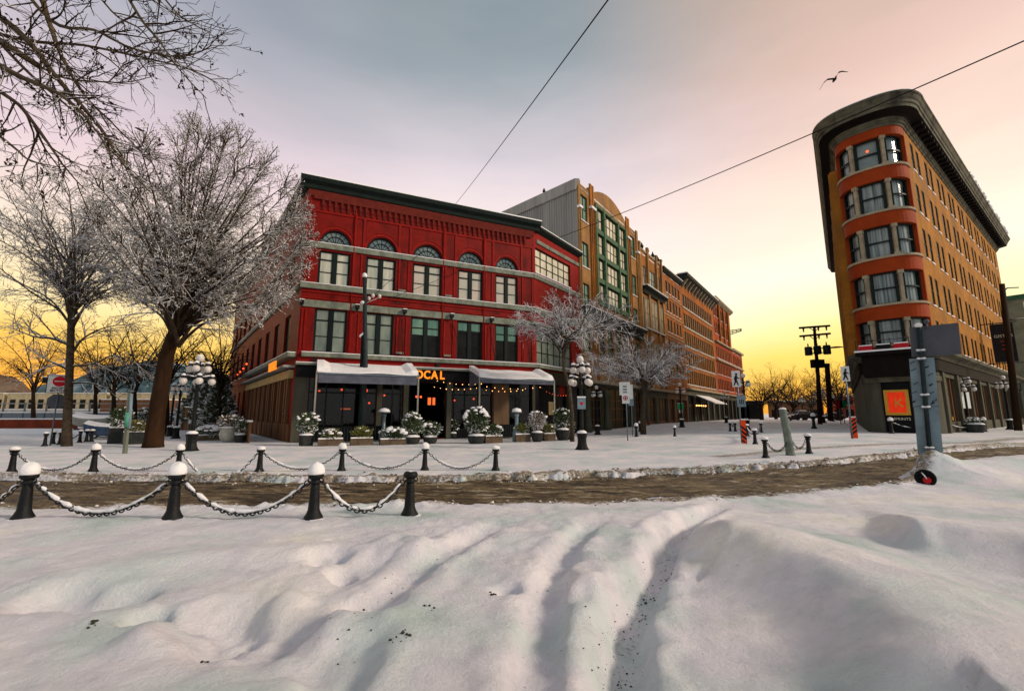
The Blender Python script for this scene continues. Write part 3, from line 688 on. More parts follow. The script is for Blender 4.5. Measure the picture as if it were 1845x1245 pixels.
# side street wall
mb = MB(); wall(mb, FW, 0, LW, 0, 18.0, [(.25,6.65,14.3,16.6),(.35,6.6,6.15,9.2),(.5,3.4,.6,4.4),(4.0,5.2,.05,3.6),(5.6,8.1,.6,4.4)], .3)
wo2 = mb.build('wall', M['redtrim'], red)
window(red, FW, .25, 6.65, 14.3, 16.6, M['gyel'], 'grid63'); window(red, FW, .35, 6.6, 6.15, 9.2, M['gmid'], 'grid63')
mb = MB(); mb.fbox(FW, .05, LW, .02, .4, 4.4, 5.5); mb.build('signboard', M['blk'], red)
# long side wall on the left
hl = []; lw = []
for k in range(9):
    a = LL-2.9-4.35*k
    for z0, z1 in ((6.12, 9.24), (11.02, 13.5)): hl.append((a-2.0, a, z0, z1)); lw.append((a-2.0, a, z0, z1))
    if k < 8: hl.append((a-1.6, a, 1.3, 4.4))
mb = MB(); wall(mb, FL, 0, LL, 0, 18.0, hl, .3); mb.build('wall', M['redside'], red)
for q in lw: window(red, FL, *q, M['gdark'], 'sash')
# timber shopfront along the near part of the side wall
mb = MB()
for k in range(9):
    u = LL-1.2-2.4*k; mb.fbox(FL, u-.35, u, .01, .20, .05, 4.3); mb.fbox(FL, u-1.4, u-1.0, .01, .16, .05, 4.3)
mb.fbox(FL, LL-22, LL-.4, .01, .14, .05, 1.2); mb.build('timber_shopfront', M['wood'], red)
mb = MB(); mb.fbox(FL, LL-22, LL-.4, .02, .32, 4.3, 4.85); mb.build('fascia', M['tan'], red)
mb = MB(); mb.fbox(FL, LL-24, LL-.1, .02, .75, 5.0, 5.14); mb.build('canopy', M['concrete'], red)
mb = MB(); mb.fbox(FL, LL-22, LL-.5, -.24, -.2, 1.2, 4.3); mb.build('shop_glass', M['gdark'], red)
# roof, back walls
pf = [C1, C2, tuple(FW.p(LW, 0, 0))[:2]]; cb = (pf[2][0]-20, pf[2][1]+22); pf += [cb, LFAR]
mb = MB(); mb.prism([(x*1.0, y*1.0) for x, y in [FF.p(.25,-.3,0)[:2], FF.p(LF-.2,-.3,0)[:2], FW.p(LW,-.3,0)[:2], cb, FL.p(.1,-.3,0)[:2]]], 17.7, 17.95); mb.build('roof', M['snow'], red)
mb = MB(); q0 = FW.p(LW, 0, 0); 
mb.quad((q0.x, q0.y, 0), (cb[0], cb[1], 0), (cb[0], cb[1], 18), (q0.x, q0.y, 18)); mb.quad((cb[0], cb[1], 0), (LFAR[0], LFAR[1], 0), (LFAR[0], LFAR[1], 18), (cb[0], cb[1], 18)); mb.build('back_wall', M['rbrick'], red)
# ground floor: grey stone piers, timber glazing and the dark rooms behind
for a, c in ((-.02, .88), (5.42, 5.78), (7.32, 7.68), (10.62, 10.98), (14.42, 15.88), (18.02, 18.27)): mb = MB(); mb.fbox(FF, a, c, .012, .12, 0, 4.36); mb.build('column', M['greycol'], red)
for a, c in ((.9,5.4),(5.8,7.3),(11.0,14.4),(15.9,18.0)):
    n = max(2, round((c-a)/1.1)); mb = MB()
    for k in range(n+1): u = a+(c-a)*k/n; mb.fbox(FF, u-.05, u+.05, -.22, -.12, .6, 4.35)
    mb.fbox(FF, a, c, -.21, -.13, 3.3, 3.4); mb.fbox(FF, a, c, -.211, -.129, .62, .74)
    o = mb.build('shopfront_frame', M['frame'], red); mb = MB(); mb.fbox(FF, a, c, -.18, -.165, .7, 4.33); mb.build('glass', M['clear'], o)
    mb = MB(); mb.fbox(FF, a-.1, c+.1, -.3, .02, .02, .64); mb.build('stall_riser', M['blk'], red)
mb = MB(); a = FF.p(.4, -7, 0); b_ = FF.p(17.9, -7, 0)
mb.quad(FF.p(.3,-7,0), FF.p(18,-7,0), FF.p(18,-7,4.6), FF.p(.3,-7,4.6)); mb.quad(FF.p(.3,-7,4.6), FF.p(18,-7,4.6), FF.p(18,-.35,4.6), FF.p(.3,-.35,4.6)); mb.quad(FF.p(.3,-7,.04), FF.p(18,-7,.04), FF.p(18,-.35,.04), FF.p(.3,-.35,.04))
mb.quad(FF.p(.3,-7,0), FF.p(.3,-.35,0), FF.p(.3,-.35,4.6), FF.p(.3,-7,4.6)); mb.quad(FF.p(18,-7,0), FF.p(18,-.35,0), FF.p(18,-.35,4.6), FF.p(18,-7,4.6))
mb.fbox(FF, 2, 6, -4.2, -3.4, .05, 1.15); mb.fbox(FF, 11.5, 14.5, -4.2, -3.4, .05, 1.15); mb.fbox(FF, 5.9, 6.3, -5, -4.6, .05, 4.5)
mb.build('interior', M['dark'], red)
for a, c in ((7.69, 7.8), (10.5, 10.61), (15.885, 15.95), (17.92, 18.005)): mb = MB(); mb.fbox(FF, a, c, -.36, .013, 0, 4.36); mb.build('door_jamb', M['blk'], red)
mb = MB(); mb.fbox(FF, 7.7, 10.6, -.36, .012, 4.22, 4.4); mb.build('door_head', M['blk'], red)
for a, c in ((-.02,.52),(3.38,4.02),(5.18,5.62),(8.08,8.45)): mb = MB(); mb.fbox(FW, a, c, -.3, .06, 0, 4.41); mb.build('pier', M['blk'], red)
for a, c in ((.5,3.4),(5.6,8.1)): mb = MB(); mb.fbox(FW, a+.02, c-.02, -.3, .05, 0, .66); mb.build('stall_riser', M['blk'], red)
mb = MB(); mb.fbox(FF, 14.5, 15.8, .13, .17, .3, 4.2); mb.build('timber_panel', mat('brown_panel', (.16,.10,.055), .6, .2, 2, streak=.2), red)
ri = random.Random(8)
for k in range(9):
    u = [1.6, 3.2, 4.8, 5.2, 8.6, 9.0, 12.2, 13.4, 6.3][k]; mb = MB(); p = FF.p(u, -1.2-1.8*ri.random(), [3.5,3.7,3.6,2.7,3.2,3.2,3.0,3.1,3.3][k])
    mb.ball(p, .08 if k != 2 else .14, 8, 6); o = mb.build('pendant_lamp', M['lred'], red); mb = MB(); mb.tube(p+Vector((0,0,.08)), (p.x, p.y, 4.58), .010, n=4); mb.build('cord', M['blk'], o)
for q in ((9.9,10.15,2.6,3.2),(10.3,10.5,2.6,3.2),(3.2,3.9,2.2,2.3)): mb = MB(); mb.fbox(FF, q[0], q[1], -3, -2.9, q[2], q[3]); mb.build('lit_shelf', M['lwin'], red)
# lettering: the first letter stands behind the awning
for ch, u in zip('LOCAL', (7.50, 8.05, 8.68, 9.27, 9.93)): text_obj('letter', ch, FF, u, 4.50, .86, M['letter'], red, w=.40, ext=.05, bold=.022, scx=.86)
for ch, k in zip('LOCAL', range(5)): text_obj('letter', ch, FL, LL-4.6+.62*k, 4.98, .86, M['letter'], red, w=.90, ext=.05, bold=.02, scx=.86)
# small flood lamps on the band, rods staying the belt
for u in (-.05, 3.6, 7.0, 10.7, 14.1, 17.0):
    mb = MB(); mb.fbox(FF, u, u+.28, .11, .42, 9.42, 9.66); mb.fbox(FF, u+.08, u+.2, .1, .3, 9.28, 9.42); o = mb.build('flood_lamp', M['black'], red)
    mb = MB(); mb.fbox(FF, u-.01, u+.29, .12, .43, 9.662, 9.72); mb.build('snow', M['snowcap'], o)
for u, du in ((6.95, .1), (10.9, .9), (14.1, .35), (17.4, .25)):
    mb = MB(); mb.tube(FF.p(u, .1, 9.0), FF.p(u+du, .52, 6.03), .03, n=5); mb.build('stay_rod', M['black'], red)
for u in (3.3, 10.1, 13.58):
    mb = MB(); mb.tube(FF.p(u, .1, 17.0), FF.p(u, .1, 6.1), .05, n=6); mb.build('downpipe', M['redtrim'], red)
for u in (6.62, 10.28):
    for z in (6.3, 11.1): mb = MB(); mb.fbox(FF, u, u+.55, .07, .2, z, z+.12); mb.build('panel_sill', M['stone'], red)
for u in (1.0, 9.6):
    mb = MB(); mb.fbox(FF, u, u+.25, .30, .55, 5.40, 5.62); mb.build('soffit_lamp', M['black'], red)
# ------------------------------------------------------------------ the row of buildings along the side street
def row_building(name, label, u0, u1, H, m, rows, cols, g='gdark', depth=24, style='sash', store=None, wz=None, base=None):
    """rows: list of (z0,z1); cols: list of (a,b)"""
    r = root(name, label, 'building', FW.p(u0, 0, 0), None)
    holes = [(a, b, z0, z1) for a, b in cols for z0, z1 in rows]
    mb = MB(); wall(mb, FW, u0, u1, base or 0, H, holes+(store or []), .16)
    if not store: pass
    mb.build('wall', m, r)
    for q in [(a, b, z0, z1) for a, b in cols for z0, z1 in rows]: window(r, FW, *q, M[g] if isinstance(g, str) else g, style, sm_=M['snowcap'], rec=.04, sill=.08)
    return r
dB = (-.7071, .7071)
def back(r, u0, u1, H, m, sidem=None, d=24):
    a = FW.p(u0, 0, 0); b = FW.p(u1, 0, 0); A2 = (a.x+dB[0]*d, a.y+dB[1]*d); B2 = (b.x+dB[0]*d, b.y+dB[1]*d)
    mb = MB(); mb.quad((a.x,a.y,0),(a.x,a.y,H),(A2[0],A2[1],H),(A2[0],A2[1],0)); mb.build('side_wall', sidem or m, r)
    mb = MB(); mb.quad((b.x,b.y,0),(B2[0],B2[1],0),(B2[0],B2[1],H),(b.x,b.y,H)); mb.quad((A2[0],A2[1],0),(A2[0],A2[1],H),(B2[0],B2[1],H),(B2[0],B2[1],0)); mb.build('back_wall', m, r)
    mb = MB(); mb.prism([(a.x,a.y),(b.x,b.y),B2,A2], H-.5, H-.35); mb.build('roof', M['snow'], r)
# --- the tall tan one with the green bay
A = root('tan_brick_warehouse', 'tallest tan brick building with a green window bay, curved parapet and grey clad side', 'building', FW.p(8.52, 0, 0))
u0, u1 = 8.52, 26.1
side = [(9.3, 10.9), (23.4, 25.1)]; hs = []
for a, b in side:
    for z0, z1 in ((22.6, 25.6), (17.4, 20.2), (13.2, 15.6), (8.2, 11.0)): hs.append((a, b, z0, z1))
store = [(9.6, 13.2, .3, 4.7), (14.1, 20.6, .3, 4.7), (21.6, 25.2, .3, 4.7)]
midw = [(13.0, 14.6, 7.6, 11.6), (15.2, 17.0, 7.6, 11.6), (17.6, 19.4, 7.6, 11.6), (20.0, 21.4, 7.6, 11.6)]
mb = MB(); wall(mb, FW, u0, u1, 5.2, 26.7, hs+midw+[(12.5, 21.8, 13.9, 25.7)], .35)
n = 14; top = [(12.2+9.9*i/n, 26.7+1.5*math.sin(math.pi*i/n)**.8) for i in range(n+1)]
mb.hexa([FW.p(11.6,.0,26.7),FW.p(12.2,.0,26.7),FW.p(12.2,-.4,26.7),FW.p(11.6,-.4,26.7),FW.p(11.6,0,27.3),FW.p(12.2,0,27.3),FW.p(12.2,-.4,27.3),FW.p(11.6,-.4,27.3)])
for (a, za), (b, zb) in zip(top[:-1], top[1:]):
    mb.hexa([FW.p(a,0,26.69),FW.p(b,0,26.69),FW.p(b,-.4,26.69),FW.p(a,-.4,26.69),FW.p(a,0,za+.1),FW.p(b,0,zb+.1),FW.p(b,-.4,zb+.1),FW.p(a,-.4,za+.1)])
mb.build('wall', M['tanbrick'], A)
for a, b in ((8.5, 9.05), (11.35, 11.95), (12.05,12.4), (21.9, 22.4), (22.5, 23.05), (25.4, 26.08)):
    mb = MB(); tall = 27.6 if 11 < a < 23 else 26.9
    for k in range(3): w0 = a+(b-a)*k/3; mb.fbox(FW, w0+.02, w0+(b-a)/3-.03, .004, .30 if k == 1 else .2, 5.3, (24.6 if tall > 27 else 23.6))
    mb.fbox(FW, a+.04, b-.04, .004, .16, 5.3, tall); mb.build('pier', M['obrick2'] if tall > 27 else M['tanbrick'], A)
    mb = MB(); mb.fbox(FW, a-.05, b+.05, .0, .4, (24.6 if tall > 27 else 23.6)+.002, (24.85 if tall > 27 else 23.85)); mb.build('snow', M['snowcap'], A)
for i, q in enumerate(hs): window(A, FW, *q, M['ggreen'], 'grid22')
for q in midw: window(A, FW, *q, M['gdark'], 'sash')
# green bay: frame and four floors of lights
mb = MB()
for u in (12.5, 14.7, 18.9, 21.4): mb.fbox(FW, u, u+.36, -.25, .28, 13.9, 25.7)
for z in (13.9, 16.45, 19.35, 22.3, 25.4): mb.fbox(FW, 12.51, 21.75, -.24, .22, z, z+.55 if z < 25 else z+.3)
mb.build('green_bay_frame', M['greenf'], A)
for z0, z1 in ((14.5, 16.4), (17.05, 19.3), (19.95, 22.25), (22.9, 25.35)):
    for a, b, st in ((12.9, 14.66, 'grid22'), (15.1, 18.86, 'grid42'), (19.3, 21.36, 'grid32')):
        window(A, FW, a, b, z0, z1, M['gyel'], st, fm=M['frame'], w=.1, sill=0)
# stone shopfront
mb = MB(); wall(mb, FW, u0, u1, 0, 5.2, store, .5, w=.05); mb.build('shopfront_wall', M['greycol'], A)
for a, b in ((8.7, 9.4), (13.3, 14.0), (20.7, 21.5), (25.3, 26.0)):
    mb = MB(); mb.lathe([(.42,0),(.42,.9),(.30,1.0),(.26,3.6),(.34,3.7),(.40,4.1),(.40,4.3)], 12, FW.p((a+b)/2, .35, 0)); mb.build('column', M['greycol'], A)
for a, b, c, d in store:
    mb = MB(); nn = 4
    for k in range(nn+1): u = a+(b-a)*k/nn; mb.fbox(FW, u-.06, u+.06, -.3, -.15, c, d)
    for z in (1.2, 2.4, 3.3): mb.fbox(FW, a, b, -.28, -.17, z, z+.09)
    o = mb.build('shopfront_frame', M['wood'], A); mb = MB(); mb.fbox(FW, a, b, -.24, -.22, c, d); mb.build('glass', M['gdark'], o)
mb = MB(); mb.fbox(FW, u0, u1, .02, .7, 5.0, 5.35); mb.build('belt_cornice', M['buff'], A)
strip(FW, [(.0,11.9),(.25,11.95),(.5,12.3),(.9,12.55),(.95,12.8),(.0,12.8)], u0+.1, u1, 'cornice', M['iron'], A)
mb = MB(); mb.fbox(FW, u0+.1, u1, .02, .94, 12.802, 12.95); mb.build('snow', M['snowcap'], A)
mb = MB()
for k in range(30): mb.fbox(FW, u0+.5+.58*k, u0+.75+.58*k, .02, .4, 11.45, 11.95)
mb.build('bracket_row', M['iron'], A)
back(A, u0, u1, 26.7, M['tanbrick'], M['corr'], 16)
a = FW.p(u0, 0, 0)
mb = MB(); 
for k in range(46):
    t = .4+k*.34; p = (a.x+dB[0]*t, a.y+dB[1]*t); q = (p[0]-.07-.05, p[1]-.07+.05)
    mb.hexa([(p[0],p[1],14),(p[0]+dB[0]*.09,p[1]+dB[1]*.09,14),(q[0]+dB[0]*.09,q[1]+dB[1]*.09,14),(q[0],q[1],14),(p[0],p[1],25.6),(p[0]+dB[0]*.09,p[1]+dB[1]*.09,25.6),(q[0]+dB[0]*.09,q[1]+dB[1]*.09,25.6),(q[0],q[1],25.6)])
mb.build('cladding_rib', M['corr'], A)['kind'] = 'stuff'
mb = MB(); p = (a.x-.10, a.y-.06); mb.hexa([(p[0]-.12,p[1]-.05,25.65),(p[0],p[1]+.0,25.65),(p[0]+dB[0]*16,p[1]+dB[1]*16,25.65),(p[0]-.12+dB[0]*16,p[1]-.05+dB[1]*16,25.65),(p[0]-.12,p[1]-.05,26.9),(p[0]+.4,p[1]+.0,26.9),(p[0]+.4+dB[0]*16,p[1]+dB[1]*16,26.9),(p[0]-.12+dB[0]*16,p[1]-.05+dB[1]*16,26.9)]); mb.build('parapet', M['corr'], A)
mb = MB(); mb.lathe([(.35,0),(.35,.8),(.6,.85),(.6,1.0),(.2,1.3)], 10, (a.x+dB[0]*2+1.2, a.y+dB[1]*2+.6, 26.3)); mb.tube((a.x+dB[0]*2+1.2, a.y+dB[1]*2+.6, 27.4), (a.x+dB[0]*2+1.2, a.y+dB[1]*2+.6, 27.9), .06); mb.build('roof_vent', M['corr'], A)
mb = MB(); p = (a.x+dB[0]*5+.3, a.y+dB[1]*5+.2); mb.lathe([(.16,0),(.12,.9),(.2,1.0),(.05,1.4)], 8, (p[0], p[1], 26.4)); mb.build('roof_pipe', M['black'], A)
mb = MB(); p = (a.x+dB[0]*14, a.y+dB[1]*14); mb.box(p[0]-1.4, p[0]+.9, p[1]-.5, p[1]+2, 26.2, 27.6); mb.build('plant_room', M['iron'], A)
# --- brown two part building
B = row_building('brown_brick_building', 'narrow brown brick building with a heavy dark mid cornice beside the tall tan building', 26.12, 36.3, 24.7, M['obrick2'],
    [(19.9, 22.6)], [(27.9, 29.1), (30.2, 33.0), (34.0, 35.2)], 'gmid', style='grid22', base=5.1)
mb = MB()
for a in (26.15, 29.35, 33.2, 35.5):
    mb.fbox(FW, a, a+.5, .004, .28, 5.2, 25.3); mb.fbox(FW, a-.04, a+.54, .004, .33, 25.3, 25.6)
mb.build('pier', M['tanbrick'], B)
for a, b, z0, z1 in ((27.6, 30.0, 13.6, 17.9), (30.3, 33.2, 13.6, 17.9), (33.5, 35.9, 13.6, 17.9), (27.6, 30.0, 8.0, 11.8), (30.3, 33.2, 8.0, 11.8), (33.5, 35.9, 8.0, 11.8)):
    mb = MB(); mb.fbox(FW, a, b, .01, .12, z0-.1, z1+.1); mb.build('window_surround', M['buff'], B)
    window(B, FW, a+.15, b-.15, z0, z1, M['gdark'], 'grid22', w=.28)
strip(FW, [(.0,18.4),(.25,18.5),(.4,18.9),(.9,19.2),(.9,19.4),(.0,19.4)], 27.0, 36.25, 'cornice', M['iron'], B)
mb = MB(); mb.fbox(FW, 27.0, 36.25, .02, .9, 19.402, 19.52); mb.build('snow', M['snowcap'], B)
mb = MB(); mb.fbox(FW, 26.2, 36.3, -.3, .12, 24.7, 25.0); mb.build('coping', M['buff'], B)
for k in range(4):
    mb = MB(); mb.lathe([(.12,0),(.22,.3),(.28,.5),(.12,.8),(.04,1.1)], 8, FW.p(28.2+2.3*k, -.1, 25.0)); mb.build('finial', M['iron'], B)
back(B, 26.12, 36.3, 24.7, M['obrick2'])
# --- plain orange one
Cc = [(37.9+1.55*k+.25*(k//2), 38.9+1.55*k+.25*(k//2)) for k in range(5)]
C = row_building('orange_brick_building', 'plain orange brick building with five window columns and a thin roof cornice', 36.32, 46.7, 24.3, M['orbrick'],
    [(21.0, 22.9), (17.9, 19.9), (14.6, 16.7), (11.2, 13.4), (7.6, 9.9)], Cc, 'gdark', base=5.1)
strip(FW, [(.0,24.0),(.2,24.05),(.5,24.4),(.5,24.7),(-.3,24.7)], 36.35, 46.7, 'cornice', M['iron'], C)
mb = MB(); mb.fbox(FW, 36.35, 46.7, -.3, .5, 24.702, 24.82); mb.build('snow', M['snowcap'], C)
for z in (20.6, 17.4, 14.1):
    mb = MB(); mb.fbox(FW, 36.4, 46.7, .004, .08, z-.22, z-.02); mb.build('string_course', M['buff'], C)
back(C, 36.32, 46.7, 24.3, M['orbrick'])
# --- big bracketed block
cols = []
for k in range(8): cols.append((47.4+2.95*k, 48.5+2.95*k))
for k in range(8): cols.append((48.9+2.95*k, 50.0+2.95*k))
cols = sorted(c for c in cols if c[1] < 70.6)
D = row_building('bracketed_brick_building', 'large orange brick building with tall narrow windows under a deep bracketed cornice', 46.72, 71.0, 25.0, M['orbrick'],
    [(20.5, 22.8), (17.0, 19.4), (13.6, 16.1), (10.2, 12.8), (6.9, 9.4)], cols, 'gdark', base=6.1)
strip(FW, [(.0,24.6),(.2,24.6),(.35,25.1),(1.25,25.7),(1.35,26.2),(-.4,26.2)], 46.5, 71.3, 'cornice', M['iron'], D)
mb = MB(); mb.fbox(FW, 46.5, 71.3, -.4, 1.35, 26.202, 26.36); mb.build('snow', M['snowcap'], D)
for k in range(12):
    mb = MB(); u = 47.4+2.06*k; mb.hexa([FW.p(u,.05,23.9),FW.p(u+.4,.05,23.9),FW.p(u+.4,.004,23.9),FW.p(u,.004,23.9),FW.p(u,1.15,25.3),FW.p(u+.4,1.15,25.3),FW.p(u+.4,.004,25.3),FW.p(u,.004,25.3)]); mb.build('bracket', M['buff'], D)
for z in (20.2, 16.7, 13.3, 9.9, 6.6):
    mb = MB(); mb.fbox(FW, 46.8, 71, .004, .1, z, z+.14); mb.build('string_course', M['buff'], D)
back(D, 46.72, 71.0, 25.0, M['orbrick'], d=20)
mb = MB(); p = FW.p(64, -7, 0); mb.box(p.x-3, p.x+3.2, p.y-3, p.y+3, 24.6, 31.0); mb.build('penthouse', M['redtrim'], D)
# --- far corner block, high part and low part
colE = [(71.9+1.75*k, 72.9+1.75*k) for k in range(10)]
E1 = row_building('far_brick_building', 'red and ochre brick building with pale stone belts, far down the row', 71.02, 90.0, 27.0, M['rbrick'],
    [(23.3, 25.6), (19.4, 22.0), (14.0, 16.6), (10.4, 12.9), (7.0, 9.4)], colE, 'gdark', base=6.1)
strip(FW, [(.0,26.5),(.3,26.6),(.9,27.1),(.9,27.5),(-.4,27.5)], 71.3, 90.4, 'cornice', M['buff'], E1)
for z in (17.4, 13.3):
    mb = MB(); mb.fbox(FW, 71.0, 90.0, .004, .5, z, z+.35); mb.build('belt_cornice', M['buff'], E1)
mb = MB()
for k in range(3): mb.fbox(FW, 76.2+5*k, 77.0+5*k, .004, .35, 17.8, 26.6)
mb.build('pier', M['obrick2'], E1); back(E1, 71.02, 90.0, 27.0, M['obrick2'], d=20)
E2 = row_building('low_red_brick_building', 'four storey red brick building at the far end of the row, lower than its neighbours', 90.02, 104.0, 17.6, M['rbrick'],
    [(14.0, 16.4), (10.4, 12.9), (7.0, 9.4)], [(90.9+1.75*k, 91.9+1.75*k) for k in range(7)], 'gdark', base=6.1)
mb = MB(); mb.fbox(FW, 90.05, 104.2, -.3, .5, 17.6, 18.1); mb.build('cornice', M['buff'], E2)
mb = MB(); mb.fbox(FW, 90.05, 104.0, .004, .4, 13.3, 13.6); mb.build('belt_cornice', M['buff'], E2); back(E2, 90.02, 104.0, 17.6, M['rbrick'], d=20)
mb = MB(); q = FW.p(90.2, .2, 23)
for k in range(3): mb.tube(FW.p(90.0, .0, 21.6+.5*k), FW.p(90.2, 2.6, 22.3+.25*k), .10, n=5)
for k in range(3): mb.tube(FW.p(90.1, .5+.9*k, 21.8+.2*k), FW.p(90.1, .5+.9*k, 22.8), .07, n=4)
mb.build('fire_escape', M['steeld'], E1)
# ground floors of the row
def shop(r, u0, u1, z1, bays, m, door='wood'):
    hl = []; n = bays; g = (u1-u0)/n
    for k in range(n): hl.append((u0+g*k+.45, u0+g*(k+1)-.45, .25, z1-1.0))
    mb = MB(); wall(mb, FW, u0, u1, 0, z1, hl, .5, w=.04); mb.build('shopfront_wall', m, r)
    for a, b, c, d in hl:
        mb = MB()
        for k in range(4): u = a+(b-a)*k/3; mb.fbox(FW, u-.07, u+.07, -.3, -.15, c, d)
        mb.fbox(FW, a, b, -.29, -.16, d-1.0, d-.88); mb.fbox(FW, a, b, -.28, -.17, c, c+.6)
        o = mb.build('shopfront_frame', M[door], r); mb = MB(); mb.fbox(FW, a, b, -.24, -.22, c, d); mb.build('glass', M['gdark'], o)
    mb = MB(); mb.fbox(FW, u0, u1, .03, .6, z1-.05, z1+.25); mb.build('belt_cornice', M['buff'], r)
shop(B, 26.12, 36.3, 5.05, 2, M['greycol']); shop(C, 36.32, 46.7, 5.05, 3, M['wood'], 'wood'); shop(D, 46.72, 71, 6.0, 5, M['greycol'], 'blk'); shop(E1, 71.02, 90, 6.0, 4, M['greycol'], 'blk'); shop(E2, 90.02, 104, 6.0, 3, M['greycol'], 'blk')
# sloping shop awning on the bracketed block, with lamps beneath
aw = root('shop_awning', 'grey sloping shop awning with snow on it at the foot of the bracketed brick building', 'awning', FW.p(50, .6, 3))
mb = MB(); mb.hexa([FW.p(50,.6,4.9),FW.p(60,.6,4.9),FW.p(60,3.6,3.5),FW.p(50,3.6,3.5),FW.p(50,.6,5.0),FW.p(60,.6,5.0),FW.p(60,3.6,3.6),FW.p(50,3.6,3.6)]); mb.build('canvas', M['awn'], aw)
mb = MB(); mb.hexa([FW.p(50,.6,5.004),FW.p(60,.6,5.004),FW.p(60,3.6,3.604),FW.p(50,3.6,3.604),FW.p(50,.6,5.12),FW.p(60,.6,5.12),FW.p(60,3.6,3.74),FW.p(50,3.6,3.74)]); mb.build('snow', M['snowcap'], aw)
for k in range(5):
    mb = MB(); mb.ball(FW.p(51+1.6*k, .4, 3.3), .13, 6, 5); mb.build('lamp', M['lwarm'], D)

# ------------------------------------------------------------------ wedge shaped corner building
GZ = .5
fl = root('flatiron_building', 'orange brick wedge shaped building with a rounded bay nose and deep overhanging cornice', 'building', (29.05, 33.75, GZ))
Cn = (29.70, 33.95); RN = 2.25
YL, YR = 36.6, 53.5
nl = (-math.cos(R_(YL)), math.sin(R_(YL))); nr = (math.cos(R_(YR)), -math.sin(R_(YR)))
aL = math.atan2(nl[1], nl[0]) % (2*math.pi); aR = math.atan2(nr[1], nr[0]) % (2*math.pi)     # the nose turns from aL to aR through the viewer's side
def nose(r, n=20, a0=None, a1=None):
    a0 = aL if a0 is None else a0; a1 = aR if a1 is None else a1; out = []
    for i in range(n+1):
        a = a0+(a1-a0)*i/n; m_ = (aL+aR)/2; e = 1+.07*math.cos(2*(a-m_)*1.0)*0
        c, s = math.cos(a-m_), math.sin(a-m_); k = (abs(c)**2.6+abs(s)**2.6)**(-1/2.6)
        out.append((Cn[0]+r*k*math.cos(a), Cn[1]+r*k*math.sin(a)))
    return out
dl = (math.sin(R_(YL)), math.cos(R_(YL))); dr = (math.sin(R_(YR)), math.cos(R_(YR)))
LEN = 45.5; TOP = 25.55
def outline(o, n=20, len_=LEN):
    P = nose(RN+o, n); kl = P[0]; kr = P[-1]
    return [(kl[0]+dl[0]*(len_*.93+o), kl[1]+dl[1]*(len_*.93+o))]+P+[(kr[0]+dr[0]*(len_+o), kr[1]+dr[1]*(len_+o))]
P0 = nose(RN); FLr = FR(P0[-1], YR); kk = (P0[0][0]+dl[0]*LEN*.93, P0[0][1]+dl[1]*LEN*.93); FLl = FR(kk, YL+180)
rows = [(21.25, 23.6), (17.6, 20.05), (13.85, 16.3), (10.1, 12.5), (6.95, 8.9)]
wc = []
for k in range(9): u = 1.35+4.55*k; wc += [(u, u+.95), (u+1.75, u+2.7)]
wc.append((1.35+4.55*9, 2.3+4.55*9))
hl = [(a, b, z0, z1) for a, b in wc for z0, z1 in rows]
mb = MB(); wall(mb, FLr, 0, LEN, 6.3, TOP-1.2, hl, .14); mb.build('wall', M['flat'], fl)
for q in hl: window(fl, FLr, *q, M['gdark'], 'sash', rec=.03, sill=.07)
LL2 = LEN*.93
hl2 = []
for k in range(9):
    u = LL2-2.5-4.4*k
    for z0, z1 in rows: hl2.append((u-1.0, u, z0, z1))
mb = MB(); wall(mb, FLl, 0, LL2, 6.3, TOP-1.2, hl2, .3); mb.build('wall', M['flat'], fl)
mb = MB()
for q in hl2: mb.fbox(FLl, q[0], q[1], -.2, -.17, q[2], q[3])
mb.build('side_window_glass', M['gdark'], fl)['kind'] = 'stuff'
mb = MB()
for k in range(9): u = LL2-1.2-4.4*k; mb.fbox(FLl, u-1.0, u+.2, .01, .5, 6.6, TOP-2.6); mb.fbox(FLl, u-.7, u-.1, .501, .62, 6.6, TOP-2.6)
mb.build('side_bay', M['flat'], fl)['kind'] = 'stuff'
# nose: spandrels between window bands
def bandmesh(mb, o0, o1, z0, z1, n=24, m=0, a0=None, a1=None):
    A_ = nose(RN+o0, n, a0, a1); B_ = nose(RN+o1, n, a0, a1)
    for i in range(n):
        q = [A_[i], A_[i+1], B_[i+1], B_[i]]; mb.hexa([(x, y, z0) for x, y in q]+[(x, y, z1) for x, y in q], m)
wz = [(21.0, 23.4), (17.35, 19.8), (13.7, 16.15), (10.05, 12.5), (7.0, 8.9)]
da = (aR-aL) if aR > aL else (aR+2*math.pi-aL); 
if aR < aL: aR += 2*math.pi
da = aR-aL; E0, E1_ = aL+.06*da, aR-.055*da
mb = MB(); zs = [(wz[0][1], TOP-1.2)]+[(wz[i+1][1], wz[i][0]) for i in range(4)]+[(6.3, 7.0)]
for z0, z1 in zs: bandmesh(mb, 0, -.35, z0, z1)
for a0, a1 in ((aL, E0), (E1_, aR)):
    bandmesh(mb, -.002, -.35, 6.3, TOP-1.2, 4, 0, a0, a1)
mb.build('nose_wall', M['flatsp'], fl)
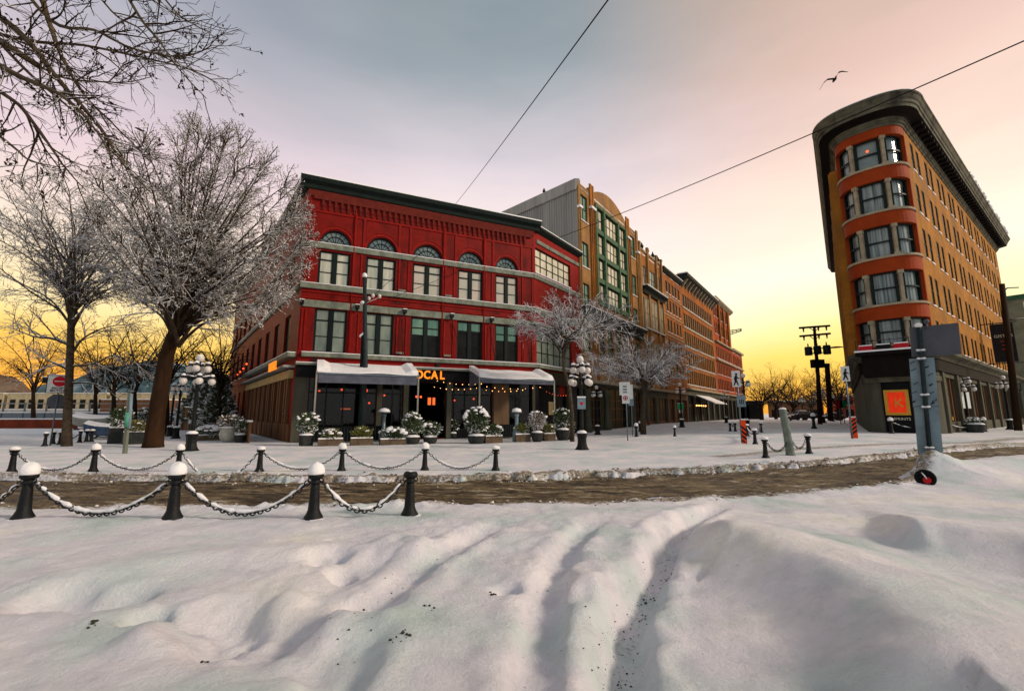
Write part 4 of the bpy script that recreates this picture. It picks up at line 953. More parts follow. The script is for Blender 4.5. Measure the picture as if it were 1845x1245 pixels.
for i, (z0, z1) in enumerate(wz):
    mb = MB(); bandmesh(mb, .10, -.3, z0-.16, z0+.002); mb.build('stone_sill', M['buff'], fl)
    mb = MB(); bandmesh(mb, -.46, -.5, z0, z1, 20, 0, E0, E1_); mb.build('bay_glass', M['gcurt'] if i else M['gblue'], fl)
    def seg(f0, f1, o0, o1, za, zb, m): 
        mb = MB(); bandmesh(mb, o0, o1, za, zb, 3, 0, E0+(E1_-E0)*f0, E0+(E1_-E0)*f1); return mb
    fr_ = MB()
    for f0, f1 in ((.0,.03),(.25,.275),(.335,.36),(.62,.645),(.705,.73),(.97,1.0)):
        b_ = seg(f0, f1, -.25, -.4, z0, z1, None); fr_.add(b_.v, b_.f)
    for za in (z0+.0, (z0+z1)/2-.05, z1-.1): b_ = MB(); bandmesh(b_, -.27, -.38, za, za+.1, 20, 0, E0, E1_); fr_.add(b_.v, b_.f)
    fr_.build('bay_window_frame', M['frame'], fl)
    for f0, f1 in ((.275,.335),(.645,.705)):
        b_ = MB(); bandmesh(b_, -.06, -.40, z0, z1-.25, 3, 0, E0+(E1_-E0)*(f0+.012), E0+(E1_-E0)*(f1-.012)); bandmesh(b_, .0, -.3, z1-.25, z1, 3, 0, E0+(E1_-E0)*f0, E0+(E1_-E0)*f1); bandmesh(b_, .0, -.3, z0+.003, z0+.2, 3, 0, E0+(E1_-E0)*f0, E0+(E1_-E0)*f1)
        b_.build('pilaster', M['buff'], fl)
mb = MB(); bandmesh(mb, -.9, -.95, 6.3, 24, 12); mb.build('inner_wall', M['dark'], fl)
mb = MB(); p = nose(RN-.75, 10)[5]; mb.ball((p[0], p[1], 23.2), .12, 8, 6); 
p = nose(RN-.44, 10)[5]; mb = MB(); mb.ball((p[0], p[1], 22.6), .09, 8, 6); mb.build('red_lamp', M['lred'], fl)
mb = MB()
def swept(prof, name, m, n=24):
    outs = [outline(o, n) for o, z in prof]; k = len(outs[0]); b = MB()
    vs = [(x, y, z) for (o, z), P in zip(prof, outs) for x, y in P]
    fs = [(j*k+i, j*k+i+1, (j+1)*k+i+1, (j+1)*k+i) for j in range(len(prof)-1) for i in range(k-1)]
    fs += [tuple(j*k for j in range(len(prof))), tuple(j*k+k-1 for j in range(len(prof)))[::-1]]
    b.add(vs, fs); return b.build(name, m, fl)
swept([(-.3,TOP-1.45),(.06,TOP-1.45),(.10,TOP-1.3),(.2,TOP-1.25),(.2,TOP-1.12),(.3,TOP-1.05),(.30,TOP-.9)], 'frieze_moulding', M['corn'])
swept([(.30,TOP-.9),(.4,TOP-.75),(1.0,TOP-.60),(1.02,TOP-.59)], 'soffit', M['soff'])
swept([(1.02,TOP-.60),(1.04,TOP-.34),(1.12,TOP-.30),(1.14,TOP-.08),(1.22,TOP+.0),(1.32,TOP+.24),(1.40,TOP+.32),(1.40,TOP+.46),(.4,TOP+.50)], 'cornice', M['corn'])
swept([(1.40,TOP+.462),(1.38,TOP+.52),(.8,TOP+.58),(-.3,TOP+.58)], 'snow', M['snowcap'])
O = outline(-.3); mb = MB(); mb.prism(O, TOP-1.3, TOP-1.02); mb.build('roof', M['snow'], fl)
mb = MB(); O = outline(0); mb.quad((O[0][0],O[0][1],0),(O[-1][0],O[-1][1],0),(O[-1][0],O[-1][1],TOP),(O[0][0],O[0][1],TOP)); mb.build('back_wall', M['flat'], fl)
mb = MB(); bfl = Vector((dr[0], dr[1], 0))
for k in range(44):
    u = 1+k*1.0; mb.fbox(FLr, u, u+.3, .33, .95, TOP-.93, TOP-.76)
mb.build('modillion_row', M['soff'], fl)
mb = MB(); rr = random.Random(4)
for k in range(60):
    u = 18+26*rr.random(); p = FLr.p(u, 1.34+.1*rr.random(), TOP+.5); mb.ball(p, .10+.14*rr.random(), 5, 4)
mb.build('snow_lump', M['snowcap'], fl)['kind'] = 'stuff'
# ground floor
swept([(-.1,5.75),(.25,5.8),(.35,6.0),(.75,6.15),(.8,6.38),(-.2,6.42)], 'belt_cornice', M['corn'])
swept([(.02,4.9),(.15,4.95),(.15,5.74),(-.1,5.74)], 'fascia', M['soff'])
st = []; 
for k in range(9): st.append((1.2+4.9*k, 5.2+4.9*k, 1.3, 4.6))
mb = MB(); wall(mb, FLr, 0, LEN, 0, 5.74, st, .4, w=-.02); wall(mb, FLl, 0, LL2, 0, 5.74, [], .4, w=-.02); mb.build('shopfront_wall', M['greycol'], fl)
for a, b, c, d in st:
    mb = MB()
    for k in range(4): u = a+(b-a)*k/3; mb.fbox(FLr, u-.08, u+.08, -.3, -.12, c, d)
    o = mb.build('shopfront_frame', M['wood'], fl); mb = MB(); mb.fbox(FLr, a, b, -.25, -.22, c, d); mb.build('glass', M['gdark'], o)
for k in range(10): mb = MB(); mb.fbox(FLr, .3+4.9*k, .9+4.9*k, -.01, .14, .3, 4.9); mb.build('pier', M['greycol'], fl)
for u, s in ((3.2, .25), (9.5, .3), (12.4,.2)):
    mb = MB(); mb.fbox(FLr, u, u+s*1.4, -.2, -.16, 1.4, 1.4+s); mb.build('lit_display', M['lwin'] if u > 5 else M['gold'], fl)
# rounded stone entrance with the poster doorway
am = (aL+aR)/2
dA0, dA1 = aL+.33*da, aL+.61*da
mb = MB(); bandmesh(mb, -.02, -.5, 0, 5.74, 10, 0, aL, dA0); bandmesh(mb, -.02, -.5, 0, 5.74, 8, 0, dA1, aR); bandmesh(mb, -.02, -.5, 4.3, 5.74, 8, 0, dA0, dA1); mb.build('stone_entrance', M['greycol'], fl)
mb = MB(); bandmesh(mb, .10, -.1, 4.2, 4.55, 24); mb.build('entrance_lintel', M['corn'], fl)
mb = MB(); bandmesh(mb, -.28, -.34, 0, 4.3, 8, 0, dA0, dA1); mb.build('dark_door', M['blk'], fl)
pc = nose(RN-.25, 2, (dA0+dA1)/2-.0001, (dA0+dA1)/2)[0]; e0 = nose(RN-.27, 1, dA0, dA1)
dd = Vector((e0[1][0]-e0[0][0], e0[1][1]-e0[0][1], 0)); wd = dd.length; dd.normalize(); yawd = math.degrees(math.atan2(dd.x, dd.y))
FD = FR((pc[0]-dd.x*wd/2+dd.y*.03, pc[1]-dd.y*wd/2-dd.x*.03), yawd)
mb = MB(); mb.fbox(FD, wd*.12, wd*.88, .0, .04, 1.85, 3.55)
for k in range(8):
    a = wd*.12+wd*.76*k/7; mb.fbox(FD, a-.09, a+.09, .0, .03, 1.78, 3.62)
mb.build('poster_border', M['gold'], fl); mb = MB(); mb.fbox(FD, wd*.19, wd*.81, .041, .06, 1.97, 3.45); mb.build('poster', M['poster'], fl)
text_obj('poster_letter', 'K', FD, wd*.40, 2.38, .85, M['gold'], fl, w=.065, ext=.01)
text_obj('door_lettering', 'KIMPRINTS', FD, wd*.5, 1.42, .27, M['goldl'], fl, w=.03, ext=.01, align='CENTER')
# square canopy with a planted balcony over the entrance
fn = Vector((math.cos(am), math.sin(am), 0)); yb = math.degrees(math.atan2(-fn.y, fn.x))
cd = Vector((-math.sin(am), math.cos(am), 0)); ycan = math.degrees(math.atan2(cd.x, cd.y)); FC = FR((Cn[0]+fn.x*(RN-.1)-cd.x*2.1, Cn[1]+fn.y*(RN-.1)-cd.y*2.1), ycan)
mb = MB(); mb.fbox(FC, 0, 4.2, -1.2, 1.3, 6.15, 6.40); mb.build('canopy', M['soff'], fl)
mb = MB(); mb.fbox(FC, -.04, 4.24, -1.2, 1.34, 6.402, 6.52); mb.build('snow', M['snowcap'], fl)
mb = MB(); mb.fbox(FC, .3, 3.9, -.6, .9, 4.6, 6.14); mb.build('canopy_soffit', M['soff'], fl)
for k, m_ in enumerate(('wred', 'blk', 'wred', 'wred')):
    mb = MB(); u = .25+1.0*k; mb.fbox(FC, u, u+.8, .95, 1.25, 6.53, 6.85); o = mb.build('window_box', M[m_], fl); o['label'] = 'red planter box on the canopy' if m_ == 'wred' else 'black planter box on the canopy'
    mb = MB(); mb.fbox(FC, u+.02, u+.78, .96, 1.24, 6.852, 6.93); mb.build('snow', M['snowcap'], o)
mb = MB()
for u in (0.1, 1.1, 2.1, 3.1, 4.1): mb.tube(FC.p(u, 1.27, 6.5), FC.p(u, 1.27, 7.3), .025, n=5)
mb.tube(FC.p(0.1, 1.27, 7.2), FC.p(4.1, 1.27, 7.2), .025, n=5); mb.build('balcony_rail', M['black'], fl)
# hanging banner on the long side
bn = root('hanging_banner', 'dark vertical banner hanging from a bracket high on the wedge shaped building', 'banner', FLr.p(22, 0, 9))
mb = MB(); mb.fbox(FLr, 22, 22.12, .6, 2.2, 7.0, 10.9); mb.build('cloth', M['banner'], bn)
FBn = FR(FLr.p(21.97, 2.6, 0)[:2], YR-90+180-0)
for z in (11.0, 6.9): mb = MB(); mb.tube(FLr.p(22.06, 0, z), FLr.p(22.06, 2.5, z), .05); mb.build('bracket', M['black'], bn)
FB2 = FR(FLr.p(21.98, .6, 0)[:2], YR+90)
for s, z, sz in (('GISTAR', 9.5, .40), ('----', 9.0, .4), ('---', 8.6, .4), ('----', 8.2, .4)): text_obj('lettering', s, FB2, .85, z, sz, M['goldl'] if z > 9 else M['orange'], bn, w=.02, ext=.005, align='CENTER')
# narrow building beyond it with a green copper top
gb = root('copper_topped_building', 'narrow grey green building with a copper cornice beyond the wedge shaped building', 'building', FLr.p(LEN+.6, .2, 0))
FG = FR(FLr.p(LEN+.3, 1.6, 0)[:2], YR)
hl = [(1+2.4*k, 2.2+2.4*k, z, z+2.2) for k in range(5) for z in (6.5, 10, 13.5)]
mb = MB(); wall(mb, FG, 0, 13, 0, 17.2, hl, .3); mb.quad(FG.p(0,0,0), FG.p(0,0,17.2), FG.p(0,-12,17.2), FG.p(0,-12,0)); mb.build('wall', mat('grey_green_stone', (.20,.22,.16), .8, .2, 1), gb)
for q in hl: window(gb, FG, *q, M['gmid'], 'sash')
mb = MB(); mb.fbox(FG, -.2, 13, -12, .5, 17.2, 17.8); mb.build('cornice', M['copper'], gb)
rbk = root('far_red_building', 'low red brick building at the right edge behind the wedge shaped building', 'building', FG.p(13.2, 0, 0))
mb = MB(); mb.fbox(FG, 13.2, 40, -12, .2, 0, 14.5); mb.build('wall', M['rbrick'], rbk); mb = MB()
mb.fbox(FG, 13.2, 40, -12, .7, 14.5, 15); mb.build('cornice', M['buff'], rbk)
for k in range(6):
    for z in (7, 11): window(rbk, FG, 14.4+3.4*k, 15.6+3.4*k, z, z+2.3, M['gmid'], 'sash', w=.5)
# ------------------------------------------------------------------ bollards and chains
def make_bollard():
    t = root('bollard', 'x', 'bollard', (0,0,0))
    mb = MB(); mb.lathe([(.16,-.12),(.165,.0),(.15,.05),(.12,.10),(.095,.16),(.085,.30),(.072,.52),(.068,.58)], 14); mb.build('post', M['black'], t)
    mb = MB(); mb.lathe([(.07,.575),(.10,.595),(.105,.62),(.075,.635),(.075,.655),(.115,.675),(.125,.70),(.125,.735),(.10,.765),(.05,.785)], 14); mb.build('head', M['black'], t)
    mb = MB()
    for s in (-1, 1): 
        mb.poly([(s*(.10+.035*math.sin(a)), .0, .635+.035*math.cos(a)) for a in [k*6.283/8 for k in range(9)]], .009, 5)
    mb.build('chain_eye', M['black'], t)['kind'] = 'stuff'; return t
def cap_mesh(k, big):
    rr = random.Random(k); prof = []; H = .16 if big else .07; R0 = .128
    for z, r in ((.74,1.0),(.76,1.06),(.78+.25*H,1.06),(.78+.6*H,.93),(.78+.85*H,.66),(.78+H,.25),(.78+1.02*H,.02)): prof.append((r*R0, z))
    mb = MB(); n = 14; b = 0
    mb.lathe(prof, n); mb.v = [(x*(1+.06*math.sin(3*math.atan2(y, x)+k)), y*(1+.05*math.cos(2*math.atan2(y, x)+k)), z+.012*math.sin(2*math.atan2(y, x)+k)*(z > .78)) for x, y, z in mb.v]
    o = mb.build('snow_cap', M['snowcap']); return o
def footm(k):
    mb = MB(); n = 16; rr = random.Random(k); prof = [(.34,-.06),(.27,-.03),(.21,.0),(.17,.025),(.13,.03)]; mb.lathe(prof, n)
    mb.v = [(x*(1+.18*math.sin(2*math.atan2(y, x)+k)), y*(1+.15*math.sin(3*math.atan2(y, x)+k)), z) for x, y, z in mb.v]; return mb
BOL = make_bollard(); used = [False]
capP = {b: cap_mesh(3, b) for b in (True, False)}; usedc = {True: False, False: False}
def bollard(x, y, z, label, group, cap=True, s=1.0, rz=0, foot=True):
    if not used[0]: o = BOL; used[0] = True
    else: o = dup(BOL)
    for c in list(o.children):
        if c.name.startswith('snow_cap') or c.name.startswith('snow_drift'): bpy.data.objects.remove(c)
    o.location = (x, y, z); o.rotation_euler = (0, 0, rz); o.scale = (s, s, s); o['label'] = label; o['group'] = group
    if cap is not None:
        c = capP[bool(cap)] if not usedc[bool(cap)] else capP[bool(cap)].copy()
        if usedc[bool(cap)]: COL.objects.link(c)
        usedc[bool(cap)] = True; c.parent = o; c.rotation_euler = (0, 0, rz*3+x)
    return o
def hz(p): return float(height(np.array([[p[0]]]), np.array([[p[1]]]))[0, 0])
def link_mesh(a, b, sag, pitch, r, mb, clip=None):
    """a chain of oval links hanging between a and b"""
    a = Vector(a); b = Vector(b); L = (b-a).length; n = max(6, int(L*1.12/pitch)); P = []
    for i in range(n+1):
        f = i/n; p = a.lerp(b, f); p.z -= sag*4*f*(1-f); P.append(p)
    for i in range(n):
        c = (P[i]+P[i+1])/2; d = (P[i+1]-P[i]).normalized(); s = d.cross(Vector((0,0,1))).normalized(); u = s.cross(d)
        if i % 2: s, u = u, s
        if clip and c.z < clip-.05: continue
        hl_, hw = pitch*.72, r*2.1; ring = []
        for k in range(8):
            an = 6.2832*k/8; ring.append(c+d*(hl_*math.cos(an))+s*(hw*math.sin(an)))
        ring.append(ring[0]); mb.poly(ring, r*.62, 5, caps=False)
    return P
def chain(pa, pb, za, zb, sag, label, group, pitch=.062, r=.016, snow=True):
    a = Vector((pa[0], pa[1], za)); b = Vector((pb[0], pb[1], zb)); d = (b-a).normalized(); a = a+d*.11; b = b-d*.11
    t = root('chain', label, 'chain', ((a+b)/2).to_tuple(), group)
    mb = MB(); P = link_mesh(a, b, sag, pitch, r, mb); mb.build('links', M['chain'], t)
    if snow:
        rr = random.Random(int(abs(a.x)*100)); mb = MB(); n = len(P); w = []
        pts = [p+Vector((0,0,r*1.7)) for p in P[1:-1]]
        rad = [max(.004, (r*1.15)*(.8+.6*math.sin(math.pi*(i+1)/n)**.6)*(1+.55*rr.uniform(-1,1))*(.25 if rr.random() < .12 else 1)) for i in range(len(pts))]
        mb.poly(pts, rad, 7); mb.build('snow_ridge', M['snowcap'], t)
    return t
GN = 'chained bollards along the near side of the road'
near = [(-215,955,'bollard beyond the left picture edge on the near side',True),(38,951,'leftmost snow capped bollard on the near side of the road',True),(308,953,'second snow capped bollard from the left on the near side of the road',True),(563,952,'third snow capped bollard from the left on the near side of the road',True),(737,941,'bare headed black bollard at the right end of the near chain',None)]
nb = []
for px, py, lab, cp in near:
    if px < -100: g = G(px, py); nb.append((g.x, g.y, 0)); continue
    g = G(px, py); z = hz(g)-.02; o = bollard(g.x, g.y, z, lab, GN, cap=cp); nb.append((g.x, g.y, z))
    mb = footm(px); o2 = mb.build('snow_drift', M['snow'], o, local=True); o2.location = (0, 0, .0)
nm = ['chain running out of the left picture edge on the near side', 'near chain between the two leftmost bollards', 'near chain between the second and third bollards', 'rightmost near chain sagging onto the snow']
for i in range(4):
    a, b = nb[i], nb[i+1]; chain(a, b, a[2]+.62, b[2]+.62, (.52 if i < 3 else .50), nm[i], GN, pitch=.068, r=.020)
GF = 'chained bollards along the far side of the road'
farb = [(20,852),(167,851),(320,850),(467,849),(615,848),(765,847),(893,847)]
ordn = ['leftmost', 'second', 'third', 'fourth', 'fifth', 'sixth', 'rightmost']
fb = []
for i, (px, py) in enumerate(farb):
    g = G(px, py); z = hz(g)-.03; bollard(g.x, g.y, z, '%s bollard%s on the far side of the road' % (ordn[i], '' if i in (0, 6) else ' from the left'), GF, cap=(i in (1, 2, 4, 5)), rz=i); fb.append((g.x, g.y, z))
for i in range(6):
    a, b = fb[i], fb[i+1]; chain(a, b, a[2]+.62, b[2]+.62, .86 if i == 2 else .52, ['leftmost far chain, between the first and second bollards','far chain between the second and third bollards','far chain whose middle lies buried in the snow','far chain between the fourth and fifth bollards','far chain between the fifth and sixth bollards','rightmost far chain, ending below the lamp post'][i], GF, pitch=.075, r=.019)
GR = 'chained bollards round the right hand traffic island'
isl = [(1380,825,'front bollard with a second head behind it, left of the leaning grey post', 1.0), (1458,817,'bollard right of the leaning grey post', 1.0), (1361,800,'bollard on the island just right of the orange marker', 1.0), (1372,779,'small bollard at the back of the right hand island', .95), (1347,786,'bollard behind the orange marker at the pedestrian sign', 1.0), (1325,777,'small bollard left of the orange marker', .95), (1316,777,'small bollard at the left end of the island', .95)]
ib = []
for px, py, lab, s in isl:
    g = G(px, py); bollard(g.x, g.y, g.z-.03, lab, GR, cap=False, s=s*1.02, rz=px); ib.append((g.x, g.y, g.z))
gp = G(1425,820)
for (i, a, b) in ((0, ib[0], (gp.x, gp.y, gp.z)), (1, (gp.x, gp.y, gp.z), ib[1]), (2, ib[4], ib[2]), (3, ib[2], ib[3]), (4, ib[5], ib[6])):
    chain(a, b, a[2]+.6, b[2]+.6, [.38,.35,.18,.3,.2][i], ['chain from the front island bollard to the leaning post','chain from the leaning post to the right bollard','snowy chain right of the orange marker','short chain at the back of the island','short chain at the left end of the island'][i], GR, pitch=.09, r=.02, snow=(i == 2))
GW = 'bollards in front of the wedge shaped building'
wb = []
for px, py, lab in ((1607,781,'bollard in front of the poster door of the wedge shaped building'),(1704,780,'bollard right of the tall sign pole by the wedge shaped building'),(1775,778,'bollard beside the snowy tub near the right picture edge')):
    g = G(px, py); bollard(g.x, g.y, g.z-.03, lab, GW, cap=True, s=1.25); wb.append((g.x, g.y, g.z))
for i in range(2): chain(wb[i], wb[i+1], wb[i][2]+.78, wb[i+1][2]+.78, .45, ['chain passing behind the tall sign pole','chain right of the tall sign pole'][i], GW, pitch=.12, r=.022)
g = G(1467,772); bollard(g.x, g.y, g.z, 'tall black bollard by the parked dark car', 'single bollards in the square', cap=True, s=1.55)
g = G(1216,786); bollard(g.x, g.y, g.z-.03, 'lone bollard in the middle of the snowy square', 'single bollards in the square', cap=True, s=.9)
g = G(1147,787); bollard(g.x, g.y, g.z-.03, 'front one of two bollards beside the parking signs', 'single bollards in the square', cap=True, s=1.15)
g = G(1153,778); bollard(g.x, g.y, g.z-.03, 'rear one of two bollards beside the parking signs', 'single bollards in the square', cap=True, s=1.1)
GL = 'bollards beside the left trees'
lb = []
for px, py, lab in ((80,804,'left bollard of three under the no entry sign'),(95,800,'middle bollard of three under the no entry sign'),(107,801,'right bollard of three under the no entry sign'),(143,797,'bollard just right of the slender trunk'),(155,796,'bollard beneath the snow covered boat'),(164,796,'bollard at the boat trailer wheel')):
    g = G(px, py); bollard(g.x, g.y, g.z, lab, GL, cap=False, s=1.0, rz=px); lb.append(g)
for a, b, lab in ((lb[2], lb[3], 'chain behind the slender trunk'), (lb[5], G(206,796), 'chain from the boat wheel to the planters')): chain(a, b, .6, .6, .3, lab, GL, pitch=.12, r=.02, snow=False)
# grey green leaning post
lp = root('leaning_post', 'weathered grey green timber post leaning left on the island', 'post', (gp.x, gp.y, gp.z))
tp = at(1410,737, gp.y); mb = MB(); mb.poly([(gp.x, gp.y, gp.z-.1), (gp.x-.02, gp.y, gp.z+.1), ((gp.x+tp.x)/2, gp.y, (gp.z+tp.z)/2), (tp.x, gp.y, tp.z)], [.22,.17,.145,.14], 12); mb.build('post', M['verdi'], lp)
mb = MB(); mb.ball((tp.x, gp.y, tp.z), .145, 12, 6, sz=.45); mb.build('snow_cap', M['snowcap'], lp)

# ------------------------------------------------------------------ globe lamps
def make_lamp(kind):
    t = root('street_lamp', 'x', 'street lamp', (0,0,0))
    mb = MB(); mb.lathe([(.42,-.1),(.40,.02),(.33,.10),(.27,.22),(.235,.40),(.235,.60),(.27,.74),(.29,.86),(.25,.90)], 8, smooth=False); mb.build('pedestal', M['black'], t)
    mb = MB(); mb.lathe([(.27,.88),(.25,.96),(.15,1.02),(.10,1.04)], 12); mb.build('snow_collar', M['snowcap'], t)
    mb = MB(); mb.lathe([(.115,.9),(.10,1.3),(.085,3.4),(.12,3.45),(.12,3.55),(.08,3.6),(.06,4.6),(.10,4.66)], 12); mb.build('pole', M['black'], t)
    tiers = [(3.62, .62, 4, .4), (4.28, .40, 4, .0)] if kind == 'big' else [(4.05, .50, 4, .3)]
    gl = []
    for z, R, n, ph in tiers:
        for k in range(n):
            a = ph+k*6.283/n; c, s = math.cos(a), math.sin(a); mb = MB()
            mb.poly([(0,0,z+.05),(c*R*.4,s*R*.4,z+.26),(c*R*.8,s*R*.8,z+.28),(c*R,s*R,z+.16)], [.035,.03,.03,.05], 6); mb.lathe([(.12,0),(.12,.05),(.05,.12)], 10, (c*R, s*R, z+.14)); o = mb.build('arm', M['black'], t)
            mb = MB(); mb.lathe([(.12,0),(.10,.08),(.02,.12)], 10, (c*R, s*R, z+.262)); mb.poly([(c*R*.3,s*R*.3,z+.24),(c*R*.8,s*R*.8,z+.31)], [.035,.035], 6); mb.build('snow', M['snowcap'], o)
            mb = MB(); mb.ball((c*R, s*R, z-.03), .185, 14, 10); mb.build('globe', M['globe'], t)
    mb = MB(); mb.ball((0,0,4.82 if kind == 'big' else 4.82), .20, 14, 10); mb.build('globe', M['globe'], t)
    mb = MB(); mb.ball((0,0,4.90), .17, 12, 8, sz=.85); mb.build('snow_cap', M['snowcap'], t)
    return t
LB = make_lamp('big'); LS = make_lamp('small')
GLm = 'globe street lamps'
lamps = [(343,812,LB,1.0,.3,'black globe lamp with nine white globes beside the thick tree trunk'),(1049,810,LB,1.0,.1,'black globe lamp with nine globes in front of the red building corner'),
 (1077,783,LS,.86,.5,'smaller globe lamp behind the lamp at the red building corner'),(1229,770,LS,.95,.2,'globe lamp near the green sign along the row'),(1309,762,LS,.95,.7,'globe lamp beyond the sloping shop awning'),(1346,775,LS,.98,.2,'globe lamp behind the left pedestrian sign'),
 (1748,776,LB,.95,.35,'globe lamp with two white banners before the wedge shaped building'),(1822,774,LS,.95,.1,'globe lamp at the right picture edge'),(1484,762,LB,1.1,.3,'globe lamp in front of the utility pole'),(1500,759,LS,1.1,.3,'globe lamp just right of the utility pole'),(1448,757,LS,1.0,.5,'globe lamp left of the utility pole behind the cars'),(316,790,LS,.95,.6,'globe lamp post farther back beside the thick trunk'),(305,786,LS,.9,.2,'globe lamp post farthest back at the left')]
first = {LB: True, LS: True}
for px, py, src, s, rz, lab in lamps:
    g = G(px, py)
    if first[src]: o = src; first[src] = False
    else: o = dup(src)
    o.location = (g.x, g.y, g.z-.02); o.rotation_euler = (0,0,rz); o.scale = (s,s,s); o['label'] = lab; o['group'] = GLm
    if px == 1748:
        for sx_ in (-1, 1):
            mb = MB(); mb.box(sx_*.42-.22, sx_*.42+.22, -.02, .02, 1.95, 3.35); mb.v = [(x, y, z) for x, y, z in mb.v]; mb.build('banner', M['white'], o, local=True)
        mb = MB(); mb.tube((-.7,0,3.38),(.7,0,3.38), .025); mb.tube((-.7,0,1.92),(.7,0,1.92), .025); mb.build('banner_bar', M['black'], o, local=True)
    if px == 1049:
        mb = MB(); mb.box(-.22,.22,-.16,-.13,2.15,2.75); q = mb.build('sign_plate', M['signblue'], o, local=True); q.rotation_euler = (0,0,-rz)
        mb = MB(); mb.add([(-.12,-.165,2.52),(.12,-.165,2.52),(0,-.165,2.32)], [(0,1,2)]); mb.add([(-.12,-.162,2.52),(.12,-.162,2.52),(0,-.162,2.32)], [(2,1,0)]); q2 = mb.build('sign_symbol', M['wred'], q, local=True)
        mb = MB(); mb.box(-.23,.23,-.2,-.12,2.752,2.83); mb.build('snow', M['snowcap'], q, local=True)

# ------------------------------------------------------------------ signs and poles
def facing(x, y):      # a frame whose outward side looks at the square's near side
    return math.degrees(math.atan2(x, y))+90
def post_sign(name, label, cat, px, py, top, lean=0.0, r=.035, m='steel'):
    g = G(px, py); t = root(name, label, cat, (g.x, g.y, g.z)); F = FR((g.x, g.y), facing(g.x, g.y)); mb = MB(); q = at(px, top, g.y); mb.tube((g.x, g.y, g.z-.1), (g.x, g.y, q.z), r, n=10); mb.build('pole', M[m], t)
    return t, F, g, q.z
def plate(t, F, name, u0, u1, z0, z1, m, w=.05, th=.015, snow=True, m2=None):
    mb = MB(); mb.fbox(F, u0, u1, w, w+th, z0, z1); o = mb.build(name, M[m], t)
    if snow: mb = MB(); mb.fbox(F, u0, u1, w-.02, w+th+.02, z1+.001, z1+.05); mb.build('snow', M['snowcap'], o)
    return o
def disc(t, F, name, u, z, r, m, w, n=28, r0=0):
    mb = MB(); P = [(u+r*math.cos(6.2832*k/n), z+r*math.sin(6.2832*k/n)) for k in range(n)]
    if r0 == 0: mb.add([F.p(a, w, b) for a, b in P]+[F.p(a, w-.004, b) for a, b in P], [tuple(range(n))[::-1], tuple(range(n, 2*n))]+[(k, (k+1) % n, n+(k+1) % n, n+k) for k in range(n)])
    else:
        Q = [(u+r0*math.cos(6.2832*k/n), z+r0*math.sin(6.2832*k/n)) for k in range(n)]
        mb.add([F.p(a, w, b) for a, b in P]+[F.p(a, w, b) for a, b in Q], [(k, (k+1) % n, n+(k+1) % n, n+k) for k in range(n)])
    return mb.build(name, M[m], t)
# no entry sign with the back of a stop sign below
t, F, g, zt = post_sign('road_sign', 'no entry sign with EXCEPT BICYCLES plate, back of an octagonal sign below it', 'sign', 90, 803, 700)
k = g.y/798
zc = at(98,690,g.y).z; s = 27*k
U_ = .0
plate(t, F, 'sign_plate', U_-s*.60, U_+s*.60, zc-s*.68, zc+s*.50, 'sblack', w=.05, snow=True); plate(t, F, 'sign_face', U_-s*.56, U_+s*.56, zc-s*.64, zc+s*.46, 'white', w=.066, th=.005, snow=False)
disc(t, F, 'no_entry_disc', U_, zc+s*.10, s*.34, 'wred', .078); mb = MB(); mb.fbox(F, U_-s*.25, U_+s*.25, .079, .083, zc+s*.08, zc+s*.13); mb.build('white_bar', M['white'], t)
text_obj('lettering', 'EXCEPT', F, U_, zc-s*.41, .17, M['sblack'], t, w=.075, ext=.003, align='CENTER', bold=.006); text_obj('lettering', 'BICYCLES', F, U_, zc-s*.58, .17, M['sblack'], t, w=.075, ext=.003, align='CENTER', bold=.006)
plate(t, F, 'side_plate', -.75, -.30, zc-.05, zc+.30, 'sblack', w=.03)
mb = MB(); n = 8; R8 = .46; zc2 = at(95,723,g.y).z; P = [(.0+R8*math.cos(6.2832*(q+.5)/8), zc2+R8*math.sin(6.2832*(q+.5)/8)) for q in range(8)]
mb.add([F.p(a, -.04, b) for a, b in P]+[F.p(a, -.06, b) for a, b in P], [tuple(range(8)), tuple(range(15, 7, -1))]+[(q, (q+1) % 8, 8+(q+1) % 8, 8+q) for q in range(8)]); mb.build('octagon_back', M['signback'], t)
# timber post with green band and lantern hook
g = G(225,817); t = root('timber_post', 'grey timber post with a green band left of the thick tree trunk', 'post', (g.x, g.y, g.z)); q = at(236,706,g.y)
mb = MB(); mb.poly([(g.x, g.y, g.z-.1), (q.x-.05, g.y, q.z)], [.10,.085], 4, smooth=False); mb.build('post', M['woodw'], t)
mb = MB(); mb.poly([(g.x+(q.x-g.x)*.35+.10, g.y-.02, q.z*.4), (q.x+.05, g.y-.02, q.z-.1)], [.07,.07], 8); mb.build('post_sleeve', M['signblue'], t)
mb = MB(); pz = lambda z: (g.x+(q.x-.05-g.x)*z/q.z+.03, g.y-.03, z)
mb.poly([pz(1.25), pz(1.95)], [.125,.12], 8); mb.build('green_band', mat('green_band', (.08,.28,.20), .5), t)
mb = MB(); mb.poly([(q.x, g.y, q.z), (q.x-.02, g.y, q.z+.35), (q.x+.12, g.y, q.z+.5), (q.x+.16, g.y, q.z+.3), (q.x+.08, g.y, q.z+.02)], .03, 6); mb.lathe([(.14,0),(.13,.05),(.04,.09)], 8, (q.x, g.y, q.z)); mb.build('hook', M['steel'], t)
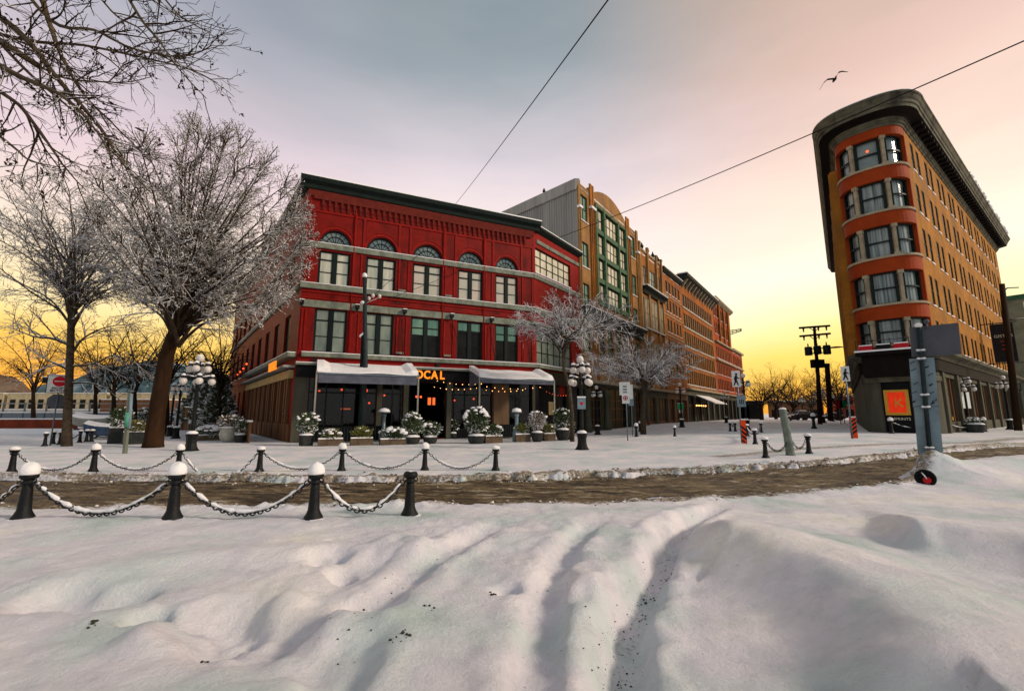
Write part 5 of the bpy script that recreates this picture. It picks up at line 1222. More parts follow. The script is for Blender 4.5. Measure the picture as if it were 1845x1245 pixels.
# parking signs
t, F, g, zt = post_sign('parking_sign', 'green and white parking sign over a red circle plate, front one of a pair', 'sign', 1131, 794, 690)
k = g.y/798; plate(t, F, 'sign_plate', -11*k, 8*k, at(0,712,g.y).z, at(0,690,g.y).z, 'white'); plate(t, F, 'sign_plate', -7*k, 6*k, at(0,727,g.y).z, at(0,713,g.y).z, 'white')
for i in range(3): mb = MB(); mb.fbox(F, -5*k, 2*k, .067, .07, at(0,698+5*i,g.y).z, at(0,695+5*i,g.y).z); mb.build('green_arrow', M['signblue' if i == 2 else 'verdi'], t)
disc(t, F, 'red_circle', -1*k, at(0,717,g.y).z, 4.2*k, 'wred', .07, r0=2.6*k); disc(t, F, 'symbol', -1*k, at(0,717,g.y).z, 1.6*k, 'sblack', .071)
t, F, g, zt = post_sign('parking_sign', 'pale narrow parking sign on the rear pole of a pair', 'sign', 1140, 786, 694)
k = g.y/798; plate(t, F, 'sign_plate', -3*k, 3.5*k, at(0,719,g.y).z, at(0,694,g.y).z, 'white'); plate(t, F, 'sign_plate', -5*k, 4*k, at(0,731,g.y).z, at(0,720,g.y).z, 'signblue', snow=False)
t, F, g, zt = post_sign('parking_sign', 'small green sign above a red and white plate by the row', 'sign', 1228, 768, 728)
k = g.y/798; plate(t, F, 'sign_plate', -5*k, 5*k, at(0,737,g.y).z, at(0,727,g.y).z, 'wgreen'); plate(t, F, 'sign_plate', -3*k, 3*k, at(0,744,g.y).z, at(0,738,g.y).z, 'white', snow=False); disc(t, F, 'red_circle', 0, at(0,740.5,g.y).z, 1.6*k, 'wred', .07)
# pedestrian crossing signs
def walker(t, F, u, z, h, flip=1):
    mb = MB(); s = h
    def P(a, b): return F.p(u+flip*a*s, .075, z+b*s)
    mb.ball(P(.04,.90), .085*s, 8, 6); mb.poly([P(.02,.80), P(.0,.62), P(-.02,.48)], [.07*s,.10*s,.08*s], 6)
    mb.poly([P(-.02,.5), P(.06,.28), P(.14,.02)], [.07*s,.055*s,.045*s], 5); mb.poly([P(-.02,.5), P(-.07,.26), P(-.17,.02)], [.07*s,.055*s,.045*s], 5)
    mb.poly([P(.0,.75), P(.14,.60), P(.26,.55)], [.045*s,.04*s,.03*s], 5); mb.poly([P(.0,.75), P(-.11,.60), P(-.10,.45)], [.045*s,.04*s,.03*s], 5); mb.build('walking_figure', M['sblack'], t)
t, F, g, zt = post_sign('pedestrian_sign', 'pedestrian crossing sign above a blue plate, beside the orange marker at the row end', 'sign', 1337, 798, 668, m='steel', r=.045)
k = g.y/798; plate(t, F, 'sign_plate', -8.5*k, 5*k, at(0,697,g.y).z, at(0,670,g.y).z, 'white'); walker(t, F, -1.8*k, at(0,695,g.y).z, 23*k); plate(t, F, 'sign_plate', -3*k, 11*k, at(0,733,g.y).z, at(0,712,g.y).z, 'signblue', snow=False)
for i in range(3): mb = MB(); mb.fbox(F, (1+2.6*i)*k, (2.4+2.6*i)*k, .068, .072, at(0,728,g.y).z, at(0,720,g.y).z); mb.build('black_mark', M['sblack'], t)
t, F, g, zt = post_sign('pedestrian_sign', 'pedestrian crossing sign on a pole beside the wedge shaped building', 'sign', 1536, 790, 660, m='steel', r=.045)
k = g.y/798; plate(t, F, 'sign_plate', -6*k, 6.5*k, at(0,687,g.y).z, at(0,662,g.y).z, 'white'); walker(t, F, .3*k, at(0,685,g.y).z, 21*k)
# hazard markers
def marker(px, py, h, w_, lab, flip):
    g = G(px, py); F = FR((g.x, g.y-.12), facing(g.x, g.y)); t = root('hazard_marker', lab, 'marker', (g.x, g.y, g.z)); z0 = g.z+.0; z1 = z0+h
    mb = MB(); mb.fbox(F, -w_, w_, 0, .04, z0, z1); mb.build('orange_panel', M['orange'], t)
    n = 4; mb = MB()
    for i in range(n):
        a = z0+.12+(h-.3)*i/n; s = .34*w_/.2
        q = [(-w_, a), (w_, a+s*flip) , (w_, a+s*flip+.13), (-w_, a+.13)]; q = [(u, min(max(z, z0), z1)) for u, z in q]
        mb.hexa([F.p(u, .041, z) for u, z in q]+[F.p(u, .045, z) for u, z in q])
    mb.build('black_stripes', M['sblack'], t); mb = MB(); mb.fbox(F, -w_, w_, -.02, .06, z1+.001, z1+.06); mb.build('snow', M['snowcap'], t)
marker(1537, 789, 1.2, .17, 'orange and black striped hazard marker under the right pedestrian sign', 1)
marker(1340, 799, 1.3, .12, 'narrow orange striped hazard marker under the left pedestrian sign', -1)
# tall sign pole in the snow bank on the right, seen from behind
gS = G(1679,853); F = FR((gS.x, gS.y), facing(gS.x, gS.y)); S = root('sign_pole', 'leaning steel pole with three sign backs standing in the right snow bank', 'sign', (gS.x, gS.y, gS.z))
tp = at(1655,588,gS.y); bz = gS.z+.05; tpv = Vector((tp.x, gS.y, tp.z)); btv = Vector((gS.x, gS.y, bz)); ax = tpv-btv
def onp(py): 
    z = at(1668, py, gS.y).z; f = (z-btv.z)/(tpv.z-btv.z); return btv+ax*f
mb = MB(); mb.tube(onp(835), tpv, .055, n=12); mb.build('pole', M['steeld'], S)
mb = MB(); mb.tube(btv-Vector((0,0,.2)), onp(822), .085, n=12); mb.build('socket', M['black'], S)
def back_plate(name, py0, py1, pxa, pxb, m, w=.07, lean=True):
    a = onp(py0); b = onp(py1); k = gS.y/798; d = Vector((F.d[0], F.d[1], 0)); o_ = Vector((F.n[0], F.n[1], 0))
    p = [(a, pxa), (a, pxb), (b, pxb), (b, pxa)]; fr = [c+d*(u*k)-o_*w for c, u in p]; bk = [c-o_*.02 for c in fr]; mb = MB(); mb.hexa(fr+bk); return mb.build(name, M[m], S)
back_plate('sign_back', 642, 588, -13, 52, 'signback'); back_plate('sign_back', 733, 645, -17, 17, 'signblue'); back_plate('sign_back', 820, 731, -16, 17, 'signblue')
k = gS.y/798
for py in (633, 648, 713, 735, 808):
    c = onp(py); mb = MB(); mb.fbox(FR((c.x, c.y), F.yaw), -.11, .11, -.08, .075, c.z-.02, c.z+.02); o = mb.build('clamp', M['steel'], S)
    mb = MB(); q_ = Vector((F.d[0], F.d[1], 0))*.09; c2 = Vector((c.x, c.y, c.z+.035))+Vector((F.n[0], F.n[1], 0))*.07; mb.poly([c2-q_*1.2, c2-q_*.8, c2, c2+q_*.8, c2+q_*1.2], [.012,.034,.014,.034,.012], 6); mb.build('snow', M['snowcap'], o)
rr = random.Random(2); mb = MB(); d = Vector((F.d[0], F.d[1], 0)); o_ = Vector((F.n[0], F.n[1], 0))
for i, (u, py) in enumerate([(-12,665),(9,660),(10,675),(-10,690),(12,692),(-13,706),(9,708),(-13,722),(12,722),(-13,652),(12,725)]):
    c = onp(py)+d*(u*k)-o_*.066; l = (d*.9+Vector((0,0,.5))).normalized()
    for j in range(1 if i % 3 == 1 else 4):
        L = .10 if i % 3 == 1 else .018; q = c+l*((j-1.5)*.035); mb.hexa([q-l*L*.5-Vector((0,0,.022)), q+l*L*.5-Vector((0,0,.022)), q+l*L*.5+Vector((0,0,.022)), q-l*L*.5+Vector((0,0,.022)), q-l*L*.5-Vector((0,0,.022))+o_*.003, q+l*L*.5-Vector((0,0,.022))+o_*.003, q+l*L*.5+Vector((0,0,.022))+o_*.003, q-l*L*.5+Vector((0,0,.022))+o_*.003])
mb.build('dark_lettering', M['sblack'], S)
mb = MB(); mb.ball(tpv+Vector((0,0,.03)), .10, 10, 7, sz=.8); mb.build('snow_cap', M['snowcap'], S)
mb = MB(); c = onp(588)+d*(11*k); mb.tube(c-Vector((0,0,.1)), c+Vector((0,0,.08)), .03); mb.ball(c+Vector((0,0,.12)), .075, 10, 7); mb.build('finial', M['signback'], S)
# round black object with a red centre, half buried in the bank
gR = G(1665,872); F = FR((gR.x, gR.y-.06), facing(gR.x, gR.y)+4); t = root('round_lens', 'round black hooded lamp with a red lens half buried below the sign pole', 'lamp', (gR.x, gR.y, gR.z))
gR.z = hz(gR); zr = gR.z+.15; mb = MB(); ring = [F.p(.18*math.cos(6.2832*q/20), 0, zr+.18*math.sin(6.2832*q/20)) for q in range(21)]; mb.poly(ring, .04, 8, caps=False); mb.build('black_rim', M['blk'], t)
disc(t, F, 'dark_bowl', 0, zr, .17, 'blk', -.03); disc(t, F, 'red_lens', .03, zr-.05, .085, 'wred', .02); mb = MB(); mb.poly([F.p(-.06,.03,zr+.14), F.p(.0,.04,zr+.05), F.p(.03,.04,zr-.02)], [.012,.018,.008], 6); mb.build('snow', M['snowcap'], t)
# wire pole in front of the red building
gP = G(650,797); t = root('wire_pole', 'tall green pole with a snow cap rising through the left awning', 'pole', (gP.x, gP.y, gP.z)); q = at(657,500,gP.y)
mb = MB(); mb.poly([(gP.x, gP.y, 0), (gP.x+.05, gP.y, 5), (q.x, gP.y, q.z)], [.20,.17,.12], 12); mb.build('pole', M['steeld'], t)
mb = MB(); mb.lathe([(.15,0),(.17,.08),(.17,.2),(.10,.3),(.02,.33)], 12, (q.x, gP.y, q.z)); mb.build('snow_cap', M['snowcap'], t)
mb = MB(); z_ = at(656,548,gP.y).z; mb.lathe([(.17,0),(.19,.1),(.15,.2)], 10, (q.x-.02, gP.y, z_)); mb.build('collar', M['snowcap'], t)
zb = at(650,605,gP.y).z; mb = MB(); mb.box(gP.x-.30, gP.x-.16, gP.y-.1, gP.y+.1, 4.9, zb); o = mb.build('conduit_box', M['blk'], t); mb = MB(); mb.hexa([(gP.x-.42,gP.y-.12,zb-.12),(gP.x-.1,gP.y-.12,zb+.12),(gP.x-.1,gP.y+.12,zb+.12),(gP.x-.42,gP.y+.12,zb-.12),(gP.x-.42,gP.y-.12,zb+.02),(gP.x-.1,gP.y-.12,zb+.28),(gP.x-.1,gP.y+.12,zb+.28),(gP.x-.42,gP.y+.12,zb+.02)]); mb.build('snow', M['snowcap'], o)
Pt = Vector((q.x, gP.y, at(656,548,gP.y).z))
# utility pole with crossarms and transformers
g = G(1477,757); k = g.y/798*.62; Yp = g.y*.62; bx, bz_ = ray(1477,757); bp = Vector((bx*Yp, Yp, .5)); t = root('utility_pole', 'wooden utility pole with two crossarms and three transformers at the street end', 'utility pole', bp.to_tuple())
def UP(px, py): return at(px, py, Yp)
mb = MB(); mb.poly([bp, UP(1474,680), UP(1467,588)], [.28,.24,.17], 10); mb.build('pole', M['wpole'], t)
for (a, b) in (((1440,591),(1495,587)), ((1441,606),(1496,601))):
    mb = MB(); p, q = UP(*a), UP(*b); mb.tube(p, q, .14, n=6); mb.tube(p.lerp(q,.3), UP(1468,a[1]+6), .05, n=4); mb.tube(p.lerp(q,.7), UP(1468,a[1]+6), .05, n=4)
    for f in (.13, .62, .88): c = p.lerp(q, f); mb.lathe([(.06,0),(.12,-.2),(.07,-.45),(.10,-.6)], 6, c)
    mb.build('crossarm', M['wpole'], t)
for px, py0, py1 in ((1454,626,641),(1470,624,639),(1487,623,639)):
    mb = MB(); p = UP(px, py1); q = UP(px, py0); mb.lathe([(.42,0),(.45,.05),(.45,q.z-p.z-.1),(.40,q.z-p.z)], 12, (p.x, p.y-.4, p.z)); mb.lathe([(.06,q.z-p.z),(.09,q.z-p.z+.25),(.03,q.z-p.z+.5)], 6, (p.x, p.y-.4, p.z)); mb.build('transformer', M['steeld'] if px != 1470 else M['iron'], t)
mb = MB(); mb.tube(UP(1454,629), UP(1487,627), .07, n=5); mb.tube(UP(1454,637), UP(1487,635), .07, n=5); mb.build('bracket', M['wpole'], t)
mb = MB(); p = UP(1475,660); mb.box(p.x-.9, p.x+.6, p.y-.4, p.y+.3, p.z-.2, p.z+.9); mb.build('junction_box', M['blk'], t)
p = UP(1490,655); t2 = root('short_pole', 'short dark pole close behind the utility pole', 'pole', UP(1497,757).to_tuple()); mb = MB(); mb.tube(UP(1497,758), UP(1490,655), .3, n=8); mb.build('pole', M['wpole'], t2)
# far right wooden pole
g = G(1822,776); t = root('wooden_pole', 'thick dark wooden pole at the right picture edge', 'pole', (g.x, g.y, g.z)); q = at(1805,512,g.y)
mb = MB(); mb.poly([(g.x+.6, g.y, g.z), (q.x, g.y, q.z)], [.26,.19], 10); mb.build('pole', M['wpole'], t)
mb = MB(); mb.poly([(q.x, g.y, q.z-.7), (q.x+.4, g.y, q.z-.35), (q.x+1.4, g.y, q.z-.3)], .05, 6); mb.tube((q.x-.3,g.y,q.z-3.2),(q.x+1.5,g.y,q.z-3.0), .06); mb.build('bracket', M['black'], t)

# ------------------------------------------------------------------ overhead wires
def wire(name, pts, r, label, group=None):
    mb = MB(); mb.poly(pts, r, 5); o = mb.build(name, M['cable']); tag(o, label, 'cable', group); return o
def sagline(a, b, s, n=16): return [a.lerp(b, i/n)-Vector((0,0,s*4*(i/n)*(1-i/n))) for i in range(n+1)]
a = FF.p(10.9, .1, 18.9); wire('overhead_cable', sagline(a, at(1140,-60,6.0), .10), .014, 'thin overhead cable rising from the red roof to the top of the picture')
wire('overhead_cable', sagline(FW.p(3.0,.9,18.2), at(1990,10,13), .25), .028, 'long overhead cable crossing in front of the tan and wedge shaped buildings')
wire('span_wire', sagline(Pt, FF.p(8.4,.1,14.6), .05), .018, 'snowy span wire from the green pole up to the red facade')
wire('span_wire', sagline(Pt+Vector((.5,0,-.1)), FF.p(11.2,.1,13.2), .05), .018, 'lower snowy span wire from the green pole to the red facade')
mb = MB()
for px, py in ((665,538),(672,533),(684,534)): p = at(px, py, gP.y+.2); mb.lathe([(.06,-.15),(.12,-.05),(.13,.06),(.04,.16)], 8, p)
mb.tube(Pt, at(684,536,gP.y+.2), .02); o = mb.build('insulator_cluster', M['globe']); tag(o, 'cluster of snow capped insulators hanging beside the green pole', 'insulators')

# ------------------------------------------------------------------ birds
def bird(name, pos, s, label, m, yaw=0, flying=True):
    o = root(name, label, 'bird', pos, rz=yaw); mb = MB()
    body = [(-.42,0,0),(-.30,0,.01),(-.1,0,.02),(.12,0,.0),(.28,0,.03),(.36,0,.05),(.44,0,.03)]; mb.poly([Vector(p)*s for p in body], [s*r for r in (.01,.06,.10,.09,.05,.05,.008)], 8)
    if flying:
        for sg, up in ((-1, 1), (1, 1)):
            L = [(0, .05, .06), (.06, .38*sg, .30), (-.02, .62*sg, .26), (-.20, 1.0*sg, .02)]; R2 = [.24, .20, .15, .02]
            vs = []
            for (x, y, z), c in zip(L, R2): vs += [(s*(x+c*.5), s*y, s*z), (s*(x-c*.5), s*y, s*(z-.01)), (s*(x-c*.5), s*y, s*(z-.03)), (s*(x+c*.5), s*y, s*(z-.025))]
            fs = []
            for i in range(3):
                for j in range(4): fs.append((4*i+j, 4*i+(j+1) % 4, 4*i+4+(j+1) % 4, 4*i+4+j))
            mb.add(vs, fs, smooth=True)
    mb.build('body', m, o, local=True); return o
b_ = bird('gull', at(1504,144,26), .9, 'gull flying in the pink sky left of the wedge shaped building', M['birdd'], yaw=R_(200)); b_.rotation_euler = (R_(25), R_(10), R_(250))
# ------------------------------------------------------------------ cars and boats far off
def car(px, py, lab, yaw, L=4.6, m='car', scale=1.0, col=None):
    g = G(px, py); t = root('parked_car', lab, 'car', (g.x, g.y, g.z), 'parked cars at the street end', rz=R_(yaw)); t.scale = (scale,)*3
    prof = [(-2.3,.35),(-2.3,.85),(-1.9,1.0),(-1.3,1.05),(-.8,1.55),(.7,1.6),(1.5,1.1),(2.2,.95),(2.35,.6),(2.3,.35)]
    mb = MB(); n = len(prof); vs = []
    for y, f in ((-.88,1),(-.80,1.0),(.80,1.0),(.88,1)):
        for x, z in prof: tz = z if abs(y) < .85 else z-.05; vs.append((x, y*(1 if z < 1.2 else .82), tz))
    fs = []
    for r in range(3):
        for i in range(n): fs.append((r*n+i, r*n+(i+1) % n, (r+1)*n+(i+1) % n, (r+1)*n+i))
    fs += [tuple(range(n))[::-1], tuple(range(3*n, 4*n))]; mb.add(vs, fs); mb.build('body', M[m], t, local=True)
    mb = MB()
    for s in (-1, 1): mb.hexa([(-1.0,s*.80,1.08),(.95,s*.80,1.08),(.95,s*.82,1.08),(-1.0,s*.82,1.08),(-.72,s*.70,1.5),(.6,s*.70,1.5),(.6,s*.735,1.5),(-.72,s*.735,1.5)])
    mb.build('window_glass', M['gdark'], t, local=True)
    for x in (-1.45, 1.45):
        for s in (-1, 1):
            mb = MB(); ring = [(x+.33*math.cos(a), s*.80, .34+.33*math.sin(a)) for a in [6.2832*k/14 for k in range(15)]]
            mb.add([(p[0], s*.68, p[2]) for p in ring[:-1]]+[(p[0], s*.90, p[2]) for p in ring[:-1]], [tuple(range(14)), tuple(range(14, 28))]+[(k, (k+1) % 14, 14+(k+1) % 14, 14+k) for k in range(14)]); mb.build('wheel', M['tyre'], t, local=True)
    mb = MB(); mb.poly([(-.75,0,1.56),(0,0,1.64),(.6,0,1.6)], [.3,.42,.3], 8); mb.v = [(x, y*1.4, 1.56+(z-1.56)*.3) for x, y, z in mb.v]; mb.build('snow', M['snowcap'], t, local=True)
    for s in (-1, 1): mb = MB(); mb.box(-2.34,-2.28, s*.75-.12, s*.75+.12, .68, .82); mb.build('tail_light', M['wred'], t, local=True)
car(1445, 757, 'black car with snow on its roof parked at the street end', 8, scale=1.25); car(1416, 758, 'dark car farther left near the leaning post top', 60, scale=1.0); car(1500, 757, 'dark car parked behind the utility pole', 5, scale=1.0)
# covered boat on its trailer, tarpaulined boat, left background
g = G(185,789); t = root('covered_boat', 'white open boat under a snowy cover on a trailer', 'boat', (g.x, g.y, 0), rz=R_(-8))
def hull(L, W, z0, H, n=12):
    vs = []; fs = []
    for i in range(n+1):
        f = i/n; w = W*(math.sin(math.pi*min(1, .12+f*.88))**.55 if f < .97 else .05); x = -L/2+L*f; rise = .25*(2*f-1)**2
        vs += [(x, -w, z0+H+rise), (x, -w*.7, z0+H*.3+rise*.6), (x, 0, z0+rise*.6), (x, w*.7, z0+H*.3+rise*.6), (x, w, z0+H+rise)]
    for i in range(n):
        for j in range(4): fs.append((5*i+j, 5*i+j+1, 5*i+6+j, 5*i+5+j))
    fs += [(0,1,2,3,4)]; return vs, fs, n
vs, fs, n = hull(5.2, 1.0, .75, .75); mb = MB(); mb.add(vs, fs, smooth=True); mb.build('hull', M['boat'], t, local=True)
mb = MB(); vv = [];
for i in range(n+1): a = vs[5*i]; c = vs[5*i+4]; vv += [a, ((a[0]), 0, a[2]+.28), c]
mb.add(vv, [(3*i+j, 3*i+j+1, 3*i+4+j, 3*i+3+j) for i in range(n) for j in range(2)], smooth=True); mb.build('cover', M['snowcap'], t, local=True)
mb = MB(); mb.box(-2.2, 2.6, -.5, .5, .62, .74); 
mb.build('trailer_frame', M['black'], t, local=True)
for s in (-1, 1):
    mb = MB(); mb.poly([(.2+.38*math.cos(6.2832*k/14), s*.85, .40+.38*math.sin(6.2832*k/14)) for k in range(15)], .07, 6, caps=False); mb.build('wheel', M['tyre'], t, local=True)
g = G(205,792); t = root('small_boat', 'blue covered small boat standing on the snow behind the timber post', 'boat', (g.x, g.y, 0), rz=R_(10)); vs, fs, n = hull(3.6, .8, .25, .7); mb = MB(); mb.add(vs, fs, smooth=True); mb.build('hull', M['tarp'], t, local=True)
mb = MB(); vv = []
for i in range(n+1): a = vs[5*i]; c = vs[5*i+4]; vv += [a, ((a[0]), 0, a[2]+.22), c]
mb.add(vv, [(3*i+j, 3*i+j+1, 3*i+4+j, 3*i+3+j) for i in range(n) for j in range(2)], smooth=True); mb.build('cover', M['tarp'], t, local=True)
# hoarding, fence, rail yard
def bar(name, label, cat, pa, pb, z0, z1, m, th=.2, Y=None, snow=True):
    a = Vector(pa); b = Vector(pb); F = FR((a.x, a.y), math.degrees(math.atan2((b-a).x, (b-a).y))); L = (b-a).length
    t = root(name, label, cat, (a.x, a.y, 0)); mb = MB(); mb.fbox(F, 0, L, -th, 0, z0, z1); mb.build('panel', M[m], t)
    if snow: mb = MB(); mb.fbox(F, -.02, L+.02, -th-.04, .04, z1+.002, z1+.12); mb.build('snow', M['snowcap'], t)
    return t, F, L
pA, pB = G(-260,778), G(150,772)
def gY(px, Y): r = ray(px, 700)[0]; return Vector((r*Y, Y, 0))
bar('hoarding', 'rust red low hoarding behind the slender tree', 'barrier', gY(-260,46), gY(147,46), .0, 1.3, 'rust')
bar('kerb_wall', 'low white snow covered wall in front of the rust red hoarding', 'wall', gY(-200,42), gY(255,42), 0, .5, 'snowcap', th=.7, snow=False)
t, F, L = bar('rail_fence', 'long pale guard fence across the waterfront', 'fence', gY(-300,62), gY(420,62), 1.2, 2.0, 'steel', th=.06)
for k in range(0, int(L), 3):
    mb = MB(); mb.fbox(F, k, k+.12, -.2, .0, 0, 3.4); mb.build('post', M['steel'], t)
mb = MB(); mb.fbox(F, 0, L, -.12, -.06, 3.2, 3.34); mb.fbox(F, 0, L, -.12, -.06, 2.5, 2.6); mb.build('rail', M['concrete'], t)
for k in range(7):
    a = gY(-260+92*k, 100); F_ = None
    tt, F_, L_ = bar('rail_wagon', ['leftmost','second','third','fourth','fifth','sixth','rightmost'][k]+' tan railway wagon with a snowy roof in the distance at left', 'wagon', a, gY(-260+92*k+84, 100), 1.6, 6.4, 'carriage', th=3); tt['group'] = 'distant railway wagons'
    for j in range(5): mb = MB(); mb.fbox(F_, .8+j*L_/5, .8+j*L_/5+1.2, .01, .05, 2.5, 5.0); mb.build('window', M['gdark'], tt)
bar('dock_shed', 'long low brown shed behind the boats', 'shed', gY(185,75), gY(300,75), 0, 4.2, 'wood', th=6)
bar('harbour_wall', 'snow topped grey wall below the wagons', 'wall', gY(-400,85), gY(450,85), 0, 2.6, 'concrete', th=.8)
g = gY(205,150); t = root('harbour_mast', 'pale lattice mast across the water behind the timber post', 'mast', g.to_tuple()); mb = MB()
for s in (-1.3, 1.3): mb.tube((g.x+s, g.y, 0), (g.x+s*.35, g.y, 16), .22, n=4)
for k in range(8): z = 2*k+1; mb.tube((g.x-1.3+.06*z, g.y, z), (g.x+1.3-.06*z, g.y, z+1.2), .15, n=4)
mb.build('lattice', M['carriage'], t)
# dark timber stair house and string lit passage behind the thick trunk
t, F, L = bar('timber_shelter', 'low brown timber shelter between the tree and the red side wall', 'shelter', gY(335,52), gY(392,50), 0, 2.6, 'wood', th=2)
mb = MB()
for k in range(5): mb.fbox(F, k*L/4.2, k*L/4.2+.12, .01, .16, 0, 2.9)
mb.build('post', M['woodw'], t)
# ------------------------------------------------------------------ shrubs and planters
def leaf_cloud(mb, c, R, n, ls, rr, m=0, hollow=.35, spike=0.0):
    c = Vector(c)
    for i in range(n):
        while True:
            d = Vector((rr.uniform(-1,1), rr.uniform(-1,1), rr.uniform(-1,1)))
            if hollow < d.length < 1: break
        lump = .82+.30*mnoise.noise(d*2.2+c)
        p = c+Vector((d.x*R[0], d.y*R[1], d.z*R[2]))*lump
        o = (Vector((d.x, d.y, d.z+.35+spike))+Vector((rr.uniform(-.6,.6), rr.uniform(-.6,.6), rr.uniform(-.5,.5)))).normalized()
        s = o.orthogonal().normalized(); s.rotate(Matrix.Rotation(rr.uniform(0,6.28), 3, o)); L = ls*rr.uniform(.6,1.5); w = L*.32*(1-.5*spike)
        mb.add([p-s*w*.3, p+o*L*.5-s*w, p+o*L, p+o*L*.5+s*w], [(0,1,2,3)], m)
def snow_blobs(mb, c, R, n, r, rr, m=0):
    c = Vector(c)
    for i in range(n):
        a = rr.uniform(0, 6.28); e = rr.uniform(.25, 1.4); d = Vector((math.cos(a)*math.cos(e), math.sin(a)*math.cos(e), math.sin(e)))
        p = c+Vector((d.x*R[0], d.y*R[1], d.z*R[2]))*.9; q = r*rr.uniform(.5,1.3)
        b0 = len(mb.v); mb.ball(p, q, 7, 5, m, sz=.55)
        for k in range(b0, len(mb.v)):
            v = Vector(mb.v[k]); v += Vector((mnoise.noise(v*6), mnoise.noise(v*6+Vector((9,0,0))), mnoise.noise(v*6+Vector((0,9,0)))*.6))*q*.7; mb.v[k] = v.to_tuple()
def planter(px, py, kind, label, pot, pw, ph, R, cz, n, ls, leafm='leafs', blobs=0, dz=0, shape='round', spike=0, w=None, stems=True, seed=None):
    g = G(px, py); rr = random.Random(seed or int(px)); q_ = 1.14 if 500 < px < 1030 else 1.0; R = tuple(v*q_ for v in R); cz = cz+R[2]*.08; n = int(n*1.2); t = root(kind, label, 'planter', (g.x, g.y, g.z), None)
    mb = MB()
    if shape == 'round': mb.lathe([(pw*.72,0),(pw*.95,ph*.4),(pw,ph*.8),(pw*1.05,ph*.93),(pw*1.05,ph),(pw*.9,ph)], 18, (g.x, g.y, g.z))
    elif shape == 'urn': mb.lathe([(pw*.5,0),(pw*.85,ph*.2),(pw*1.02,ph*.55),(pw*.9,ph*.85),(pw*.78,ph*.95),(pw*.86,ph)], 18, (g.x, g.y, g.z))
    elif shape == 'hex': mb.lathe([(pw*.9,0),(pw,ph*.9),(pw*1.06,ph*.91),(pw*1.06,ph)], 6, (g.x, g.y, g.z), smooth=False)
    else: mb.fbox(FR((g.x-FF.d[0]*pw, g.y-FF.d[1]*pw), 65.4), 0, 2*pw, -.25, .25, 0, ph)
    mb.build('pot', M[pot], t)
    c = (g.x, g.y, g.z+cz)
    mb = MB(); leaf_cloud(mb, c, R, n, ls, rr, spike=spike); mb.build('foliage', M[leafm], t)
    if stems:
        mb = MB()
        for k in range(9): a = rr.uniform(0,6.28); q = rr.uniform(.3,.8); mb.poly([(g.x+.04*math.cos(a), g.y+.04*math.sin(a), g.z+ph-.05), (g.x+R[0]*.4*q*math.cos(a), g.y+R[1]*.4*q*math.sin(a), g.z+cz), (g.x+R[0]*q*math.cos(a), g.y+R[1]*q*math.sin(a), g.z+cz+R[2]*.6)], [.014,.01,.005], 4)
        mb.build('stem', M['barkd'], t)
    mb = MB()
    mb.lathe([(pw*.92,-.02),(pw*.95,.05),(pw*.6,.12),(.02,.15)], 12, (g.x, g.y, g.z+ph)) if shape != 'box' else mb.fbox(FR((g.x-FF.d[0]*pw, g.y-FF.d[1]*pw), 65.4), .02, 2*pw-.02, -.24, .24, ph, ph+.07)
    if blobs: snow_blobs(mb, c, R, int(blobs*2.2), .085*max(R[0], .4)/.5, rr)
    mb.build('snow', M['snowcap'], t); return t
P = planter
P(551,803,'potted_shrub','snowy leafy shrub in a black six sided tub at the left patio post','pot',.42,.62,(.68,.5,.62),1.25,900,.13,'leafs',7,shape='hex')
P(530,794,'potted_shrub','taller thin leaved shrub in a dark pot at the building corner','pot',.40,.6,(.95,.6,.85),1.75,1000,.12,'leafs',4)
P(595,803,'planter_box','low wooden box heaped with snow, first box from the left post','potwood',.7,.40,(.62,.3,.30),.62,420,.13,'leafy',10,shape='box')
P(651,802,'planter_box','wooden box with a grassy tuft near the green pole','potwood',.65,.42,(.60,.3,.32),.68,600,.17,'leafy',3,shape='box',spike=.6,seed=4)
P(708,801,'planter_box','snow plastered grassy box below the left patio heater','potwood',.8,.34,(.80,.32,.36),.6,800,.16,'leafs',14,shape='box',spike=.4)
P(742,800,'potted_shrub','shrub bowed under thick snow at the right post of the left awning','pot',.5,.45,(.62,.45,.70),1.15,1000,.17,'leafs',16,spike=.3)
P(775,799,'potted_shrub','low spreading snowy shrub just left of the open doorway','pot',.45,.42,(.72,.4,.42),.85,750,.15,'leafs',9)
P(816,790,'potted_shrub','small dark thin plant in the shadow of the doorway','pot',.3,.4,(.42,.3,.5),.9,130,.14,'leafs',1)
P(858,799,'potted_shrub','tallest snow laden shrub at the left post of the right awning','pot',.55,.5,(.78,.5,.85),1.35,1300,.17,'leafs',20,spike=.2)
P(888,798,'planter_box','box of small snowy shrubs right of the tallest snow laden shrub','potwood',.6,.45,(.6,.35,.36),.75,520,.15,'leafs',6,shape='box')
P(940,796,'planter_box','box with a yellow green plant right of the second patio heater','potwood',.55,.5,(.5,.3,.36),.8,420,.15,'leafy',4,shape='box',spike=.3)
P(968,796,'potted_shrub','rounded grey twiggy bush like a ball under the right awning','pot',.4,.62,(.66,.5,.62),1.35,2200,.06,'bud',5)
P(988,794,'planter_box','small yellow green plant box beside the right awning post','potwood',.45,.5,(.5,.3,.3),.8,360,.14,'leafy',3,shape='box')
P(1014,793,'potted_shrub','snowy spiky shrub in a dark round pot right of the patio','pot',.5,.75,(.62,.5,.62),1.55,900,.20,'leafs',6,spike=.3)
P(1026,792,'potted_shrub','trailing snowy plant between the pot and the lamp post','pot',.3,.55,(.42,.35,.5),.95,500,.14,'leafs',5)
P(411,796,'potted_shrub','grey green drooping bush in a pale stone urn near the side street','potw',.58,.95,(.85,.6,.52),1.25,1600,.12,'bud',3,shape='urn')
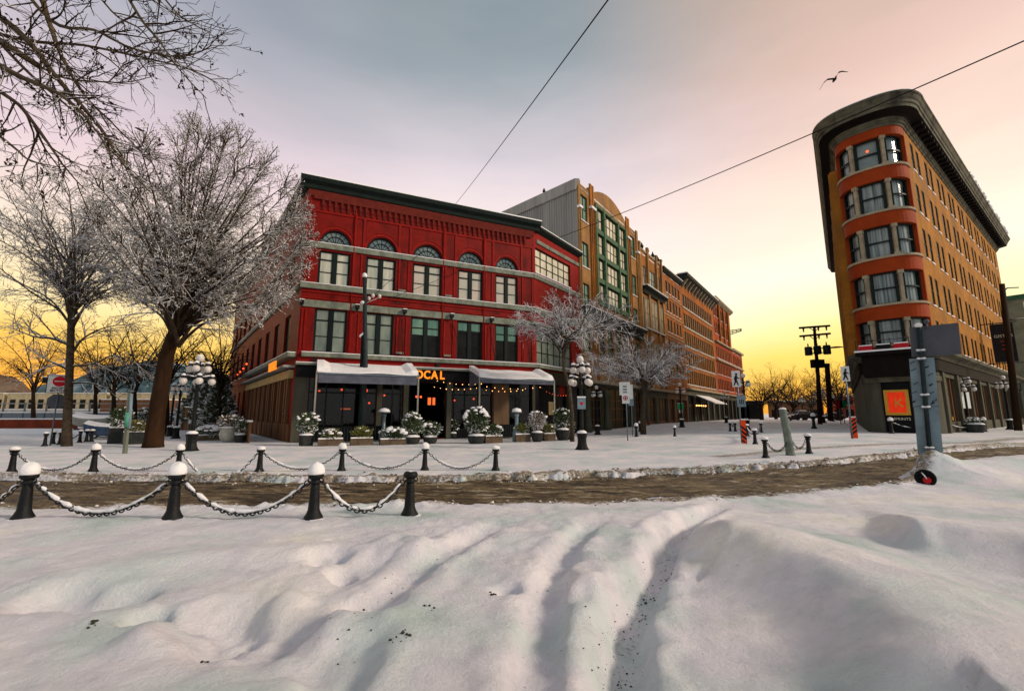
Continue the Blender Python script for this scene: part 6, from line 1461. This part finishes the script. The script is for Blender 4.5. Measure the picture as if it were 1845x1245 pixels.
P(377,793,'planter_box','long low bed of snow plastered shrubs beside the pale urn','potwood',1.3,.35,(1.25,.5,.42),.55,1200,.12,'leafs',24,shape='box')
P(432,797,'potted_shrub','dark thin shrub between the pale urn and the building corner','pot',.35,.5,(.5,.4,.6),1.0,300,.12,'leafs',1)
P(243,800,'planter_box','black square tub with a yellow ochre bush behind the timber post','pot',.6,.75,(.62,.5,.42),1.05,900,.12,'leafy',3,shape='box')
P(213,799,'planter_box','tall black square tub with snowy leaves left of the timber post','pot',.5,1.0,(.7,.5,.65),1.6,500,.2,'leafs',5,shape='box')
P(262,772,'potted_shrub','snowy bush behind the thick tree trunk','pot',.5,.6,(1.3,.7,1.1),1.6,800,.2,'leafs',8)
g = G(1757,779)
P(1757,779,'potted_shrub','low black tub of snow covered plants beside the right hand lamp','pot',.62,.6,(.6,.5,.35),.75,300,.15,'leafs',12)
# patio awnings
def awning(name, label, u0, u1, zval, seed):
    t = root(name, label, 'awning', FF.p(u0, 3, 0), None)
    def roofz(w, u): return 5.25-(w-.45)*(.80/2.55)+.05*math.sin(u*1.3+seed)*(w > 1)
    mb = MB(); mb2 = MB(); n = 16; ws = [.66, 1.3, 2.0, 2.7, 3.02]; vs = []; 
    for i in range(n+1):
        u = u0+(u1-u0)*i/n
        for w in ws: vs.append((u, w))
    def sheet(b, off, th):
        V = [FF.p(u, w, roofz(w, u)+off) for u, w in vs]+[FF.p(u, w, roofz(w, u)+off+th(u, w)) for u, w in vs]; k = len(ws); N_ = len(vs); fs = []
        for i in range(n):
            for j in range(k-1): a = i*k+j; fs += [(a, a+1, a+k+1, a+k), (N_+a, N_+a+k, N_+a+k+1, N_+a+1)]
            for a in (i*k, i*k+k-1): fs.append((a, a+k, N_+a+k, N_+a))
        for i in (0, n):
            for j in range(k-1): a = i*k+j; fs.append((a, a+1, N_+a+1, N_+a))
        b.add(V, fs, smooth=False)
    sheet(mb, 0, lambda u, w: .03); mb.build('canvas', M['awn'], t)
    sheet(mb2, .034, lambda u, w: .13+.10*mnoise.noise(Vector((u*.8, w*.9, seed)))+(.22 if abs(u-u0) < .5 or abs(u-u1) < .6 else 0)*(w < 2.9)); mb2.build('snow', M['snowcap'], t)
    mb = MB(); mb.fbox(FF, u0+.1, u1-.1, 3.0, 3.03, zval, 4.42); mb.build('valance', M['awn'], t)
    mb = MB(); mb.hexa([FF.p(u0+.02,.7,3.9),FF.p(u0+.02,3,zval),FF.p(u0+.05,3,zval),FF.p(u0+.05,.7,3.9),FF.p(u0+.02,.7,5.1),FF.p(u0+.02,3,4.42),FF.p(u0+.05,3,4.42),FF.p(u0+.05,.7,5.1)]); mb.build('side_flap', M['awn'], t)
    for u in (u0, u1):
        mb = MB(); mb.fbox(FF, u-.05, u+.05, 2.95, 3.05, -.05, 4.55); mb.build('post', mat('pale_awning_post', (.25,.24,.20), .5), t)
        mb = MB(); mb.tube(FF.p(u, .5, 5.15), FF.p(u, 3.0, 4.45), .045, n=6); mb.build('rafter', M['steel'], t)
    mb = MB(); mb.fbox(FF, u0, u1, 3.035, 3.08, 4.36, 4.46); mb.build('front_bar', M['steel'], t); return t
awning('patio_awning', 'left grey patio awning with thick snow on top, hiding the first letter of the sign', 1.3, 7.72, 3.82, 1)
awning('patio_awning', 'right blue grey patio awning covered in snow, string lights behind it', 12.2, 18.45, 4.12, 5)
# patio rails in panels
for i, (u0, u1) in enumerate(((1.4, 7.7), (12.3, 18.4))):
    t = root('patio_fence', ['black patio fence under the left awning', 'black patio fence under the right awning'][i], 'fence', FF.p(u0, 2.8, 0), 'patio fences')
    mb = MB(); mb.fbox(FF, u0, u1, 1.5, 1.56, .12, 1.0); mb.build('panel', M['blk'], t)
    mb = MB(); mb.fbox(FF, u0, u1, 1.46, 1.6, 1.0, 1.07); mb.build('top_rail', M['blk'], t)
    mb = MB(); k = u0
    while k < u1: mb.fbox(FF, k, k+.04, 1.57, 1.6, .05, 1.0); k += .2
    mb.build('baluster', M['steeld'], t)
t = root('patio_fence', 'brown boarded patio fence along the left side wall', 'fence', FL.p(LL-12, 2.2, 0), 'patio fences')
mb = MB(); mb.fbox(FL, LL-12, LL-1.0, 2.2, 2.28, 0, 1.35); mb.build('panel', M['wood'], t); mb = MB(); mb.fbox(FL, LL-12, LL-1, 2.12, 2.36, 1.352, 1.46); mb.build('snow', M['snowcap'], t)
# patio heaters
for i, (px, lab) in enumerate(((690, 'patio heater with a wide snowy hood under the left awning'), (931, 'patio heater with a narrow column under the right awning'))):
    g = G(px, 796); t = root('patio_heater', lab, 'patio heater', (g.x, g.y, 0), 'patio heaters'); R0 = .42 if i == 0 else .36
    mb = MB(); mb.lathe([(.30,0),(.30,.5),(.28,.7),(.14,.75),(.12,1.7),(.16,1.75),(.16,1.95)], 14, (g.x, g.y, 0)); mb.build('column', M['signblue' if i else 'steel'], t)
    mb = MB(); mb.lathe([(R0,1.95),(R0*.9,2.0),(.1,2.08)], 16, (g.x, g.y, 0)); mb.build('hood', M['steel'], t); mb = MB(); mb.lathe([(R0*.98,2.01),(R0*.9,2.08),(.3,2.2),(.05,2.28)], 16, (g.x, g.y, 0)); mb.build('snow', M['snowcap'], t)
# string lights under the right awning and over the doorway
def strings(label, pts_list, seed, r=.045, mt='lwarm', n=9):
    t = root('string_lights', label, 'string lights', pts_list[0][0]); rr = random.Random(seed)
    mb = MB()
    for a, b in pts_list: mb.poly(sagline(Vector(a), Vector(b), .25, 10), .008, 4)
    mb.build('wire', M['cable'], t)
    for a, b in pts_list:
        P_ = sagline(Vector(a), Vector(b), .25, n)
        for p in P_[1:-1]: mb = MB(); mb.ball(p-Vector((0,0,.05)), r*rr.uniform(.7,1.1), 6, 5); mb.build('bulb', M[mt], t)
strings('strings of small warm bulbs over the patio doorway and under the right awning', [(FF.p(9.2,.7,4.5), FF.p(13,2.6,4.2)), (FF.p(9.0,.7,4.0), FF.p(12.6,2.6,3.9)), (FF.p(12.3,2.6,4.0), FF.p(18.0,2.7,4.1)), (FF.p(12.3,1.4,3.9), FF.p(17.0,1.4,3.9))], 3, r=.032)
strings('short string of tiny red bulbs at the side street entrance of the red building', [(FW.p(.6,.5,3.9), FW.p(5.4,.5,3.7))], 4, r=.03, mt='lred', n=10)
strings('string of red lights on the left side wall of the red building', [(FL.p(LL-30,.6,6.4), FL.p(LL-18,.6,7.4)), (FL.p(LL-34,.6,3.2), FL.p(LL-24,.8,3.2))], 5, r=.09, mt='lred', n=5)
# menu boards
for u, w_, h_, z0, lab, m_ in ((1.5, .9, 1.1, 1.8, 'cream menu board beside the side street door', 'white'),):
    t = root('menu_board', lab, 'board', FW.p(u, .1, z0)); mb = MB(); mb.fbox(FW, u, u+w_, .42, .46, z0, z0+h_); mb.build('board', M['tan'], t)
# steps by the doorway of the tan building: mailbox red dot
g = G(1162,771); t = root('hydrant', 'small red fire hydrant near the row beyond the parking signs', 'hydrant', (g.x, g.y, g.z)); mb = MB(); mb.lathe([(.2,0),(.2,.1),(.14,.15),(.14,.6),(.18,.62),(.14,.75),(.04,.82)], 10, (g.x, g.y, g.z)); mb.tube((g.x-.28,g.y,g.z+.45),(g.x+.28,g.y,g.z+.45),.07); mb.build('body', M['orange'], t)

# ------------------------------------------------------------------ trees
class Env:
    def __init__(s, c, R): s.c = Vector(c); s.R = R
    def d(s, p): q = p-s.c; return math.sqrt((q.x/s.R[0])**2+(q.y/s.R[1])**2+(q.z/s.R[2])**2)
def perp(rr, d):
    v = Vector((rr.gauss(0,1), rr.gauss(0,1), rr.gauss(0,1))); v -= d*v.dot(d); return v.normalized() if v.length > 1e-4 else d.orthogonal().normalized()
class Tree:
    def __init__(s, seed, env, lens, steps, angs, up, rads, buds=0.0, wob=.12, twigseg=.22, minz=2.0):
        s.rr = random.Random(seed); s.env = env; s.lens = lens; s.steps = steps; s.angs = angs; s.up = up; s.rads = rads; s.wob = wob; s.W = MB(); s.T = MB(); s.K = MB(); s.buds = buds; s.minz = minz; s.tips = 0
    def path(s, p, d, L, r, lvl):
        rr = s.rr; seg = max(.16, L/7) if lvl < 3 else max(.12, L/3); n = max(2, int(L/seg)); P = [p]; R = [r]
        for i in range(n):
            d = (d+perp(rr, d)*rr.gauss(0, s.wob)*(1.3 if lvl > 1 else 1)+Vector((0,0,s.up[min(lvl, len(s.up)-1)]))*.1).normalized(); p = p+d*seg
            if s.env.d(p) > 1.04+.05*rr.random() and i > 0: break
            if p.z < s.minz: break
            P.append(p); R.append(r*(1-.75*(i+1)/n)+.003)
        return P, R
    def emit(s, P, R, lvl):
        if len(P) < 2: return
        if lvl <= 1: s.W.poly(P, R, 7 if R[0] > .08 else 5, caps=False)
        elif lvl == 2: s.T.poly(P, R, 4, caps=False)
        else: s.T.poly(P, R, 3, caps=False)
        if lvl >= 3 and s.buds and s.rr.random() < s.buds:
            for q in (P[-1], P[len(P)//2]):
                for k in range(2):
                    v = Vector((s.rr.uniform(-1,1), s.rr.uniform(-1,1), s.rr.uniform(-.6,1))).normalized(); w = v.orthogonal().normalized(); b = .05*s.rr.uniform(.6,1.3)
                    s.K.add([q, q+v*b+w*b*.4, q+v*b*1.7, q+v*b-w*b*.4], [(0,1,2,3)])
    def spawn(s, P, R, lvl, f0=.2):
        rr = s.rr
        if lvl > len(s.lens): return
        L = sum((b-a).length for a, b in zip(P[:-1], P[1:])); st = s.steps[lvl-1]; k = L*f0+st*rr.random(); acc = 0; i = 0; seg = [(b-a).length for a, b in zip(P[:-1], P[1:])]
        while k < L:
            while i < len(seg) and acc+seg[i] < k: acc += seg[i]; i += 1
            if i >= len(seg): break
            f = (k-acc)/seg[i]; p = P[i].lerp(P[i+1], f); t = (P[i+1]-P[i]).normalized(); r0 = R[i]*(1-f)+R[i+1]*f
            a = R_(s.angs[lvl-1])*rr.uniform(.6,1.3); out = (p-s.env.c); out.normalize()
            sd = (perp(rr, t)+out*.55); sd -= t*sd.dot(t); sd = sd.normalized() if sd.length > .01 else perp(rr, t)
            d = (t*math.cos(a)+sd*math.sin(a)).normalized(); Lc = s.lens[lvl-1]*rr.uniform(.6,1.2)*(1-.35*k/L); rc = min(r0*.7, s.rads[lvl-1])
            Q, RQ = s.path(p, d, Lc, rc, lvl+1); s.emit(Q, RQ, lvl+1)
            if len(Q) > 2: s.spawn(Q, RQ, lvl+1, .12)
            k += st*rr.uniform(.6,1.4)
    def limb(s, P, r0, r1, f0=.2, smooth=True):
        P = [Vector(p) for p in P]
        if smooth:
            Q = []
            for i in range(len(P)-1):
                p0 = P[max(i-1,0)]; p1 = P[i]; p2 = P[i+1]; p3 = P[min(i+2, len(P)-1)]
                for k in range(5):
                    t = k/5; Q.append(.5*((2*p1)+(p2-p0)*t+(2*p0-5*p1+4*p2-p3)*t*t+(3*p1-p0-3*p2+p3)*t**3))
            Q.append(P[-1]); P = [q+Vector((s.rr.gauss(0,.02), s.rr.gauss(0,.02), s.rr.gauss(0,.02)))*min(1, 3*r0) for q in Q]
        n = len(P)-1; R = [r0+(r1-r0)*(i/n)**.8 for i in range(n+1)]; s.W.poly(P, R, 8 if r0 > .06 else 6, caps=True); s.spawn(P, R, 1, f0)
        for k in range(s.tips):
            t = (P[-1]-P[-3]).normalized(); d = (t+perp(s.rr, t)*s.rr.uniform(.3,1.0)).normalized(); Q, RQ = s.path(P[-2 if k % 2 else -1], d, s.lens[0]*s.rr.uniform(.5,.8), s.rads[0]*.6, 2); s.emit(Q, RQ, 2)
            if len(Q) > 2: s.spawn(Q, RQ, 2, .1)
        return P, R
    def fan(s, fork, n, r, spread_lo=.25, top=1.0, rmin=.03, zlo=-.25):
        """limbs from the fork to points spread over the crown's surface"""
        fork = Vector(fork); rr = s.rr; ga = 2.39996
        for k in range(n):
            z = zlo+(top-zlo)*((k+.5)/n); a = ga*k+rr.uniform(-.3,.3); q = math.sqrt(max(0, 1-z*z)); tgt = s.env.c+Vector((q*math.cos(a)*s.env.R[0], q*math.sin(a)*s.env.R[1], z*s.env.R[2]))*(.97 if not s.tips else .86)
            D = tgt-fork; L = D.length; st = fork+Vector((rr.uniform(-.15,.15), rr.uniform(-.15,.15), rr.uniform(-.6,.5)))
            m1 = st+Vector((D.x*.22, D.y*.22, D.z*.30+L*.06)); m2 = st+Vector((D.x*.58, D.y*.58, D.z*.62+L*.05))
            rk = r*rr.uniform(.75,1.1); s.limb([st, m1, m2, tgt], rk, .02, .18)
    def done(s, name, label, base, mw, mt, mk='bud', trunk=None, cat='tree', group=None):
        o = root(name, label, cat, base, group)
        if trunk: b = MB(); b.poly(trunk[0], trunk[1], 12); b.build('trunk', M[trunk[2]], o)
        s.W.build('limbs', M[mw], o); s.T.build('twigs', M[mt], o)
        if s.K.v: s.K.build('buds', M[mk], o)
        return o
# the big rounded tree left of the red building
YB = 24.8; g = G(275,806); cB = at(366,425,YB)
env = Env(cB, (6.1, 5.2, 6.7)); T = Tree(11, env, [2.0, .95, .40], [.46, .27, .19], [42, 46, 50], [.35, .25, .1], [.062, .040, .028], buds=.5); T.tips = 5
f1 = at(318,590,YB); f0 = at(300,640,YB+.7)
T.fan(f1, 40, .13, zlo=-.62); T.fan(f1+Vector((.3,0,-.6)), 10, .11, zlo=-.75, top=.1); T.fan(f1+Vector((0,0,.8)), 16, .09, zlo=.15, top=.97)
base = Vector((g.x, g.y, 0)); tr = [base-Vector((0,0,.2)), base+Vector((.02,0,.3)), at(283,740,YB+1.1), at(292,690,YB+.9), f0, f1, f1+Vector((.1,0,.9))]
T.done('snowy_round_tree', 'big rounded bare tree with snowy twigs and a thick brown trunk by the left lamp', base.to_tuple(), 'bark', 'frost', trunk=(tr, [.58,.48,.41,.40,.37,.30,.2], 'trunk'))
# slender tree on the left
YS = 26.8; g = G(121,804); cS = at(118,470,YS); env = Env(cS, (4.9, 4.0, 5.6)); T = Tree(21, env, [2.3, 1.1, .5], [.46, .30, .22], [48, 46, 48], [.2, .1, .05], [.045, .026, .016], buds=.3)
base = Vector((g.x, g.y, 0)); tk = [base-Vector((0,0,.2)), at(121,760,YS), at(125,680,YS), at(128,590,YS), at(130,500,YS), at(128,430,YS)]
T.tips = 3; T.fan(at(129,580,YS), 22, .08, zlo=-.4); T.fan(at(129,480,YS), 10, .07, zlo=.0)
for L in ([(127,622),(95,610),(60,606),(25,592)], [(124,665),(100,655),(80,645)], [(126,660),(170,655),(205,640),(245,655)], [(127,690),(160,690),(190,700),(215,720)], [(128,640),(150,610),(190,590),(230,585)]):
    T.minz = 3; P_ = [at(x, y, YS+.3*i) for i, (x, y) in enumerate(L)]; T.env = Env(cS-Vector((0,0,3)), (7,6,6.5)); T.limb(P_, .13 if L[1][0] < 125 else .08, .02, .15)
T.done('slender_tree', 'slender bare tree with a mottled trunk at the no entry sign', base.to_tuple(), 'bark2', 'frost', trunk=(tk, [.27,.215,.19,.175,.15,.08], 'bark2'))
# overhanging tree whose trunk stands left of the picture
YO = 9.0; env = Env(at(60,130,YO+.3), (6.2, 3.6, 5.2)); T = Tree(31, env, [1.5, .75, .34], [.40, .27, .20], [34, 42, 45], [-.35, -.2, .1], [.020, .010, .006], buds=.14, wob=.14)
T.minz = 5.0
LM = [[(-120,-60),(30,55),(110,150),(180,230),(225,300),(275,350)], [(60,-70),(88,40),(118,115),(155,175),(205,225),(280,300)], [(-90,60),(20,130),(110,172),(165,225),(205,290)], [(-10,-90),(90,36),(170,55),(240,88),(330,102),(385,82)], [(-60,50),(70,76),(150,82),(260,105),(340,125),(392,150)], [(180,-90),(250,28),(285,72),(318,120),(372,178)], [(-80,120),(20,178),(70,235),(112,295),(155,345)], [(70,120),(120,142),(185,148),(235,148),(275,138)], [(-60,200),(20,262),(55,290),(100,300)], [(120,-90),(200,20),(255,55),(300,115)], [(-60,10),(40,120),(120,190),(200,260),(240,320)], [(240,-80),(310,15),(350,45),(380,60)]]
for i, L in enumerate(LM):
    P_ = [at(x, y, YO+.9*math.sin(i*2.1)-.1*j) for j, (x, y) in enumerate(L)]; T.limb(P_, [.085,.07,.075,.05,.05,.04,.06,.03,.035,.03,.05,.025][i], .008, .12)
tb = Vector((-17.5, 9.5, 0)); top = at(-90,-40,YO); tr = [tb, tb+Vector((.1,0,3)), tb+Vector((.6,-.1,7)), tb.lerp(top, .5)+Vector((0,0,5.5)), top+Vector((-.3,0,.3)), top]
for L in LM:
    q = at(L[0][0], L[0][1], YO+.9*math.sin(LM.index(L)*2.1)); T.W.poly([tr[3], tr[3].lerp(q,.5)+Vector((0,0,.6)), q], [.15,.10,.07], 7)
T.done('overhanging_tree', 'bare branches of a plane tree hanging in from the top left corner', tb.to_tuple(), 'bark3', 'bark', 'barkd', trunk=(tr, [.5,.42,.36,.28,.15,.1], 'bark3'))
# street trees with snow
def street(px, py, Y, fork, crown, R, seed, label, nl, trpts, rt, rad=.09, trunkm='bark2', lens=(1.7,.8,.36), steps=(.36,.24,.18), name='street_tree', mats=('bark2','frost2'), buds=0, group=None, zlo=-.3, Yb=None, wob=.2):
    c = at(*crown, Y); env = Env(c, R); T = Tree(seed, env, list(lens), list(steps), [50, 50, 50], [.05, .0, .1], [.055*max(1,rt*4), .042*max(1,rt*4), .032*max(1,rt*4)], buds=buds, wob=wob); f = at(*fork, Y)
    T.minz = c.z-R[2]*1.05; T.fan(f, nl, rad, zlo=zlo, top=.95); g = G(px, py); g.x = ray(px, py)[0]*Y; k = [Vector((g.x, Y, g.z-.1))]+[at(x, y, Y) for x, y in trpts]+[f, f+Vector((0,0,.3))]; n = len(k)
    return T.done(name, label, (g.x, Y, g.z), mats[0], mats[1], trunk=(k, [rt*(1.25-.65*i/(n-1)) for i in range(n)], trunkm), group=group)
street(1031,792,31.0,(1014,625),(1032,585),(4.5,3.4,2.6),41,'low spreading snowy tree before the corner of the red building',24,[(1030,740),(1026,700),(1016,665)],.13,.07)
street(1159,776,38.0,(1163,700),(1148,652),(5.4,3.8,2.3),42,'wide snow laden tree in front of the row beyond the parking signs',26,[(1158,745),(1160,720)],.20,.09)
for i, (px, Y, cx, cy, R, lab) in enumerate(((1372,100,1372,708,(7,6,5),'first bare tree at the street end, nearest the row'),(1398,112,1402,700,(8.5,7,7),'tallest bare tree in the middle of the street end'),(1430,104,1432,712,(8,6,6),'bare tree at the street end left of the utility pole'),(1512,92,1512,706,(6,5,7),'bare tree beside the wedge shaped building at the street end'),(1462,125,1465,708,(9,7,7),'bare tree behind the utility pole'),(1492,130,1495,700,(9,7,9),'bare tree behind the short dark pole'))):
    street(px, 752, Y, (px, 735), (cx, cy), R, 60+i, lab, 12, [(px, 744)], .35, .16, 'barkd', (3.6,1.8,.9), (.8,.55,.45), 'street_end_tree', ('barkd','barkd'), 0, 'bare trees at the street end')
for i, (px, Y, cx, cy, R, lab) in enumerate(((242,44,240,650,(6.2,4,5.2),'bare tree behind the timber post'),(205,52,205,655,(6,4,5),'bare tree between the slender trunk and the timber post'),(300,40,320,650,(5,4,4.5),'bare tree just behind the thick trunk'),(360,56,365,660,(6,4,5),'bare tree between the lamp and the red side wall'),(172,58,172,640,(6.5,4,6),'bare tree just right of the slender trunk, far back'),(60,60,55,650,(7,4,6),'bare tree at the left picture edge, far back'),(395,46,398,640,(3.5,3,5),'narrow bare tree against the far end of the red side wall'))):
    street(px, 775, Y, (px, 705), (cx, cy), R, 80+i, lab, 10, [(px, 740)], .22, .10, 'barkd', (2.6,1.3,.7), (.6,.42,.34), 'background_tree', ('barkd','barkd'), 0, 'bare trees behind the left lamp')
# snowy evergreens by the side wall
for i, (px, Y, h, R, lab) in enumerate(((385,50,6.5,2.4,'tall snowy evergreen beside the red side wall'),(362,54,5.2,2.6,'snowy evergreen left of the tallest one'),(398,47,5.5,1.8,'small snowy evergreen nearest the red side wall'))):
    r = ray(px, 700)[0]; t = root('evergreen_tree', lab, 'tree', (r*Y, Y, 0), 'snowy evergreens'); rr = random.Random(90+i)
    mb = MB(); mb.poly([(r*Y, Y, 0), (r*Y, Y, h*.9)], [.25,.05], 8); mb.build('trunk', M['barkd'], t); mb = MB()
    for k in range(7): z = h*(.2+.72*k/6); q = R*(1.05-.75*(k/6)**1.3); leaf_cloud(mb, (r*Y, Y, z), (q, q, h*.13), 620, .42, rr, hollow=.3)
    mb.build('crown', M['leafw'], t)
# a dim row of shop fronts closing the street
def far_block(u, w0, W, H, lab, m):
    t = root('far_shop_building', lab, 'building', FW.p(u, w0, 0), 'low buildings closing the street'); F = FR(FW.p(u, w0, 0)[:2], 36.3+90)
    hl = [(1+3*k, 3.2+3*k, .5, 3.2) for k in range(int(W/3)-0) if 3.2+3*k < W]; hl += [(a, b, 4.8, 6.6) for a, b, c, d in hl if H > 7]
    mb = MB(); wall(mb, F, 0, W, 0, H, hl, .3); mb.fbox(F, 0, W, -8, -.5, 0, H-.1); mb.build('wall', M[m], t)
    for q in hl: window(t, F, *q, M['gdark'], 'sash')
    mb = MB(); mb.fbox(F, -.1, W+.1, -8, .5, H, H+.35); mb.build('roof', M['snowcap'], t)
far_block(150, 0, 16, 6.0, 'low brown shop building closing the street beneath the trees', 'wood'); far_block(155, 18, 18, 7.5, 'two storey red building closing the street behind the cars', 'rbrick')
bar('shop_kiosk', 'dark shopfront canopy at the far end of the row', 'kiosk', gY(1347,112), gY(1372,112), 0, 5.0, 'blk', th=4)
for i, (px, m_, lab) in enumerate(((1512, 'wred', 'small red sign on a stand by the far side of the street'), (1519, 'wgreen', 'small green sign on a stand by the wedge shaped building'))):
    p = at(px, 728, 62); t = root('small_sign', lab, 'sign', (p.x, p.y, .5)); mb = MB(); mb.box(p.x-.45, p.x+.45, p.y, p.y+.05, p.z-.5, p.z+.5); mb.build('plate', M[m_], t); mb = MB(); mb.tube((p.x,p.y+.08,.4),(p.x,p.y+.08,p.z+.5),.05); mb.build('pole', M['steel'], t)
p = at(1505,626,60); t = root('street_light', 'flat headed street light jutting out beside the wedge shaped building', 'street light', (p.x, p.y, p.z)); mb = MB(); mb.lathe([(.05,-.1),(.8,-.02),(.75,.05),(.1,.14)], 10, p); mb.tube(p, p+Vector((3.5,1,.3)), .06); mb.build('head', M['steeld'], t)
# crows in the branches
for i, (px, py, lab) in enumerate(((198,246,'black crow perched in the overhanging branches'), (252,234,'smaller black crow at the tip of the overhanging branches'), (130,58,'dark bird high in the top left branches'))):
    b_ = bird('crow', at(px, py, YO), .24, lab, M['birdd'], yaw=1.0*i, flying=False)
